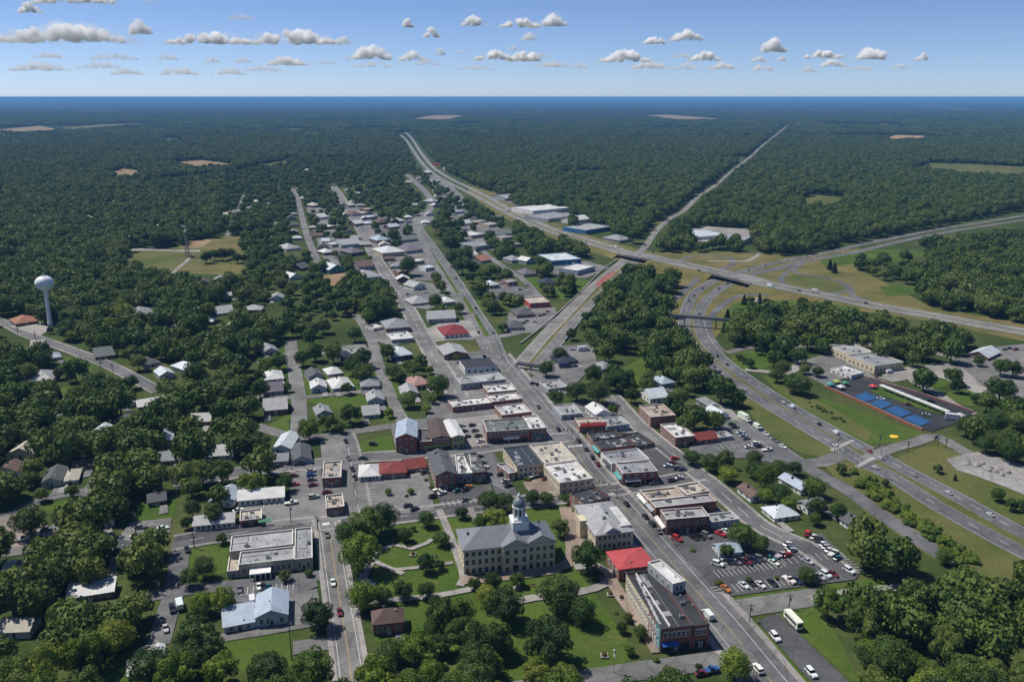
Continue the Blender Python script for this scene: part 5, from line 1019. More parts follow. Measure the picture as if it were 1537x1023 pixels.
def canopy():
    a, b_ = G(1322, 577, 3.2), G(1424, 617, 3.2); u = (b_ - a); L = u.length; t = tag(empty("canopy", (a.x, a.y, 0), math.atan2(u.y, u.x)), "long narrow white canopy on posts over the black lot", "canopy")
    m = MB(); m.box(0, L, -1.1, 1.1, 3.0, 3.3, 0, True, True); m.box(0, L, -1.15, -1.0, 2.75, 3.35, 0, True, True); m.box(0, L, 1.0, 1.15, 2.75, 3.35, 0, True, True); m.build("canopy_roof", plain("canopy_white", (.7, .7, .68)), t)
    for k in range(12): MB().tube((L * (k + .5) / 12, 0, 0), (L * (k + .5) / 12, 0, 3.0), .14, .14).build("post", STEEL, t)
    for k in range(11): MB().box(L * (k + .75) / 12 - .7, L * (k + .75) / 12 + .7, -.5, .5, 0, 1.1).build("bench_box", TRIMD if k % 2 else plain("bench_green", (.08, .14, .05)), t)
canopy()
for k, (x, y, c_, lab) in enumerate(((1246, 581, "teal", "teal market tent at the end of the black lot by the hedge"), (1256, 577, "lime", "lime green market tent at the end of the black lot"), (1268, 579, "green", "dark green market tent beside the lime tent"), (1262, 585, "white", "white market tent beside the blue courts"), (1310, 584, "red", "red market tent beside the planted island"), (1440, 628, "white", "white market tent by the far gate of the black lot"))):
    g = G(x, y); t = tag(empty("market_tent", g, .4), lab, "tent"); m = MB(); m.add([(-2, -2, 2.3), (2, -2, 2.3), (2, 2, 2.3), (-2, 2, 2.3), (0, 0, 3.5), (-2, -2, 2.0), (2, -2, 2.0), (2, 2, 2.0), (-2, 2, 2.0)], [(0, 1, 4), (1, 2, 4), (2, 3, 4), (3, 0, 4), (5, 6, 1, 0), (6, 7, 2, 1), (7, 8, 3, 2), (8, 5, 0, 3)]); awning(t, 0, .01, 1, c_); m.build("tent_roof", bpy.data.materials["awning_" + c_], t)
    for o in list(t.children):
        if o.name.startswith("awning"): bpy.data.objects.remove(o)
    for sx in (-1.9, 1.9):
        for sy in (-1.9, 1.9): MB().tube((sx, sy, 0), (sx, sy, 2.3), .06, .06, 6).build("post", STEEL, t)
g = G(1342, 656); t = tag(empty("inflatable_ring", g), "bright yellow inflated disc lying on the grass bank", "inflatable"); MB().lathe([(1.9, 0), (2.2, .3), (2.1, .6), (1.6, .75), (1.2, .7), (.3, .65)], 20).build("inflated_disc", plain("yellow_vinyl", (.80, .52, .02), .45, .1), t, True)
MB().lathe([(.5, .65), (.5, .8), (.1, .95)], 12).build("cap", plain("yellow_vinyl", (.8, .52, .02)), t)
# ================================================================= trees
def leaf_mat(name, stops, inst=True):
    m, nt, b = new_mat(name)
    oi = nt.nodes.new("ShaderNodeObjectInfo"); n1 = noise(nt, 1.7, 3, .6, "Object"); n2 = noise(nt, .009, 4, .7, "World")
    ad = nt.nodes.new("ShaderNodeMath"); ad.operation = "MULTIPLY_ADD"; ad.inputs[1].default_value = .75; nt.links.new(oi.outputs["Random"], ad.inputs[0])
    a2 = nt.nodes.new("ShaderNodeMath"); a2.operation = "MULTIPLY_ADD"; a2.inputs[1].default_value = .45; nt.links.new(n1.outputs["Fac"], a2.inputs[0]); nt.links.new(ad.outputs[0], a2.inputs[2])
    nt.links.new(n2.outputs["Fac"], ad.inputs[2])
    sc = nt.nodes.new("ShaderNodeMath"); sc.operation = "MULTIPLY"; sc.inputs[1].default_value = .58; nt.links.new(a2.outputs[0], sc.inputs[0])
    r = ramp(nt, sc.outputs[0], stops)
    col = mix(nt, 1.0, r.outputs[0], oi.outputs["Color"], "MULTIPLY")
    nt.links.new(col, b.inputs["Base Color"]); b.inputs["Roughness"].default_value = .6; b.inputs["Specular IOR Level"].default_value = .25
    tr = nt.nodes.new("ShaderNodeBsdfTranslucent"); nt.links.new(col, tr.inputs[0]); mx = nt.nodes.new("ShaderNodeMixShader"); mx.inputs[0].default_value = .22
    nt.links.new(b.outputs[0], mx.inputs[1]); nt.links.new(tr.outputs[0], mx.inputs[2]); nt.links.new(mx.outputs[0], nt.nodes["Material Output"].inputs["Surface"])
    return m
LEAF = leaf_mat("broad_leaves", [(.16, (.026, .053, .011)), (.40, (.050, .095, .016)), (.62, (.084, .138, .022)), (.86, (.140, .176, .036))])
NEEDLE = leaf_mat("needles", [(.3, (.020, .038, .016)), (.8, (.042, .064, .024))])
BARK = plain("bark", (.085, .065, .05), .95, .3, 1.0, 6.0)
def crown_mesh(name, seed, nlobe, nleaf, size, flat=.8, core=.62, trunk=False, cz=1.08, spread=.62, lr=(.28, .46)):
    r = np.random.default_rng(seed); lobes = []
    for i in range(nlobe):
        t = (i + .5) / nlobe; ph = i * 2.39996 + r.uniform(-.4, .4); zz = 1 - 2 * t * .86; rad = math.sqrt(max(0, 1 - zz * zz)); q = r.uniform(.82, 1.08)
        lobes.append((np.array([rad * math.cos(ph) * spread * q, rad * math.sin(ph) * spread * q, zz * spread * flat * q]), r.uniform(*lr)))
    per = [l[1] ** 2 for l in lobes]; tot = sum(per); V = []; F = []
    for (c, R_), p in zip(lobes, per):
        k = int(nleaf * p / tot)
        d = r.normal(size=(k, 3)); d /= np.linalg.norm(d, axis=1)[:, None]
        # leaves hidden inside the crown are not worth having
        pos = c + d * R_ * r.uniform(.82, 1.06, size=(k, 1)) * np.array([1, 1, .85])
        nrm = d + r.normal(size=(k, 3)) * .45; nrm /= np.linalg.norm(nrm, axis=1)[:, None]
        a = np.cross(nrm, r.normal(size=(k, 3))); a /= np.linalg.norm(a, axis=1)[:, None]; b_ = np.cross(nrm, a)
        s = size * r.uniform(.6, 1.25, size=(k, 1)); asp = r.uniform(.55, .95, size=(k, 1))
        base = len(V) ; 
        bend = nrm * s * .25
        q = np.stack([pos - a * s, pos - b_ * s * asp - bend * .5, pos + a * s, pos + b_ * s * asp - bend * .5], axis=1) + np.array([0, 0, cz])
        V += [tuple(x) for x in q.reshape(-1, 3)]; F += [(base + 4 * i, base + 4 * i + 1, base + 4 * i + 2, base + 4 * i + 3) for i in range(k)]
    M = [0] * len(F)
    # the shaded mass inside: twigs and inner leaves
    bm = bmesh.new(); bmesh.ops.create_icosphere(bm, subdivisions=2, radius=1)
    k0 = len(V)
    for v in bm.verts:
        d = np.array(v.co); best = 0
        for c, R_ in lobes:
            pr = float(np.dot(c, d)); perp = np.linalg.norm(c - d * pr)
            if perp < R_: best = max(best, pr + math.sqrt(R_ * R_ - perp * perp))
        V.append(tuple(d * max(.25, best * .74) + np.array([0, 0, cz])))
    F += [tuple(k0 + v.index for v in f.verts) for f in bm.faces]; M += [0] * len(bm.faces); bm.free()
    if trunk:
        b2 = MB(); b2.tube((0, 0, 0), (0, 0, cz), .07, .04, 5); k1 = len(V); V += b2.v; F += [tuple(k1 + i for i in f) for f in b2.f]; M += [1] * len(b2.f)
    me = bpy.data.meshes.new(name); me.from_pydata(V, [], F); me.materials.append(LEAF)
    if trunk: me.materials.append(BARK); me.polygons.foreach_set("material_index", M)
    me.update(); return me
def trunk_mesh(seed):
    r = random.Random(seed); b = MB(); p = Vector((0, 0, -.01)); rad = .062
    b.tube(p, (0, 0, .04), .085, .064, 8); p = Vector((0, 0, .04))
    for k in range(4):
        q = p + Vector((r.uniform(-.03, .03), r.uniform(-.03, .03), .17)); b.tube(p, q, rad, rad * .9, 7); p = q; rad *= .9
    for k in range(7):
        a = k * .9 + r.uniform(-.3, .3); q = p + Vector((math.cos(a) * r.uniform(.25, .5), math.sin(a) * r.uniform(.25, .5), r.uniform(.2, .55))); s = Vector((0, 0, r.uniform(.35, .7)))
        b.tube(s, (s + q) / 2 + Vector((0, 0, .05)), .032, .024, 5); b.tube((s + q) / 2 + Vector((0, 0, .05)), q, .024, .01, 5)
    return b.mesh("trunk", [BARK])
CROWNS = [crown_mesh("crown", 100 + i, [15, 19, 23, 17, 13, 21, 26, 16][i], 5200, .043, [.8, .72, .95, .85, .7, .9, .78, 1.05][i], spread=[.66, .7, .66, .68, .74, .66, .72, .62][i], lr=(.2, .42)) for i in range(8)]
SPARSE = [crown_mesh("crown", 150 + i, 15, 1500, .045, 1.0, core=.3, spread=.72, lr=(.18, .34)) for i in range(2)]
TRUNKS = [trunk_mesh(i) for i in range(4)]
def conifer_mesh(seed, nleaf=1500, trunk=False):
    r = np.random.default_rng(seed); V = []; F = []
    for i in range(nleaf):
        t = r.uniform(0, 1) ** .75; z = .35 + 3.0 * (1 - t); rad = .12 + .88 * t ** .9 * (1 + .22 * math.sin(z * 9)); ph = r.uniform(0, 6.283); q = rad * r.uniform(.65, 1.0)
        c = np.array([math.cos(ph) * q, math.sin(ph) * q, z - .25 * q]); o = np.array([math.cos(ph), math.sin(ph), -.35]); sd = np.array([-math.sin(ph), math.cos(ph), r.uniform(-.3, .3)]); s = r.uniform(.09, .18)
        b = len(V); V += [tuple(c - o * s), tuple(c - sd * s * .6), tuple(c + o * s), tuple(c + sd * s * .6)]; F.append((b, b + 1, b + 2, b + 3))
    bb = MB(); bb.lathe([(.72, .45), (.6, 1.1), (.4, 2.0), (.02, 3.1)], 9); k = len(V); V += bb.v; F += [tuple(k + i for i in f) for f in bb.f]
    me = bpy.data.meshes.new("crown"); me.from_pydata(V, [], F); me.materials.append(NEEDLE); me.update(); return me
CONES = [conifer_mesh(5), conifer_mesh(6)]
tb = MB(); tb.tube((0, 0, -.01), (0, 0, 1.6), .1, .05, 7); CTRUNK = tb.mesh("trunk", [BARK])
SHRUBS = [crown_mesh("shrub", 300 + i, 8, 420, .15, .75, cz=.62, spread=.5, lr=(.4, .55)) for i in range(3)]
TONE = {0: (.62, .72, .8), 1: (1, 1, 1), 2: (1.55, 1.45, .95), 3: (1.25, .95, 1.0)}
TW = {0: "dark green", 1: "green", 2: "yellow green", 3: "brownish"}
n_tree = [0]; TREES = []
def tree(g, r, tone, label, group=None, kind="broadleaf_tree", zs=None):
    i = n_tree[0]; n_tree[0] += 1
    t = empty(kind, (g.x, g.y, 0), rnd.uniform(0, 6.28)); tag(t, label, "tree", group)
    z = zs or rnd.uniform(.82, 1.22); t.scale = (r, r, r * z)
    if kind == "broadleaf_tree": c = link("crown", CROWNS[(i * 5 + int(g.x)) % 8] if not (group and rnd.random() < .07) else SPARSE[i % 2], t); link("trunk", TRUNKS[i % 4], t)
    else: c = link("crown", CONES[i % 2], t); link("trunk", CTRUNK, t)
    j = rnd.uniform(.85, 1.15); c.color = (*[v * j for v in TONE[tone]], 1)
    TREES.append((g.x, g.y, r)); return t
def at_crown(px, py, rp, k=1.08):
    z = 6.0
    for _ in range(4):
        g = G(px, py, z); d = math.hypot(g.x, g.y); s = FPX * 1.0 / math.sqrt(g.x**2 + g.y**2 + (CAMZ - z) ** 2); r = rp / s; z = r * k
    g = G(px, py, z); return Vector((g.x, g.y, 0)), r
ORD = ["first", "second", "third", "fourth", "fifth", "sixth", "seventh", "eighth", "ninth", "tenth", "eleventh", "twelfth", "thirteenth", "fourteenth", "fifteenth", "sixteenth", "seventeenth", "eighteenth", "nineteenth", "twentieth", "twenty first", "twenty second", "twenty third", "twenty fourth", "twenty fifth", "twenty sixth", "twenty seventh", "twenty eighth"]
HAND = [
 ("{c} tree covering the street corner of the courthouse square", [(548, 782, 30, 1)]), ("{c} tree just behind the square's corner tree", [(572, 774, 26, 0)]), ("{c} tree nearest the centre line street on the square", [(542, 828, 32, 2)]), ("{c} low tree between the two big square corner trees", [(522, 800, 22, 1)]),
 ("{c} tree on the square's far lawn by the side street", [(640, 776, 14, 0)]), ("{c} round tree beside the thin path to the side street", [(692, 767, 11, 0)]), ("{c} tree above the curved path on the square", [(607, 800, 12, 0)]), ("tiny {c} tree alone on the square's far lawn", [(620, 792, 5, 0)]),
 ("{c} tree shading the path west of the courthouse", [(663, 806, 13, 0)]), ("{c} tree on the mid lawn west of the courthouse", [(640, 843, 16, 0)]), ("small {c} tree touching the mid lawn tree", [(660, 846, 9, 0)]), ("{c} tree behind the courthouse roof, {o} from the west", [(733, 748, 17, 0), (757, 750, 16, 0)]), ("{c} broad tree close behind the courthouse", [(742, 775, 20, 2)]), ("{c} tree tucked behind the courthouse roof corner", [(722, 783, 13, 1)]), ("{c} tree behind the courthouse dome", [(772, 760, 12, 1)]),
 ("{c} small shrub like tree in the lot planter, {o} from the west", [(583, 737, 6, 2), (617, 736, 6, 2)]),
 ("{c} tree east of the courthouse dome, {o} from the dome", [(799, 746, 13, 0), (820, 745, 13, 0)]), ("{c} small tree by the red brick shop behind the hall", [(853, 748, 9, 1)]), ("thin {c} tree between courthouse and cream hall", [(841, 790, 15, 1)]), ("large {c} tree before the red roofed building", [(881, 834, 27, 0)]),
 ("{c} tree in front of the courthouse steps", [(776, 868, 13, 1)]), ("{c} tree in front of the courthouse's long wall", [(740, 871, 15, 0)]), ("small {c} tree at the courthouse's front west corner", [(712, 874, 11, 1)]), ("{c} tree where the front lawn meets the wood", [(731, 893, 19, 2)]),
 ("broad {c} tree at the bend of the lawn path", [(838, 886, 31, 0)]), ("spreading {c} tree on the open lawn", [(875, 916, 22, 0)]), ("huge {c} oak on the lower lawn", [(823, 953, 41, 0)]), ("{c} tree below the huge oak, {o} from the wood", [(803, 1008, 23, 2), (847, 1014, 20, 2)]),
 ("small {c} lawn tree before the corner block, {o} from the path", [(933, 941, 9, 1), (943, 925, 8, 3), (962, 946, 12, 1), (945, 974, 9, 2)]), ("{c} tree at the foot of the side street by the corner block", [(1006, 1014, 17, 1)]), ("{c} tree on the traffic island below the corner block", [(1104, 996, 25, 2)]), ("little {c} tree on the grass beside the side street", [(1049, 999, 6, 0)]),
 ("{c} tree at the bottom of the parking lot", [(1212, 861, 14, 1)]), ("wide {c} tree at the end of the east street", [(1244, 902, 25, 2)]), ("slim {c} tree in the parking lot's lower island", [(1124, 868, 5, 2)]), ("slim {c} tree near the lot's lower bays", [(1166, 866, 4, 2)]),
 ("large {c} tree above the lot's small white house", [(1114, 800, 21, 1)]), ("{c} tree by the lane beside the lot", [(1142, 815, 14, 0)]), ("{c} tree hiding the lot's small white house", [(1091, 824, 12, 0)]),
 ("{c} round tree at the lane corner", [(1094, 708, 15, 2)]), ("{c} tree in the clump between the two lots, {o} from the street", [(1039, 684, 13, 1), (1067, 692, 15, 1), (1090, 688, 15, 1), (1133, 684, 13, 0)]), ("{c} tree above the brown gabled house, {o} along the lot", [(1132, 702, 14, 0), (1150, 714, 18, 2), (1169, 700, 14, 1), (1192, 700, 12, 0)]),
 ("{c} tree beside the brown gabled house", [(1150, 740, 13, 2)]), ("{c} dark clump tree behind the wide white house", [(1172, 737, 17, 0)]), ("{c} tree before the grey gabled house under the ramp", [(1224, 728, 17, 1)]), ("{c} tree behind the wide white house's roof", [(1186, 753, 13, 2)]), ("{c} tree in front of the back road house", [(1227, 756, 16, 0)]), ("{c} tree at the upper end of the parking lot", [(1224, 777, 10, 1)]), ("{c} tree east of the back road house", [(1258, 765, 13, 0)]),
 ("single {c} tree at the highway crossing bank", [(1264, 702, 9, 1)]), ("single {c} tree on the bank below the gravel yard", [(1408, 702, 7, 0)]), ("{c} tree beside the gravel yard, {o} from the highway", [(1499, 741, 10, 1), (1518, 756, 9, 0), (1533, 757, 9, 0)]), ("small {c} tree on the scrubby slope by the highway", [(1329, 724, 6, 0)]), ("{c} tree at the end of the frontage road", [(1419, 834, 12, 1)]),
 ("{c} tree on the grass island behind the black lot", [(1383, 561, 11, 0)]), ("{c} tree on the second grass island behind the black lot", [(1437, 576, 12, 0)]), ("small {c} tree near the second grass island's edge", [(1466, 596, 8, 0)]), ("large {c} tree beyond the second grass island", [(1503, 580, 21, 0)]), ("{c} tree above the paved yard, {o} from the garage", [(1503, 549, 13, 1), (1521, 551, 13, 1)]), ("{c} tree beside the pale blue garage", [(1469, 539, 9, 1)]), ("{c} tree behind the cream hall's end", [(1353, 529, 9, 1)]),
 ("{c} tree at the drive below the black lot", [(1451, 638, 15, 1)]), ("{c} tree in the grove below the black lot, {o} from the drive", [(1481, 664, 14, 0), (1493, 631, 20, 0), (1500, 660, 18, 1), (1516, 672, 18, 1), (1530, 625, 17, 1)]),
 ("tall {c} tree before the cream hall's yard", [(1199, 531, 14, 0)]), ("small {c} tree in the cream hall's paved yard", [(1228, 556, 9, 0)]), ("{c} tree in the clump by the dual carriageway, {o} from the slip road", [(1166, 561, 12, 0), (1174, 552, 13, 1), (1191, 571, 17, 1), (1204, 577, 15, 0), (1209, 552, 9, 1)]),
 ("{c} bushy tree on the green triangle by the slip road, {o} from its tip", [(1110, 534, 6, 0), (1117, 539, 6, 0), (1126, 544, 8, 0), (1139, 524, 8, 0)]),
 ("{c} tree by the short footbridge", [(820, 552, 13, 0)]), ("{c} tree beside the end of the sunken road", [(840, 529, 12, 1)]), ("{c} tree by the main street below the footbridge lots", [(835, 594, 13, 0)]), ("{c} tree in the tall group behind the white gabled house, {o} from the main street", [(866, 584, 18, 0), (898, 586, 20, 0), (891, 560, 16, 0), (935, 569, 21, 0), (918, 571, 15, 0)]), ("{c} tree near the highway woods, {o} from the lane", [(948, 592, 13, 0), (971, 575, 14, 1), (1010, 601, 17, 0), (1018, 616, 14, 0)]), ("small {c} tree at the head of the back lane", [(920, 614, 10, 2)]),
 ("huge round {c} tree beside the pink brown hip roof", [(657, 576, 20, 1)]), ("small {c} tree at the foot of the huge round tree", [(649, 597, 9, 1)]), ("{c} tree in the clump above the pink brown hip roof, {o} from the narrow street", [(589, 556, 13, 1), (600, 562, 12, 1), (613, 547, 9, 1), (632, 540, 14, 1), (645, 554, 7, 2)]), ("{c} leafy clump before the grey gabled house on the narrow street", [(612, 596, 15, 1)]), ("{c} tree beside the house with the dark walls", [(582, 526, 14, 0)]), ("{c} tree in the grove west of the narrow street, {o} from the north", [(545, 534, 17, 0), (529, 547, 16, 0), (545, 557, 17, 1), (520, 581, 10, 0), (525, 617, 18, 0)]), ("{c} small tree beside the grey bungalow's yard", [(584, 619, 8, 2)]), ("low {c} tree in front of the grey church hall", [(687, 537, 7, 1)]), ("rounded {c} shrub like tree by the small park", [(640, 612, 8, 2)]),
 ("round {c} tree at the head of the short street", [(454, 536, 13, 0)]), ("{c} tree beside the brown roofed ranch house", [(431, 580, 8, 0)]), ("spreading {c} tree west of the brown roofed ranch house", [(389, 581, 16, 0)]), ("{c} tree at the short street's corner lawn", [(399, 546, 13, 2)]), ("{c} tree where the short street meets the cross street", [(463, 641, 19, 2)]), ("{c} big tree next to the pale blue gabled house", [(386, 662, 21, 0)]), ("{c} tree over the steep roofed house", [(491, 631, 15, 1)]), ("{c} tree beside the steep roofed house's street", [(510, 640, 10, 1)]),
 ("wide {c} tree in front of the long white building", [(376, 721, 21, 2)]), ("round {c} tree at the end of the long white building", [(428, 723, 14, 0)]), ("large {c} tree over the low white building", [(319, 768, 17, 0)]), ("{c} tree beside the thin path to the side street corner, {o} from the lawn", [(289, 762, 13, 0), (281, 783, 10, 0)]), ("{c} tree on the civic building's lawn by the side street", [(333, 806, 10, 1)]), ("{c} tree in the tall row behind the blue grey workshop, {o} from the west", [(273, 708, 21, 1), (303, 706, 20, 1), (331, 706, 21, 1)]),
 ("small {c} tree lining the crossing street, {o} from the dark gabled house", [(62, 741, 10, 1), (107, 736, 10, 1)]), ("large {c} tree over the dirt yard", [(43, 777, 25, 0)]), ("{c} tree beside the dark gabled house's garden", [(45, 716, 13, 1)]), ("thin sparse {c} tree on the dirt yard's verge", [(50, 812, 4, 2)]), ("large {c} tree over the street bend", [(163, 700, 20, 0)]),
 ("{c} tree on the civic building's lower lawn", [(306, 850, 17, 0)]), ("small {c} tree in the lot before the civic building, {o} from the west", [(428, 862, 10, 1), (464, 858, 7, 1)]), ("{c} tree left of the blue grey metal workshop", [(335, 899, 21, 2)]), ("{c} tree at the lane crossing above the trailer", [(302, 903, 18, 2)]), ("{c} tree at the corner of the lane crossing", [(284, 866, 15, 0)]), ("huge {c} tree above the field's west edge, {o} from the drive", [(290, 948, 30, 0), (318, 965, 22, 0)]), ("{c} tree below the field, {o} from the west", [(330, 1003, 27, 2), (402, 1002, 28, 0), (470, 1002, 33, 2)]), ("wide {c} tree between workshop and street", [(476, 917, 26, 0)]),
 ("{c} tree at the wood's corner by the centre line street, {o} from the street", [(545, 892, 24, 2), (573, 891, 17, 1), (605, 884, 16, 0), (639, 884, 14, 0)]),
 ("{c} tree by the curved street's last bend", [(195, 571, 12, 0)]), ("{c} tree on the curved street's long lawn, {o} from the pale grey house", [(88, 559, 9, 0), (105, 564, 8, 1)]), ("{c} tree on the lawn's west side above the pale grey house", [(63, 541, 14, 0)]), ("{c} tree behind the pale grey hip roofed house", [(42, 556, 15, 1)]), ("{c} tree above the long white roof, {o} from the lawn", [(143, 574, 18, 0), (160, 578, 17, 0)]),
 ("{c} crown beyond the water tower street, {o} from the tower", [(140, 499, 15, 0), (165, 486, 15, 2), (185, 466, 16, 2)]), ("{c} tree beside the water tower's stem", [(100, 488, 13, 0)]), ("small {c} tree at the water tower's foot", [(75, 495, 5, 0)]),
 ("{c} tree at the wood edge beside the straight street, {o} from the grey hipped shop", [(552, 472, 13, 2), (590, 466, 11, 1)]), ("{c} tree in the midst of the straight street lots", [(612, 398, 15, 0)]), ("{c} tree beside the median street, {o} from the crimson roof", [(689, 461, 9, 0), (654, 452, 13, 0), (662, 428, 11, 1), (654, 413, 10, 1)]), ("{c} tree on the corner lawn of the winding side road, {o} from the median street", [(705, 416, 8, 0), (730, 410, 9, 1), (714, 432, 8, 0), (720, 441, 6, 0)]), ("{c} tree in the grove above the corner lawn, {o} from the median street", [(682, 384, 15, 0), (694, 396, 15, 0), (710, 400, 11, 0), (676, 362, 14, 0)]), ("{c} tree beyond the green grey roof", [(590, 351, 11, 0)]),
 ("{c} tree in the dark ball field row, {o} from the mast", [(310, 385, 9, 0), (321, 381, 9, 0), (333, 380, 10, 0), (345, 379, 9, 0), (356, 386, 8, 0), (365, 387, 7, 0)]), ("tall {c} tree on the grass behind the footbridge, {o} from the mast", [(1127, 448, 7, 0), (1118, 467, 7, 0), (1150, 452, 6, 0), (1205, 452, 8, 0), (1178, 456, 6, 1), (1242, 456, 7, 0), (1232, 464, 7, 0), (1166, 466, 7, 0)]), ("{c} tree beside the purple roofed house", [(815, 402, 9, 0)]), ("{c} tree at the sunken road's bend, {o} from the road", [(858, 500, 10, 0), (885, 477, 15, 0)]),
]
CONIF = [("{c} conifer on the grass by the carriageway ramp, {o} from the footbridge", [(1092, 470, 5, 0), (1087, 490, 5, 0), (1117, 449, 5, 0), (1140, 447, 5, 0)]),
         ("{c} cone shaped tree on the chapel lawn", [(862, 431, 6, 0)]), ("small {c} cone tree beside the chapel", [(830, 434, 5, 0)]), ("dark {c} conifer on the water tower street lawn, {o} from the street", [(122, 549, 5, 0), (89, 590, 5, 0)]),
         ("{c} conifer on the bank below the gravel yard", [(1434, 716, 3, 0)]), ("{c} conifer before the interchange woods, {o} from the ramp", [(1246, 396, 5, 0), (1253, 401, 5, 0)])]
def hand(tab, kind):
    for tmpl, L in tab:
        for i, (px, py, rp, tone) in enumerate(L):
            g, r = at_crown(px, py, rp, 1.08 if kind == "broadleaf_tree" else 1.6)
            lab = tmpl.format(c=TW[tone], o=ORD[i])
            if len(lab.split()) > 16: lab = lab.replace('yellow green', 'yellowish').replace('dark green', 'dark')
            tree(g, r, tone, lab, None, kind, rnd.uniform(.88, 1.04) if kind == "broadleaf_tree" else .9)
hand(HAND, "broadleaf_tree"); hand(CONIF, "conifer_tree")
# ---- shrubs on the slopes and in gardens
def shrub(px, py, rp, label, group, tone=2):
    g = G(px, py); r = rp / ppm(px, py); o = link("shrub", SHRUBS[int(px) % 3], None, (g.x, g.y, -.05), rnd.uniform(0, 6)); o.scale = (r, r, r * .9); o.color = (*TONE[tone], 1); tag(o, label, "shrub", group)
rs = random.Random(4)
for i in range(96):
    t = i / 95; px = 1288 + t * 172 + rs.uniform(-11, 11); py = 718 + t * 128 + rs.uniform(-9, 9); shrub(px, py, rs.uniform(4.5, 10), "bushy green shrub in the scrub strip between highway and frontage road", "scrub along the highway", rs.choice((1, 2, 2)))
for i in range(16):
    t = i / 15; shrub(1218 + t * 45 + rs.uniform(-3, 3), 606 + t * 26 + rs.uniform(-3, 3), rs.uniform(2, 3.5), "small bush on the grass bank below the black lot", "bushes on the grass bank", 1)
for k, (px, py, rp, lab) in enumerate(((1008, 802, 5, "round shrub at the lot entrance beside the dark brick shop"), (1078, 878, 8, "dark red shrub on the island at the lot's street side"), (1088, 887, 5, "small flowering shrub beside the dark red shrub"), (1040, 828, 5, "clipped shrub on the traffic island by the main street"), (985, 993, 6, "low hedge bush at the lawn corner by the side street"), (957, 917, 4, "little dark shrub beside the brick path"), (925, 921, 4, "pale shrub bed on the lawn by the brick path"), (842, 748, 5, "bush beside the white roofed block"), (792, 721, 6, "round bush in the yard beside the navy roofed building"), (610, 746, 4, "small orange flowering bush in the lot planter"), (647, 733, 4, "clipped bush beside the tall gabled brick building"), (640, 722, 4, "low shrub bed beside the cream side wall"), (705, 706, 4, "bush row beside the shop lane"), (1036, 668, 6, "bushes by the brick hall's wall"))):
    shrub(px, py, rp, lab, None, 3 if "red" in lab or "orange" in lab else 1)
# ---- the woods: a mask of open ground, then a jittered scatter
MX0, MY0, MS = -2400.0, 100.0, 4.0; MW, MH = 1200, 900
mask = np.zeros((MH, MW), bool); gxs = MX0 + (np.arange(MW) + .5) * MS; gys = MY0 + (np.arange(MH) + .5) * MS
def stamp_poly(P, arr, val=True, grow=0.0):
    P = np.array(P); x0, x1, y0, y1 = P[:, 0].min() - grow, P[:, 0].max() + grow, P[:, 1].min() - grow, P[:, 1].max() + grow
    i0, i1 = max(0, int((x0 - MX0) / MS)), min(MW, int((x1 - MX0) / MS) + 2); j0, j1 = max(0, int((y0 - MY0) / MS)), min(MH, int((y1 - MY0) / MS) + 2)
    if i0 >= i1 or j0 >= j1: return
    X, Y = np.meshgrid(gxs[i0:i1], gys[j0:j1]); ins = np.zeros(X.shape, bool); n = len(P)
    for k in range(n):
        ax, ay = P[k]; bx, by = P[(k + 1) % n]
        c = ((ay > Y) != (by > Y)); ins ^= c & (X < (bx - ax) * (Y - ay) / ((by - ay) if by != ay else 1e-9) + ax)
        if grow > 0:
            dx, dy = bx - ax, by - ay; L2 = dx * dx + dy * dy + 1e-9; t = np.clip(((X - ax) * dx + (Y - ay) * dy) / L2, 0, 1); ins |= (X - ax - t * dx) ** 2 + (Y - ay - t * dy) ** 2 < grow * grow
    arr[j0:j1, i0:i1][ins] = val
def stamp_line(P, hw):
    for (ax, ay), (bx, by) in zip(P[:-1], P[1:]):
        x0, x1, y0, y1 = min(ax, bx) - hw, max(ax, bx) + hw, min(ay, by) - hw, max(ay, by) + hw
        i0, i1 = max(0, int((x0 - MX0) / MS)), min(MW, int((x1 - MX0) / MS) + 2); j0, j1 = max(0, int((y0 - MY0) / MS)), min(MH, int((y1 - MY0) / MS) + 2)
        if i0 >= i1 or j0 >= j1: continue
        X, Y = np.meshgrid(gxs[i0:i1], gys[j0:j1]); dx, dy = bx - ax, by - ay; L2 = dx * dx + dy * dy + 1e-9; t = np.clip(((X - ax) * dx + (Y - ay) * dy) / L2, 0, 1)
        mask[j0:j1, i0:i1] |= (X - ax - t * dx) ** 2 + (Y - ay - t * dy) ** 2 < hw * hw
def fwd(p, k):
    d = math.hypot(*p); return (p[0] * (1 - k * d / CAMZ / d * 1.0), p[1] * (1 - k * d / CAMZ / d * 1.0)) if d < 5200 else p
for e in list(BLOCK):
    if e[2] == -7.0 or (e[0] == 'line' and e[2] >= 12):
        for k in (5, 10): BLOCK.append((e[0], [fwd(q, k) for q in e[1]], max(e[2] if e[0] == 'line' else 0, 0)))
for e in BLOCK:
    if e[0] == "line": stamp_line(e[1], e[2])
    else: stamp_poly(e[1], mask, True, max(0, e[2]))
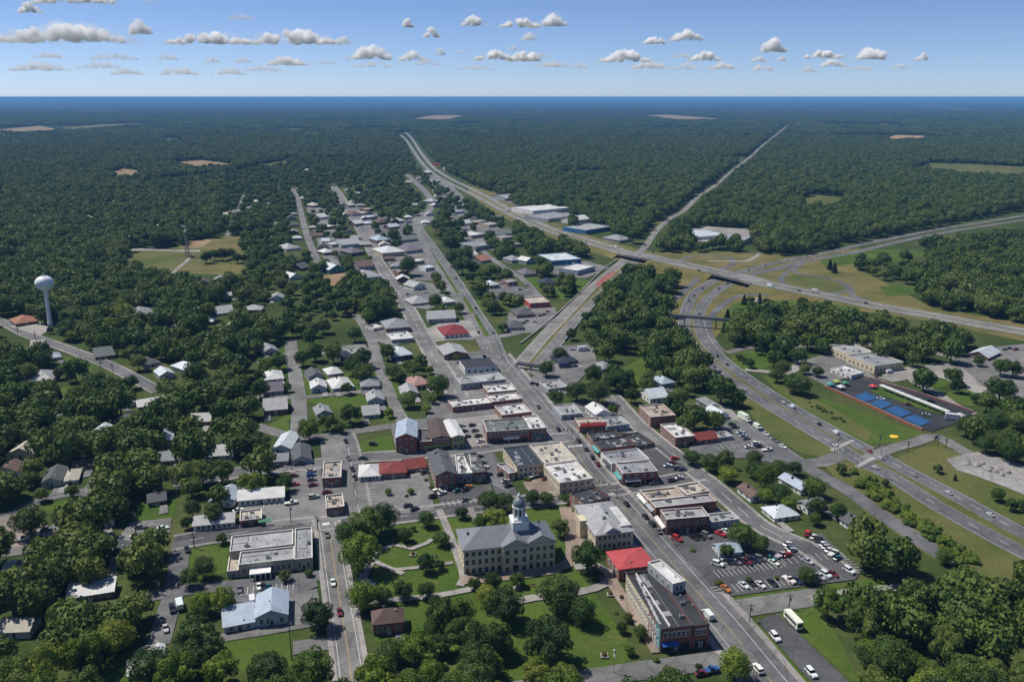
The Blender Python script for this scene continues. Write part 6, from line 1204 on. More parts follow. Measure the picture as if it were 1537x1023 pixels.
for q_ in (((-10, 484), (60, 505), (130, 535), (225, 580), (240, 600), (215, 606), (120, 568), (60, 540), (-10, 518)), ((82, 540), (124, 533), (150, 552), (128, 562), (88, 556)), ((50, 590), (120, 575), (128, 596), (90, 610)), ((215, 560), (300, 545), (312, 562), (262, 584)), ((184, 394), (372, 396), (366, 424), (300, 428), (215, 420)), ((55, 832), (152, 715), (166, 725), (120, 790), (75, 850)), ((60, 760), (118, 745), (120, 778), (64, 792)), ((205, 755), (265, 745), (262, 792), (208, 792)), ((150, 985), (200, 975), (206, 1040), (145, 1050)), ((100, 898), (170, 887), (178, 926), (105, 936)), ((0, 835), (65, 825), (68, 872), (0, 882)), ((230, 900), (262, 890), (246, 960), (222, 960)), ((120, 735), (150, 712), (156, 730), (130, 760))):
    stamp_poly([tuple(G(*q))[:2] for q in q_], mask, True, 2.0)
stamp_poly([tuple(G(*q))[:2] for q in ((1240, 372), (1560, 310), (1560, 350), (1400, 374), (1280, 392))], mask, True, 2.0)
zone = np.full((MH, MW), 95, np.uint8)
def zpoly(px, v): stamp_poly([tuple(G(*p))[:2] for p in px], zone, v)
zpoly([(-60, 430), (120, 430), (300, 440), (430, 420), (440, 500), (440, 720), (330, 1060), (-120, 1060)], 94)
zpoly([(330, 380), (420, 330), (520, 262), (560, 280), (560, 480), (440, 520), (380, 470)], 55)
zpoly([(340, 262), (440, 240), (640, 240), (640, 300), (340, 330)], 52)
zpoly([(440, 280), (500, 262), (640, 250), (760, 300), (840, 362), (900, 380), (880, 430), (800, 500), (700, 500), (655, 480), (640, 512), (560, 480), (500, 330)], 36)
zpoly([(880, 560), (990, 520), (1030, 540), (1120, 610), (1060, 640), (990, 640), (925, 598)], 45)
zpoly([(372, 700), (372, 560), (440, 500), (540, 470), (560, 480), (640, 510), (655, 596), (600, 640), (478, 660), (440, 700)], 24)
zpoly([(742, 352), (790, 345), (830, 365), (900, 385), (925, 395), (915, 402), (870, 386), (800, 383), (750, 395)], 90)
zpoly([(540, 470), (500, 400), (545, 425), (575, 445), (600, 470), (560, 490)], 92)
zpoly([(570, 320), (600, 270), (640, 270), (640, 310), (610, 325)], 45)
zpoly([(478, 655), (600, 622), (655, 596), (640, 512), (655, 480), (700, 500), (780, 500), (880, 430), (905, 445), (862, 500), (880, 590), (925, 610), (990, 650), (1040, 690), (1195, 700), (1215, 790), (1290, 850), (1290, 875), (1110, 905), (1180, 1060), (855, 1060), (862, 1000), (752, 925), (700, 890), (600, 875), (500, 880), (500, 1060), (335, 1010), (335, 870), (283, 880), (270, 815), (345, 760), (435, 700)], 0)
zpoly([(505, 868), (700, 884), (870, 905), (800, 975), (700, 975), (618, 985), (560, 1010), (505, 1000)], 0)
zpoly([(572, 990), (618, 950), (655, 922), (745, 918), (790, 950), (772, 1000), (790, 1080), (515, 1080), (525, 1015)], 97)
zpoly([(1090, 505), (1085, 480), (1100, 456), (1240, 456), (1300, 468), (1230, 474), (1120, 484)], 30)
zpoly([(1130, 484), (1230, 470), (1300, 466), (1420, 484), (1490, 500), (1480, 535), (1360, 530), (1300, 512), (1200, 512), (1110, 512)], 82)
zpoly([(1215, 395), (1330, 378), (1400, 378), (1390, 400), (1330, 445), (1280, 425)], 40)
stamp_poly([tuple(G(*q))[:2] for q in ((1128, 556), (1238, 574), (1392, 640), (1402, 668), (1300, 676), (1190, 614))], mask, True, 4.0)
zpoly([(1440, 590), (1560, 590), (1560, 700), (1500, 690), (1440, 660)], 55)
zpoly([(1400, 700), (1560, 760), (1560, 850), (1380, 730)], 0)
zpoly([(1215, 720), (1290, 715), (1440, 840), (1580, 905), (1580, 780), (1300, 690)], 0)
zpoly([(1180, 870), (1225, 890), (1240, 925), (1290, 930), (1340, 915), (1420, 903), (1590, 940), (1590, 860), (1440, 835), (1290, 860)], 0)
zpoly([(1195, 690), (1300, 688), (1445, 836), (1400, 872), (1300, 832), (1262, 830), (1215, 800)], 0)
zpoly([(1266, 832), (1302, 836), (1396, 880), (1400, 892), (1330, 880), (1272, 880)], 92)
zpoly([(1095, 890), (1236, 893), (1258, 940), (1310, 1060), (1180, 1060), (1110, 950)], 0)
zpoly([(1488, 862), (1560, 880), (1560, 900), (1495, 892)], 80)
zpoly([(955, 455), (1000, 478), (1012, 515), (1044, 536), (1063, 569), (1083, 591), (1118, 614), (1152, 642), (1166, 660), (1140, 655), (1085, 624), (1035, 585), (985, 556), (930, 535), (905, 510)], 93)
zpoly([(900, 445), (950, 400), (1010, 412), (1015, 440), (1000, 480), (1005, 520), (880, 560), (862, 500)], 75)
def blocked(x, y):
    i, j = int((x - MX0) / MS), int((y - MY0) / MS)
    return not (0 <= i < MW and 0 <= j < MH) or mask[j, i]
rg = np.random.default_rng(21); cand = []
hx = [(x, y, r) for x, y, r in TREES]
y = 130.0
while y < 3600:
    s = 8.8 if y < 420 else 10.2
    lim = .62 * y + 50; n = int(2 * lim / s)
    xs = -lim + (np.arange(n) + rg.uniform(0, 1, n)) * s; ys = y + rg.uniform(-.5, .5, n) * s; pr = rg.uniform(0, 100, n)
    for k in range(n):
        X, Y = xs[k], ys[k]; i, j = int((X - MX0) / MS), int((Y - MY0) / MS)
        if 0 <= i < MW and 0 <= j < MH and not mask[j, i] and pr[k] < zone[j, i]: cand.append((X, Y))
    y += s
near = [c for c in cand if c[1] < 420]
far = [c for c in cand if c[1] >= 420]
near = [c for c in near if all((c[0] - x) ** 2 + (c[1] - y) ** 2 > (r * .95 + 2.2) ** 2 for x, y, r in hx)]
far = [c for c in far if not (c[1] < 900 and any((c[0] - x) ** 2 + (c[1] - y) ** 2 < (r * .9 + 2) ** 2 for x, y, r in hx))]
near.sort(key=lambda c: math.hypot(c[0], c[1]))
def in_view(c):
    x, y = PX((c[0], c[1], 6)); return -30 < x < IW + 30 and y < IH + 60
near = [c for c in near if in_view(c)]
NIND = 300 - sum(1 for t in bpy.data.objects if t.type == "EMPTY" and t.name.startswith("broadleaf"))
def zone_label(px, py):
    if px > 1080 and py > 840: return "tree packed in the wood beside the bus lot", "wood beside the bus lot"
    if 500 < px < 1000 and py > 850: return "tree packed in the wood below the courthouse square", "wood below the courthouse square"
    if px < 340 and py > 830: return "leafy tree crowded round the lanes below the dirt yard", "trees round the lower lanes"
    if px < 345: return "leafy tree among the houses near the dirt yard", "trees among the western houses"
    if px > 1240: return "leafy tree in the wood edge below the frontage road", "wood below the frontage road"
    return "leafy yard tree between houses of the town", "yard trees"
for c in near[:NIND]:
    px, py = PX((c[0], c[1], 5)); lab, grp = zone_label(px, py)
    tree(Vector((c[0], c[1], 0)), rg.uniform(4.0, 7.0), int(rg.choice([0, 1, 1, 1, 2, 2], 1)[0]), lab, grp)
rest = near[NIND:] + far
# ---- everything beyond: one object of instanced trees
PROT = bpy.data.collections.new("woodland_sources")
for i in range(6):
    o = bpy.data.objects.new("wood_tree", crown_mesh("wood_tree", 500 + i, 11 + i, 950, .105, [.8, .95, .7, 1.1, .85, .75][i], trunk=True, spread=[.62, .6, .68, .56, .64, .66][i])); PROT.objects.link(o)
for i in range(3):   # small stands of trees for the far country
    r = np.random.default_rng(900 + i); V = []; F = []
    src = [crown_mesh("stand", 700 + k, 7, 90, .30, .8) for k in range(3)]
    for k in range(22):
        me = src[k % 3]; a = r.uniform(0, 6.28); d = math.sqrt(r.uniform(0, 1)) * 27; sc = r.uniform(4.5, 7.5); ox, oy = math.cos(a) * d, math.sin(a) * d; b0 = len(V)
        V += [(v.co.x * sc + ox, v.co.y * sc + oy, v.co.z * sc) for v in me.vertices]; F += [tuple(b0 + q for q in p.vertices) for p in me.polygons]
    me = bpy.data.meshes.new("wood_tree"); me.from_pydata(V, [], F); me.materials.append(LEAF); me.update(); o = bpy.data.objects.new("wood_tree", me); PROT.objects.link(o)
P, SC, RO, ID = [], [], [], []
for X, Y in rest:
    r = rg.uniform(5.0, 8.8) if zone[min(MH - 1, int((Y - MY0) / MS)), min(MW - 1, max(0, int((X - MX0) / MS)))] > 60 else rg.uniform(3.6, 6.8)
    P.append((X, Y, 0)); SC.append((r, r, r * rg.uniform(.85, 1.2))); RO.append(rg.uniform(0, 6.28)); ID.append(int(rg.integers(0, 6)))
y = 3600.0
FARB = [e for e in BLOCK if e[0] == "line" and max(p[1] for p in e[1]) > 3400]
FARP = [np.array(e[1]) for e in BLOCK if e[0] == "poly" and max(p[1] for p in e[1]) > 3400]
def far_open(X, Y):
    for Q in FARP:
        if Q[:, 0].min() - 40 < X < Q[:, 0].max() + 40 and Q[:, 1].min() - 90 < Y < Q[:, 1].max() + 40: return True
    for e in FARB:
        if any((X - a) ** 2 + (Y - b) ** 2 < (e[2] + 25) ** 2 for a, b in e[1]): return True
    return False
while y < 11000:
    s = 46.0 if y < 7000 else 60
    lim = .62 * y + 80; n = int(2 * lim / s)
    for k in range(n):
        X = -lim + (k + rg.uniform(0, 1)) * s; Y = y + rg.uniform(-.5, .5) * s
        if rg.uniform() < .95 and math.sin(X * .0031 + 1.3) * math.sin(Y * .0023) + .6 * math.sin(X * .0077 + Y * .0041) + .5 * math.sin(X * .0019 - Y * .0052 + 2) < 1.32 and not far_open(X, Y): P.append((X, Y, 0)); q = rg.uniform(.9, 1.25); SC.append((q, q, q)); RO.append(rg.uniform(0, 6.28)); ID.append(6 + int(rg.integers(0, 3)))
    y += s
me = bpy.data.meshes.new("woodland"); me.from_pydata(P, [], [])
for nm, ty, dat in (("scl", "FLOAT_VECTOR", np.array(SC).ravel()), ("rot", "FLOAT", np.array(RO)), ("idx", "INT", np.array(ID, dtype=np.int32))):
    a = me.attributes.new(nm, ty, "POINT"); a.data.foreach_set("vector" if ty == "FLOAT_VECTOR" else "value", dat)
wood = tag(link("woodland", me), "dense woodland and yard trees spreading over the country to the horizon", None, None, "stuff")
ng = bpy.data.node_groups.new("plant_trees", "GeometryNodeTree")
ng.interface.new_socket("Geometry", in_out="INPUT", socket_type="NodeSocketGeometry"); ng.interface.new_socket("Geometry", in_out="OUTPUT", socket_type="NodeSocketGeometry")
N = ng.nodes; gi = N.new("NodeGroupInput"); go = N.new("NodeGroupOutput"); mp = N.new("GeometryNodeMeshToPoints"); ip = N.new("GeometryNodeInstanceOnPoints"); ci = N.new("GeometryNodeCollectionInfo")
ci.inputs["Collection"].default_value = PROT; ci.inputs["Separate Children"].default_value = True; ci.inputs["Reset Children"].default_value = True
def attr(n_, t):
    a = N.new("GeometryNodeInputNamedAttribute"); a.data_type = t; a.inputs["Name"].default_value = n_; return a.outputs["Attribute"]
cx = N.new("ShaderNodeCombineXYZ"); er = N.new("FunctionNodeEulerToRotation")
ng.links.new(attr("rot", "FLOAT"), cx.inputs[2]); ng.links.new(cx.outputs[0], er.inputs[0])
ng.links.new(gi.outputs[0], mp.inputs[0]); ng.links.new(mp.outputs[0], ip.inputs["Points"]); ng.links.new(ci.outputs[0], ip.inputs["Instance"]); ip.inputs["Pick Instance"].default_value = True
ng.links.new(attr("idx", "INT"), ip.inputs["Instance Index"]); ng.links.new(er.outputs[0], ip.inputs["Rotation"]); ng.links.new(attr("scl", "FLOAT_VECTOR"), ip.inputs["Scale"]); ng.links.new(ip.outputs[0], go.inputs[0])
md = wood.modifiers.new("plant", "NODES"); md.node_group = ng
print("TREES hand", len(hx), "ind", NIND, "near", len(near), "instances", len(P))
# ================================================================= vehicles, poles, small things
def paint_mat():
    m, nt, b = new_mat("car_paint"); oi = nt.nodes.new("ShaderNodeObjectInfo"); nt.links.new(oi.outputs["Color"], b.inputs["Base Color"]); b.inputs["Roughness"].default_value = .28; b.inputs["Coat Weight"].default_value = .5; return m
PAINT = paint_mat(); CGLASS = glass_mat("car_glass", (.01, .013, .016), .06); TYRE = plain("tyre_rubber", (.02, .02, .02), .9); RIM = plain("wheel_rim", (.4, .4, .42), .35, .1, metallic=.7)
HEADL = plain("headlight_lens", (.7, .7, .66), .15, .05); TAILL = plain("taillight_lens", (.4, .02, .02), .2, .05)
CC = {"white": (.72, .72, .71), "silver": (.42, .43, .45), "grey": (.16, .165, .175), "black": (.018, .018, .02), "dark blue": (.02, .035, .10), "blue": (.03, .10, .30), "red": (.42, .03, .03), "maroon": (.16, .02, .03), "teal": (.02, .13, .15), "green": (.05, .14, .06), "tan": (.40, .33, .24), "yellow": (.60, .42, .05), "orange": (.55, .18, .04)}
def loft(mb, secs, mi=0):
    """sections of (x, half width bottom, half width top, z bottom, z top) joined front to back"""
    vs = []
    for x, wb, wt, z0, z1 in secs: vs += [(x, -wb, z0), (x, wb, z0), (x, wt, z1), (x, -wt, z1)]
    fs = []
    for i in range(len(secs) - 1):
        a = i * 4; b_ = a + 4
        for k in range(4): fs.append((a + k, b_ + k, b_ + (k + 1) % 4, a + (k + 1) % 4))
    fs.append((0, 1, 2, 3)); k = (len(secs) - 1) * 4; fs.append((k + 3, k + 2, k + 1, k)); mb.add(vs, fs, mi)
def wheel_mesh(r):
    b = MB(); M = Matrix.Rotation(R(90), 4, "X"); b.lathe([(r * .6, -.11), (r, -.10), (r, .10), (r * .6, .11)], 14, mi=0, M=M); b.lathe([(r * .58, -.115), (r * .2, -.12), (r * .2, .12), (r * .58, .115)], 10, mi=1, M=M); return b.mesh("wheel", [TYRE, RIM])
VEH = {}
def vehicle_proto(kind):
    w = {"car": (4.5, .88), "suv": (4.8, .95), "pickup": (5.6, .98), "van": (5.6, 1.0), "bus": (8.2, 1.15), "box_truck": (9.0, 1.25), "trailer": (5.2, 1.1)}[kind]
    L, hw = w; h = L / 2; body = MB(); cab = MB(); parts = []
    if kind == "car":
        loft(body, [(h, hw * .78, hw * .7, .35, .55), (h * .86, hw * .95, hw * .86, .25, .72), (h * .36, hw, hw * .92, .22, .88), (-h * .62, hw, hw * .92, .22, .92), (-h * .9, hw * .95, hw * .86, .28, .88), (-h, hw * .8, hw * .75, .4, .72)])
        loft(cab, [(h * .38, hw * .9, hw * .88, .86, .88), (h * .1, hw * .9, hw * .72, .86, 1.38), (-h * .38, hw * .9, hw * .72, .88, 1.40), (-h * .74, hw * .88, hw * .84, .9, .93)]); roof = (-h * .36, h * .08, hw * .70, 1.40)
    elif kind == "suv":
        loft(body, [(h, hw * .85, hw * .8, .4, .75), (h * .9, hw * .97, hw * .9, .3, .98), (h * .42, hw, hw * .94, .28, 1.08), (-h * .95, hw, hw * .94, .3, 1.1), (-h, hw * .9, hw * .86, .4, 1.0)])
        loft(cab, [(h * .44, hw * .92, hw * .9, 1.05, 1.08), (h * .2, hw * .92, hw * .78, 1.06, 1.68), (-h * .84, hw * .92, hw * .78, 1.08, 1.7), (-h * .96, hw * .9, hw * .86, 1.08, 1.12)]); roof = (-h * .82, h * .18, hw * .77, 1.71)
    elif kind == "pickup":
        loft(body, [(h, hw * .88, hw * .8, .45, .8), (h * .92, hw * .97, hw * .9, .35, 1.02), (h * .4, hw, hw * .94, .32, 1.12), (-h * .1, hw, hw * .94, .32, 1.12), (-h * .11, hw, hw * .96, .32, .8), (-h, hw, hw * .96, .35, .8)])
        loft(cab, [(h * .42, hw * .92, hw * .9, 1.1, 1.12), (h * .2, hw * .92, hw * .78, 1.1, 1.76), (-h * .06, hw * .92, hw * .78, 1.1, 1.78), (-h * .12, hw * .9, hw * .86, 1.1, 1.14)]); roof = (-h * .05, h * .18, hw * .77, 1.79)
    elif kind == "van":
        loft(body, [(h, hw * .85, hw * .8, .4, .8), (h * .93, hw * .98, hw * .9, .3, 1.1), (h * .62, hw, hw * .95, .28, 1.2), (h * .42, hw, hw * .9, .28, 2.1), (-h * .96, hw, hw * .9, .3, 2.15), (-h, hw * .95, hw * .86, .4, 2.05)])
        loft(cab, [(h * .66, hw * .93, hw * .88, 1.2, 1.24), (h * .46, hw * .98, hw * .89, 1.22, 1.95), (h * .43, hw * .985, hw * .92, 1.25, 1.9)]); roof = None
    else:
        H = {"bus": 3.0, "box_truck": 3.4, "trailer": 2.3}[kind]; x1 = h if kind != "box_truck" else h * .52
        loft(body, [(x1, hw * .96, hw * .92, .5, H * .96), (x1 - .25, hw, hw * .97, .4, H), (-h + .15, hw, hw * .97, .4, H), (-h, hw * .97, hw * .93, .5, H * .97)])
        if kind == "box_truck": loft(body, [(h, hw * .85, hw * .8, .5, 1.2), (h * .88, hw * .92, hw * .86, .4, 1.5), (h * .76, hw * .92, hw * .82, .4, 2.3), (h * .56, hw * .92, hw * .86, .4, 2.4)]); loft(cab, [(h * .89, hw * .87, hw * .84, 1.5, 1.53), (h * .775, hw * .84, hw * .8, 1.55, 2.24), (h * .75, hw * .84, hw * .8, 1.55, 2.2)])
        elif kind == "bus":
            loft(cab, [(h * 1.004, hw * .88, hw * .86, 1.2, 2.5), (h * .99, hw * .9, hw * .9, 1.15, 2.55)])
            for k in range(6):
                x = h * (.72 - .28 * k)
                for s in (-1, 1): cab.box(x - 1.1 * .5, x + 1.1 * .5, s * hw * .985 - .02, s * hw * .985 + .02, 1.45, 2.3, 0, True, True)
        else: cab.box(-h - .02, -h + .02, -.5, .5, .6, 2.0)
        roof = None
    parts.append(("body", body.mesh("body", [PAINT]), None)); parts.append(("windows" if kind != "trailer" else "tailgate", cab.mesh("windows", [CGLASS if kind != "trailer" else STEEL]), None))
    if roof:
        b = MB(); b.box(roof[0], roof[1], -roof[2], roof[2], roof[3] - .03, roof[3] + .02, 0, True, True); parts.append(("roof_panel", b.mesh("roof_panel", [PAINT]), None))
    r = .33 if kind == "car" else (.38 if kind != "bus" else .48); wm = wheel_mesh(r)
    for x in (h * .62, -h * .6):
        for s in (-1, 1): parts.append(("wheel", wm, (x, s * (hw - .08), r)))
    b = MB(); b.box(-.04, .02, -.16, .16, -.08, .08, 0, True, True); hm = b.mesh("headlight", [HEADL]); tm = b.mesh("taillight", [TAILL])
    zl = .62 if kind == "car" else .85
    for s in (-1, 1):
        if kind != "trailer": parts.append(("headlight", hm, (h * .95 if kind != "bus" else h, s * hw * .62, zl)))
        parts.append(("taillight", tm, (-h * .99, s * hw * .7, zl)))
    return parts
KNAME = {"car": "parked_car", "suv": "parked_car", "pickup": "pickup_truck", "van": "van", "bus": "bus", "box_truck": "box_truck", "trailer": "trailer"}
SMALLV = {}
def small_mesh(kind):
    """one mesh for vehicles too far away to show their parts"""
    if kind not in SMALLV:
        bm = MB(); mats = []
        for nm, me, loc in VEH[kind]:
            k = len(bm.v); off = Vector(loc or (0, 0, 0)); bm.v += [tuple(v.co + off) for v in me.vertices]
            for p in me.polygons:
                mt = me.materials[p.material_index]
                if mt not in mats: mats.append(mt)
                bm.f.append(tuple(k + q for q in p.vertices)); bm.m.append(mats.index(mt))
        SMALLV[kind] = bm.mesh("vehicle", mats)
    return SMALLV[kind]
def tangent(px, py, key):
    g = G(px, py)
    if isinstance(key, (int, float)): return g, float(key), g
    L = LINES[key][0] if key in LINES else LA
    i = min(range(len(L)), key=lambda k: (L[k].x - g.x) ** 2 + (L[k].y - g.y) ** 2); d = L[min(i + 1, len(L) - 1)] - L[max(0, i - 1)]
    return g, math.atan2(d.y, d.x), L[i]
def vehicle(px, py, kind, colour, head, label, group=None, z=None, flip=False):
    if kind not in VEH: VEH[kind] = vehicle_proto(kind)
    dx = 0
    if isinstance(head, tuple): key, dx = head
    else: key = head
    g, a, q = tangent(px, py, key); a += dx + (math.pi if flip else 0)
    zz = .47 if z is None else z
    if key == "A": zz = q.z + .37; g = G(px, py, zz); g.z = 0
    nm = KNAME[kind] if group is None or "highway" not in group else {"car": "car", "suv": "car"}.get(kind, KNAME[kind])
    col = (*[c_ * rnd.uniform(.9, 1.1) for c_ in CC[colour]], 1)
    cat = {"parked_car": "car", "car": "car", "pickup_truck": "pickup truck", "box_truck": "truck"}.get(nm, nm)
    if py < 590 or (isinstance(head, str) and head in ('B1', 'B2', 'A1', 'A')):
        o = link(nm, small_mesh(kind), None, (g.x, g.y, zz), a); o.color = col; o.scale = (.75,) * 3 if head in ('B1', 'B2', 'A1', 'A') else (.9,) * 3; return tag(o, label, cat, group)
    t = empty(nm, (g.x, g.y, zz), a); tag(t, label, cat, group)
    for pn, me, loc in VEH[kind]:
        o = link(pn, me, t, loc)
        if pn in ("body", "roof_panel"): o.color = col
    return t
H2 = math.pi / 2
def row(tmpl, head, group, L):
    cnt = {}
    for i, (px, py, kind, colour) in enumerate(L):
        k = {"suv": "tall car"}.get(kind, kind.replace("_", " ")); vehicle(px, py, kind, colour, head, tmpl.format(c=colour, k=k, o=ORD[i]), group)
row("{c} {k} in the big lot's slanted tree row, {o} from the lane", ("GST", H2 + .3), "cars in the big lot's tree row", [(1212, 803, "suv", "red"), (1221, 808, "car", "white"), (1229, 813, "suv", "black"), (1234, 819, "car", "white"), (1239, 823, "car", "silver"), (1244, 828, "car", "white"), (1250, 833, "pickup", "white"), (1257, 840, "car", "teal")])
row("{c} {k} at the big lot's upper island, {o} from the lane", ("GST", H2), "cars at the lot's upper island", [(1182, 819, "car", "white"), (1185, 824, "car", "grey"), (1189, 828, "car", "silver"), (1172, 836, "pickup", "silver"), (1182, 835, "car", "red")])
row("{c} {k} in the big lot's middle bays, {o} from the main street", ("GST", .25), "cars in the lot's middle bays", [(1077, 849, "suv", "white"), (1084, 846, "car", "silver"), (1091, 847, "car", "black"), (1097, 845, "car", "dark blue"), (1104, 846, "car", "grey"), (1111, 844, "car", "black"), (1118, 846, "pickup", "maroon"), (1125, 843, "car", "black"), (1132, 843, "car", "dark blue"), (1141, 841, "suv", "grey"), (1150, 838, "car", "black"), (1156, 840, "car", "teal"), (1161, 847, "car", "white"), (1212, 845, "car", "silver")])
row("{c} {k} in the big lot's lowest bays, {o} from the main street", ("GST", .1), "cars in the lot's lowest bays", [(1089, 886, "car", "orange"), (1116, 881, "car", "white"), (1127, 877, "car", "black"), (1141, 880, "car", "white"), (1159, 877, "car", "black"), (1184, 873, "pickup", "white"), (1195, 874, "car", "dark blue"), (1205, 872, "car", "grey"), (1224, 869, "car", "black"), (1231, 868, "car", "silver"), (1239, 865, "suv", "white"), (1250, 864, "car", "maroon"), (1274, 859, "suv", "white")])
row("{c} {k} by the dark brick end shop, {o} from the main street", ("GST", .2), "cars below the dark brick end shop", [(1016, 811, "suv", "red"), (1041, 809, "car", "black"), (1051, 808, "car", "black"), (1060, 806, "suv", "grey"), (1080, 803, "pickup", "red"), (1090, 800, "car", "white")])
row("{c} {k} along the highway side of the upper lot, {o} from the workshop", ("GST", .1), "vehicles along the upper lot's bank", [(1117, 631, "box_truck", "white"), (1131, 639, "suv", "black"), (1137, 643, "van", "white"), (1143, 648, "car", "dark blue"), (1149, 653, "car", "white"), (1163, 663, "car", "grey"), (1175, 672, "car", "white")])
row("{c} {k} in the middle of the upper lot, {o} from the workshop", ("GST", H2), "cars in the middle of the upper lot", [(1098, 638, "car", "green"), (1103, 643, "car", "black"), (1112, 651, "car", "white"), (1116, 656, "car", "silver"), (1120, 660, "car", "grey"), (1124, 673, "car", "white"), (1135, 668, "suv", "white"), (1139, 672, "car", "black"), (1151, 677, "pickup", "white")])
row("{c} {k} on the main street's east kerb, {o} from the far end", "MAIN", "cars parked along the main street", [(868, 663, "car", "black"), (878, 675, "suv", "grey"), (889, 688, "car", "black"), (897, 698, "car", "maroon"), (968, 777, "car", "black"), (979, 789, "suv", "black"), (988, 799, "car", "grey")])
row("{c} {k} driving on the main street, {o} from the near end", "MAIN", "traffic on the main street", [(1137, 1007, "suv", "white"), (1062, 926, "van", "white"), (940, 758, "car", "black"), (838, 646, "car", "black"), (808, 612, "car", "grey")])
row("{c} {k} in the bus lot, {o} from the side street", ("MAIN", math.pi), "vehicles in the bus lot", [(1190, 937, "bus", "white"), (1163, 959, "suv", "white"), (1217, 1013, "suv", "white")])
row("{c} {k} by the lower side street, {o} from the corner block", ("S4", 0), "cars by the lower side street", [(1066, 1009, "pickup", "blue"), (1053, 1013, "car", "maroon")])
row("{c} {k} on the street beside the civic building, {o} from the crossing", "EST", "cars on the centre line street", [(491, 805, "car", "grey"), (500, 877, "car", "white"), (510, 921, "car", "maroon")])
row("{c} {k} in the tan roofed building's corner lot, {o} from its street", ("S2", .15), "cars in the corner lot", [(467, 709, "car", "silver"), (467, 715, "car", "blue"), (468, 722, "car", "grey"), (470, 730, "car", "maroon"), (471, 748, "suv", "silver"), (491, 741, "car", "maroon"), (437, 757, "pickup", "white"), (405, 718, "car", "yellow"), (410, 716, "suv", "dark blue"), (441, 716, "car", "maroon"), (442, 729, "car", "red"), (358, 768, "car", "white")])
row("{c} {k} along the grey ranch's cross street, {o} from the west", "S2", "cars on the upper cross street", [(419, 702, "car", "black"), (452, 697, "car", "teal"), (463, 695, "car", "white"), (545, 690, "car", "black"), (560, 668, "car", "black")])
row("{c} {k} at the white office's kerb, {o} from the north", ("EST", .1), "cars beside the white office", [(519, 664, "car", "black"), (523, 690, "car", "grey"), (529, 706, "car", "black"), (533, 719, "car", "black")])
row("{c} {k} before the slate gabled brick building, {o} from the west", ("S3", .5), "cars before the slate gabled building", [(612, 761, "car", "black"), (622, 766, "car", "black"), (649, 747, "car", "black"), (655, 740, "suv", "white"), (664, 742, "car", "white"), (636, 706, "car", "silver"), (637, 711, "car", "black"), (687, 738, "car", "teal"), (699, 737, "car", "black"), (703, 733, "car", "orange"), (699, 752, "car", "grey")])
row("{c} {k} in the lane between brick rows, {o} from the far end", ("S2", .3), "cars in the shop lane", [(693, 641, "car", "silver"), (709, 640, "car", "black"), (697, 649, "car", "black"), (713, 648, "car", "grey"), (701, 657, "car", "black"), (718, 656, "car", "black"), (722, 664, "car", "white"), (719, 687, "car", "black"), (724, 696, "car", "grey"), (728, 704, "car", "white"), (733, 714, "car", "black"), (752, 714, "car", "black"), (759, 724, "car", "silver"), (763, 731, "car", "black"), (799, 717, "pickup", "white"), (819, 720, "car", "maroon")])
row("{c} {k} by the brick corner shop, {o} from the main street", "S3", "cars on the crossing street", [(955, 730, "car", "black"), (981, 727, "car", "grey"), (1008, 723, "car", "black"), (1020, 719, "car", "white")])
row("{c} {k} at the rear bays of the corner shops, {o} from the lane", ("GST", H2), "cars behind the corner shops", [(1013, 690, "car", "red"), (1009, 697, "car", "maroon"), (1003, 701, "car", "white"), (1017, 705, "car", "black"), (1024, 707, "car", "dark blue")])
row("{c} {k} in the civic building's lot, {o} from the west", ("EST", .05), "cars in the civic lot", [(360, 887, "car", "grey"), (389, 883, "car", "white"), (395, 883, "car", "black"), (404, 884, "car", "teal"), (379, 907, "van", "white")])
row("{c} {k} standing at the lower lane, {o} from the crossing", ("EST", .2), "vehicles on the lower lane", [(281, 827, "car", "black"), (270, 912, "trailer", "white"), (259, 917, "suv", "black"), (249, 946, "car", "silver")])
row("{c} {k} on the dirt yard under the large tree, {o} from the west", .5, "cars on the dirt yard", [(33, 812, "pickup", "white"), (61, 808, "car", "black"), (70, 797, "car", "grey")])
row("{c} {k} parked on the shaded paved yard, {o} from the lawn", .3, "cars on the shaded paved yard", [(211, 794, "car", "grey"), (204, 807, "car", "white"), (245, 795, "car", "white")])
row("{c} {k} in the black lot, {o} from the highway", ("GST", .9), "vehicles in the black lot", [(1390, 624, "car", "silver"), (1364, 609, "car", "maroon"), (1322, 600, "car", "white"), (1432, 631, "box_truck", "white"), (1352, 590, "car", "grey"), (1398, 604, "car", "black")])
row("{c} {k} behind the black lot, {o} from the cream hall", .4, "cars on the paved yard", [(1318, 565, "pickup", "black"), (1335, 560, "van", "white"), (1402, 548, "car", "teal"), (1420, 559, "suv", "black"), (1515, 524, "car", "black"), (1524, 526, "pickup", "maroon"), (1508, 526, "car", "teal")])
row("{c} {k} in the lots beside the sunken road, {o} from the main street", .2, "vehicles beside the sunken road", [(800, 577, "car", "black"), (809, 579, "suv", "black"), (848, 552, "box_truck", "dark blue"), (862, 551, "pickup", "black"), (860, 526, "suv", "white"), (876, 527, "box_truck", "white"), (840, 591, "car", "silver"), (832, 588, "car", "white")])
row("{c} {k} in the parking rows by the brick office, {o} from the west", .5, "cars by the brick office", [(786, 486, "car", "black"), (791, 483, "car", "grey"), (802, 484, "car", "white"), (811, 475, "car", "black"), (817, 473, "car", "black"), (822, 469, "car", "red")])
row("{c} {k} outside the bright blue store, {o} from the store", .2, "cars outside the blue store", [(861, 397, "van", "white"), (847, 408, "car", "black"), (855, 411, "car", "green"), (849, 418, "car", "maroon")])
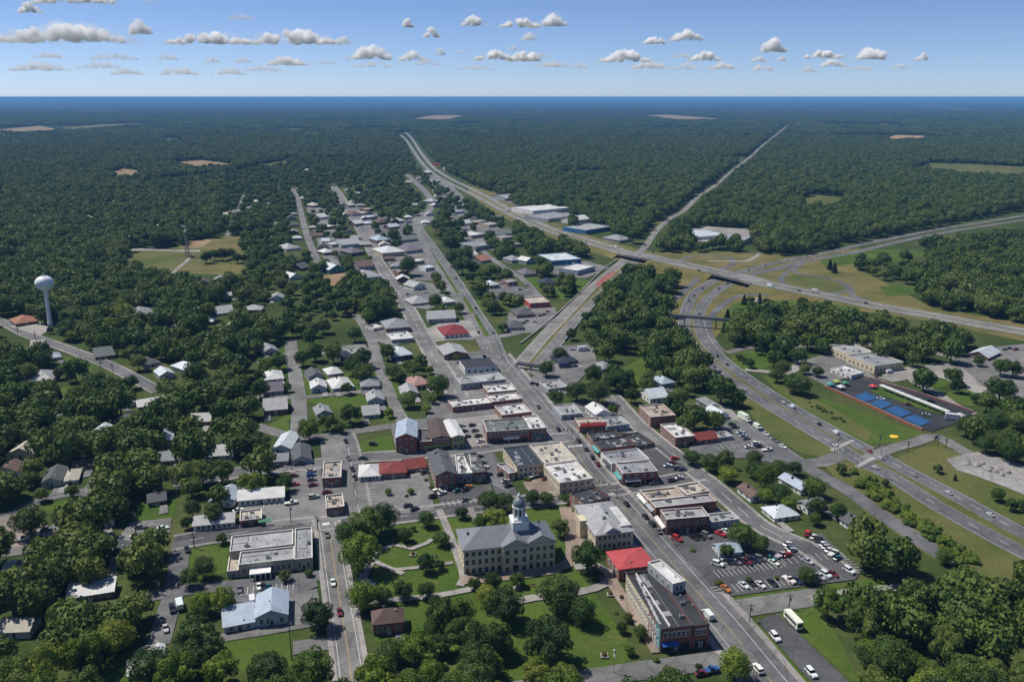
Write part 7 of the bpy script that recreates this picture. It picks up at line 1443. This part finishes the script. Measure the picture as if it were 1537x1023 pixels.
row("{c} {k} in the lot beside the corner lawn, {o} from the median street", .1, "cars beside the corner lawn", [(727, 429, "suv", "silver"), (730, 448, "car", "black"), (745, 449, "car", "black"), (752, 427, "van", "white"), (758, 440, "pickup", "white"), (781, 436, "car", "black"), (792, 430, "car", "grey")])
row("{c} {k} by the straight street shops, {o} from the north", .3, "cars by the straight street shops", [(585, 392, "car", "black"), (589, 397, "car", "grey"), (588, 404, "car", "black"), (598, 420, "car", "black"), (601, 427, "car", "red"), (612, 443, "car", "black"), (614, 447, "car", "white"), (616, 452, "car", "grey"), (620, 458, "pickup", "black"), (640, 440, "car", "white")])
row("{c} {k} driving on the median street, {o} from the crimson roof", 2.0, "traffic on the median street", [(718, 500, "car", "black"), (740, 500, "car", "grey"), (714, 464, "car", "black"), (691, 429, "pickup", "silver"), (684, 419, "car", "black"), (660, 392, "car", "white")])
row("{c} {k} on the near carriageway of the highway, {o} from the far bend", "B1", "highway traffic, near carriageway", [(1042, 444, "car", "black"), (1034, 452, "pickup", "grey"), (1055, 433, "car", "black"), (1032, 500, "car", "white"), (1072, 551, "car", "grey"), (1096, 571, "pickup", "white"), (1117, 586, "car", "white"), (1254, 671, "suv", "white"), (1314, 703, "car", "white")])
row("{c} {k} on the far carriageway of the highway, {o} from the far bend", "B2", "highway traffic, far carriageway", [(1079, 434, "car", "black"), (1092, 427, "car", "black"), (1049, 472, "pickup", "grey"), (1077, 535, "car", "black"), (1091, 548, "car", "black"), (1176, 605, "car", "white"), (1189, 612, "van", "white"), (1229, 638, "car", "black"), (1254, 651, "van", "white"), (1323, 689, "car", "white")])
row("{c} {k} waiting or passing on the lower dual carriageway, {o} from the crossing", "B2", "lower highway traffic", [(1305, 679, "car", "red"), (1372, 714, "car", "silver"), (1424, 741, "car", "white"), (1486, 774, "car", "white"),])
row("{c} {k} on the overpass road, {o} from the forest", "A", "traffic on the overpass", [(925, 372, "box_truck", "white"), (960, 384, "car", "black"), (1049, 406, "car", "black"), (1066, 405, "car", "grey"), (1156, 430, "box_truck", "white"), (1200, 437, "car", "black"), (1224, 438, "box_truck", "white"), (1300, 455, "car", "black")])
row("{c} {k} beyond the overpass on the rising carriageway, {o} from the overpass", "B1", "traffic beyond the overpass", [(1124, 406, "car", "black"), (1149, 399, "car", "grey"), (1180, 392, "pickup", "white"), (1212, 385, "car", "black"), (1290, 369, "car", "white")])
row("{c} {k} on the north road below the trees, {o} from the overpass", "R3", "traffic on the north road", [(968, 369, "car", "black"), (980, 379, "car", "black"), (1002, 331, "car", "white"), (1060, 288, "car", "white")])
row("{c} {k} on the highway toward the horizon, {o} from the overpass", "A1", "traffic toward the horizon", [(880, 364, "car", "black"), (842, 353, "car", "white"), (800, 336, "car", "silver"), (760, 317, "box_truck", "white"), (700, 286, "car", "black")])
# ---------------------------------------------------------------- poles and lamps
WOODP = plain("pole_wood", (.13, .10, .075), .9, .3)
def utility_pole(px, py, top, label, ang=0.0):
    g = G(px, py); H = min(15, max(6, height_of(px, top, py - top))); t = tag(empty("utility_pole", g, ang), label, "pole")
    m = MB(); m.tube((0, 0, 0), (0, 0, H), .2, .13, 8); m.build("pole", WOODP, t)
    m = MB(); m.box(-1.3, 1.3, -.2, -.06, H - .9, H - .72, 0, True, True); m.build("crossarm", WOODP, t)
    for x in (-1.15, -.4, .4, 1.15): m = MB(); m.lathe([(.05, H - .72), (.09, H - .6), (.05, H - .5)], 6, (x, -.13, 0)); m.build("insulator", GLASS, t)
    m = MB(); m.lathe([(.28, H - 2.6), (.3, H - 2.5), (.3, H - 1.7), (.2, H - 1.6)], 8, (.42, 0, 0)); m.build("transformer", STEEL, t)
for a in ((438, 990, 928, "tall dark utility pole at the edge of the field"), (292, 823, 798, "utility pole on the civic building's lawn"), (477, 797, 773, "utility pole at the crossing by the civic building"), (437, 784, 756, "utility pole in the lower part of the corner lot"), (1125, 933, 905, "utility pole at the corner of the bus lot"), (1184, 914, 899, "utility pole on the far verge of the east street"),
          (1407, 669, 655, "utility pole at the drive below the black lot, nearer the highway"), (1419, 673, 656, "utility pole at the drive below the black lot, farther from the highway"), (1362, 678, 667, "utility pole on the grass island at the highway crossing"), (205, 808, 766, "utility pole beside the shaded paved yard"), (122, 547, 534, "utility pole on the curved street's lawn"), (151, 551, 541, "utility pole at the curved street, first below the lawn pole"), (169, 559, 547, "utility pole at the curved street, second below the lawn pole"),
          (27, 503, 493, "utility pole by the street near the water tower"), (53, 509, 502, "utility pole between water tower and street bend"), (438, 706, 685, "utility pole on the cross street by the grey ranch"), (436, 657, 628, "utility pole at the corner of the short street"), (432, 560, 535, "utility pole beside the short street's lawn"), (238, 892, 870, "utility pole at the lane crossing"), (1236, 893, 878, "utility pole at the end of the east street"), (454, 512, 497, "utility pole north of the short street"), (664, 604, 588, "utility pole by the lot of the low brick shop"), (1320, 668, 658, "utility pole at the highway crossing's drive")): utility_pole(*a)
def street_lamp(px, py, top, label, head="MAIN", globe=False):
    g, a, _ = tangent(px, py, head); H = min(11, max(4.5, height_of(px, top, py - top))); t = tag(empty("street_lamp", g, a), label, "street lamp")
    m = MB(); m.lathe([(.22, 0), (.2, .5), (.09, .6), (.06, H)], 8); m.build("pole", STEEL, t)
    if globe: m = MB(); m.lathe([(.1, H), (.32, H + .2), (.38, H + .5), (.25, H + .85), (.05, H + .95)], 10); m.build("lamp_globe", WHITE_P, t, True); m = MB(); m.box(-.7, .7, -.05, .05, H * .78, H * .78 + .9, 0, True, True); m.build("banner", WHITE_P, t)
    else:
        m = MB(); m.tube((0, 0, H - .1), (0, 1.8, H + .3), .06, .05, 6); m.build("arm", STEEL, t); m = MB(); m.box(-.15, .15, 1.5, 2.4, H + .22, H + .38, 0, True, True); m.build("lamp_head", STEEL, t)
street_lamp(921, 1010, 978, "white globe lamp with banner on the lower lawn's edge", globe=True)
for a in ((1026, 838, 822, "street lamp on the east kerb of the main street by the lot"), (1096, 901, 882, "street lamp at the main street corner of the bus lot"), (1008, 919, 898, "street lamp beside the corner block's street side"), (893, 741, 727, "street lamp by the brick shop at the crossing"), (857, 652, 641, "street lamp at the far crossing of the main street"), (800, 588, 578, "street lamp on the main street near the footbridge"), (938, 734, 719, "street lamp at the crossing by the corner shop"), (530, 772, 756, "street lamp at the square's street corner")): street_lamp(*a)
# traffic signals at the highway crossing
def signal(px, py, label, ang):
    g = G(px, py); t = tag(empty("traffic_signal", g, ang), label, "traffic signal"); m = MB(); m.tube((0, 0, 0), (0, 0, 6.2), .18, .13, 8); m.build("pole", STEEL, t); m = MB(); m.tube((0, 0, 6), (8.5, 0, 6.5), .12, .07, 6); m.build("mast_arm", STEEL, t)
    for x in (3.5, 6, 8.2): m = MB(); m.box(x - .2, x + .2, -.18, .18, 5.5, 6.6, 0, True, True); m.box(x - .22, x + .22, -.3, -.18, 6.3, 6.36); m.build("signal_head", TRIMD, t)
for a in ((1252, 682, "traffic signal on the town side of the highway crossing", .9), (1322, 684, "traffic signal on the far side of the highway crossing", 3.9), (1286, 701, "traffic signal at the lower bank of the highway crossing", 1.9), (868, 666, "traffic signal at the far main street crossing", 2.6), (925, 748, "traffic signal at the main street crossing by the hall", 2.6)): signal(*a)
# benches, planters and the monument on the lawns
def planter(px, py, label):
    g = G(px, py); t = tag(empty("planter", g), label, "planter"); m = MB(); m.box(-1.1, 1.1, -1.1, 1.1, 0, .5, 0, True); m.box(-1.2, 1.2, -1.2, 1.2, .5, .6, 0, True, True); m.build("box", CONC, t); o = link("flowers", SHRUBS[0], t, (0, 0, .5)); o.scale = (1, 1, .8); o.color = (2.2, .8, .7, 1)
for a in ((905, 868, "round flower planter on the brick plaza before the red roof"), (933, 899, "flower planter along the brick path by the corner block"), (916, 893, "pink flower planter on the lawn near the corner block"), (620, 833, "flower planter where the curved path forks"), (907, 985, "pale flower bed planter on the lower lawn")): planter(*a)
def bench(px, py, label, a):
    g = G(px, py); t = tag(empty("park_bench", (g.x, g.y, .1), a), label, "bench"); WD = plain("bench_wood", (.22, .14, .08), .8); MB().box(-.9, .9, -.25, .25, .42, .48, 0, True, True).build("seat", WD, t); MB().box(-.9, .9, .22, .28, .5, .95, 0, True, True).build("backrest", WD, t)
    for x in (-.75, .75): MB().box(x - .04, x + .04, -.22, .22, 0, .42).build("leg", TRIMD, t)
for a in ((614, 822, "park bench at the end of the curved path", .3), (655, 836, "park bench beside the mid lawn tree", 1.2), (800, 880, "park bench on the front lawn by the path", 0), (890, 846, "park bench on the plaza under the large tree", 2), (566, 860, "park bench under the square corner trees", 1.5)): bench(*a)
g = G(776, 882); t = tag(empty("monument", g), "small pale stone monument in front of the courthouse steps", "monument"); m = MB(); m.box(-1.3, 1.3, -1.3, 1.3, 0, .4); m.box(-.9, .9, -.9, .9, .4, .8); m.build("base", CONC, t); MB().lathe([(.55, .8), (.4, 3.4), (.02, 4.0)], 4).build("shaft", CONC, t)
# rubble piles on the gravel yard
for i in range(10):
    r_ = random.Random(i); g = G(1446 + i * 7.5 + r_.uniform(-4, 4), 690 + i * 2.3 + r_.uniform(-4, 6)); m = MB(); n = 7; w = r_.uniform(1.2, 2.6); hgt = r_.uniform(.8, 1.8)
    m.lathe([(w * r_.uniform(.9, 1.2), 0), (w * .8, hgt * .4), (w * .45, hgt * .8), (w * .12, hgt)], n)
    m.v = [(x * r_.uniform(.75, 1.3), y * r_.uniform(.8, 1.5), z) for x, y, z in m.v]
    o = m.build("rubble_pile", GRAVEL, None, True, (g.x, g.y, .3)); o.rotation_euler.z = r_.uniform(0, 3); tag(o, "heap of pale rubble on the gravel yard beyond the highway", "rubble", "rubble heaps on the gravel yard")
# ================================================================= light, sky, air
SUN_AZ = Vector((-0.92, 0.38)).normalized(); SUN_EL = R(58)
sv = Vector((SUN_AZ.x * math.cos(SUN_EL), SUN_AZ.y * math.cos(SUN_EL), math.sin(SUN_EL)))
ld = bpy.data.lights.new("sun", "SUN"); ld.energy = 5.0; ld.angle = R(.5); ld.color = (1.0, .95, .86)
lo = bpy.data.objects.new("sun", ld); COL.objects.link(lo); lo.rotation_euler = sv.to_track_quat("Z", "Y").to_euler()
W = bpy.data.worlds.new("World"); S.world = W; W.use_nodes = True
wn = W.node_tree; bg = wn.nodes["Background"]
sk = wn.nodes.new("ShaderNodeTexSky"); sk.sky_type = "NISHITA"; sk.sun_disc = False
sk.sun_elevation = SUN_EL; sk.sun_rotation = math.atan2(SUN_AZ.x, SUN_AZ.y); sk.altitude = 100; sk.air_density = .5; sk.dust_density = .2; sk.ozone_density = 6.0
wn.links.new(mix(wn, 1.0, sk.outputs[0], (.92, .88, .91), "MULTIPLY"), bg.inputs[0]); bg.inputs[1].default_value = .13
S.view_settings.view_transform = "Standard"; S.view_settings.look = "None"; S.view_settings.exposure = -0.02; S.view_settings.gamma = 1.0
S.render.engine = "CYCLES"
c = S.cycles
c.max_bounces = 28; c.diffuse_bounces = 4; c.glossy_bounces = 2; c.transmission_bounces = 3; c.volume_bounces = 24; c.transparent_max_bounces = 24
c.use_denoising = True; c.sample_clamp_indirect = 4.0
try: c.denoiser = "OPENIMAGEDENOISE"
except Exception: pass
# haze: one closed box of even air round the whole country
hz = MB().box(-69000, 69000, -1900, 69000, -1.0, CAMZ + 3, 0, True, True)
m = bpy.data.materials.new("haze_air"); m.use_nodes = True; nt = m.node_tree
for n in list(nt.nodes): nt.nodes.remove(n)
om = nt.nodes.new("ShaderNodeOutputMaterial"); pv = nt.nodes.new("ShaderNodeVolumePrincipled")
pv.inputs["Color"].default_value = (.21, .49, .95, 1); pv.inputs["Density"].default_value = 6e-5; pv.inputs["Anisotropy"].default_value = .0
nt.links.new(pv.outputs[0], om.inputs["Volume"])
tag(hz.build("haze", m), kind="stuff")
# ---- cumulus clouds far out over the country: bodies of even vapour
CLM = {}
def cloud_mat(dens):
    if dens not in CLM:
        m = bpy.data.materials.new("cloud_vapour"); m.use_nodes = True; nt = m.node_tree
        for n in list(nt.nodes): nt.nodes.remove(n)
        om = nt.nodes.new("ShaderNodeOutputMaterial"); pv = nt.nodes.new("ShaderNodeVolumeScatter"); pv.inputs["Color"].default_value = (1, 1, 1, 1); pv.inputs["Density"].default_value = dens; pv.inputs["Anisotropy"].default_value = CG
        nt.links.new(pv.outputs[0], om.inputs["Volume"]); CLM[dens] = m
    return CLM[dens]
CG = -.15
CBASE = 1400.0
CL = [(110, 5, 130, 16, 1), (45, 19, 38, 15, 1), (95, 63, 186, 31, 1), (212, 51, 36, 25, 1), (318, 66, 138, 18, 1), (440, 66, 140, 22, 1), (515, 66, 30, 13, .7), (363, 30, 46, 9, .7), (225, 5, 30, 6, .6),
      (558, 89, 62, 22, 1), (618, 91, 42, 15, .8), (612, 41, 20, 13, .9), (647, 56, 27, 16, .9), (661, 83, 20, 11, .8), (694, 80, 18, 6, .6), (712, 39, 42, 15, 1), (780, 41, 66, 14, 1), (831, 39, 42, 21, 1), (795, 61, 28, 13, .8), (742, 90, 62, 14, .9), (790, 92, 60, 16, .9), (770, 76, 22, 8, .6),
      (938, 93, 76, 18, .9), (983, 66, 38, 12, .9), (1030, 61, 50, 17, 1), (1058, 91, 46, 15, .9), (1022, 87, 30, 8, .6), (1102, 72, 12, 5, .5), (1158, 78, 44, 20, 1), (1138, 93, 26, 9, .6), (1173, 92, 18, 9, .7), (1235, 87, 60, 12, .9), (1250, 100, 40, 11, .7), (1310, 89, 54, 19, 1), (1356, 77, 12, 5, .5), (1384, 91, 24, 12, .8), (1352, 103, 28, 8, .5), (1430, 96, 11, 6, .4), (1468, 94, 12, 9, .3),
      (75, 87, 44, 9, .45), (170, 90, 78, 10, .5), (252, 90, 36, 9, .55), (318, 94, 26, 9, .45), (365, 94, 26, 9, .5), (430, 98, 62, 14, .6), (490, 97, 34, 7, .4), (60, 106, 84, 14, .3), (150, 103, 70, 10, .3), (190, 112, 50, 10, .35), (270, 112, 60, 11, .25), (345, 112, 44, 11, .3), (560, 101, 64, 8, .5), (640, 98, 40, 10, .35), (715, 105, 60, 8, .3), (830, 101, 50, 10, .45), (870, 103, 30, 9, .4), (975, 103, 60, 12, .45), (1030, 104, 40, 10, .4), (1085, 104, 46, 11, .5), (1145, 106, 34, 10, .45), (1212, 108, 30, 9, .3), (1290, 106, 40, 8, .3), (810, 86, 30, 7, .5), (395, 107, 60, 9, .25)]
def ico(n):
    bm = bmesh.new(); bmesh.ops.create_icosphere(bm, subdivisions=n, radius=1); V = np.array([v.co[:] for v in bm.verts]); F = [[v.index for v in f.verts] for f in bm.faces]; bm.free(); return V, F
ICO3, ICO2 = ico(3), ico(2)
def lumps(seed, wid, hei):
    r_ = random.Random(seed); V, F = [], []; n = max(7, min(46, int(wid / hei * 8)))
    def put(ic, c, rad, k):
        d = ic[0]; nz = 1 + .2 * np.sin(d[:, 0] * 5.1 + k) * np.sin(d[:, 1] * 6.3 + k * 2) + .1 * np.sin(d[:, 2] * 11 + d[:, 0] * 9 + k) if ic is ICO3 else 1
        q = d * rad * (nz[:, None] if ic is ICO3 else 1) + np.array(c); q[q[:, 2] < 0, 2] *= .25
        b0 = len(V); V.extend(map(tuple, q)); F.extend([tuple(b0 + i for i in f) for f in ic[1]])
    for k in range(n):
        t = r_.uniform(-1, 1); env = (1 - abs(t) ** 2.2) * r_.uniform(.4, 1.0); rad = hei * r_.uniform(.22, .4) * (.55 + .5 * env)
        c = (t * (wid / 2 - rad * .8), r_.uniform(-.5, .5) * min(wid * .35, hei * 1.6), max(rad * .35, env * hei - rad)); put(ICO3, c, rad, k)
        for _ in range(7):
            a_ = r_.uniform(0, 6.28); e_ = r_.uniform(0, 1.5); put(ICO2, (c[0] + math.cos(a_) * math.cos(e_) * rad * .95, c[1] + math.sin(a_) * math.cos(e_) * rad * .95, c[2] + math.sin(e_) * rad * .95), rad * r_.uniform(.2, .42), 0)
    me = bpy.data.meshes.new("cloud"); me.from_pydata(V, [], F); return me
def row_of(y): return "highest" if y < 47 else ("upper" if y < 84 else ("lower" if y < 96 else "faint lowest"))
cnt = {}
for px, yb, w, h, al in sorted(CL):
    b_ = -(yb - IH / 2) / FPX; dz = -sp + b_ * cp; t = (CBASE - CAMZ) / dz; dist = t * (cp + b_ * sp)
    if dist > 90000: t *= 90000 / dist
    z = CAMZ + dz * t; x = (px - IW / 2) / FPX * t; y = t * (cp + b_ * sp); ms = t / FPX
    k = row_of(yb); cnt[k] = cnt.get(k, 0) + 1; n = cnt[k]
    o = empty("cloud", (x, y, z)); lab = ("%s cumulus cloud, number %s from the west in the %s row of clouds" % ("broad" if w > 55 else "small" if w > 25 else "tiny", ORD[n - 1], k))
    o.name = "spot"; bpy.data.objects.remove(o)
    c_ = link("cloud", lumps(int(px * 3 + yb), w * ms, h * ms), None, (x, y, z)); c_.data.materials.append(cloud_mat(max(.006, round(2.4 / (h * ms * .5), 3)) if al > .85 else (.008 if al > .55 else (.0045 if al > .4 else .0024))))
    rm = c_.modifiers.new("merge", "REMESH"); rm.mode = "VOXEL"; rm.voxel_size = h * ms * .038; tag(c_, lab, "cloud", "cumulus clouds")
    if w > 24:
        f_ = link("cloud_fringe", lumps(int(px * 5 + yb), w * ms * 1.25, h * ms * 1.12), c_, (0, 0, -h * ms * .06)); f_.data.materials.append(cloud_mat(.0012)); rm = f_.modifiers.new("merge", "REMESH"); rm.mode = "VOXEL"; rm.voxel_size = h * ms * .05
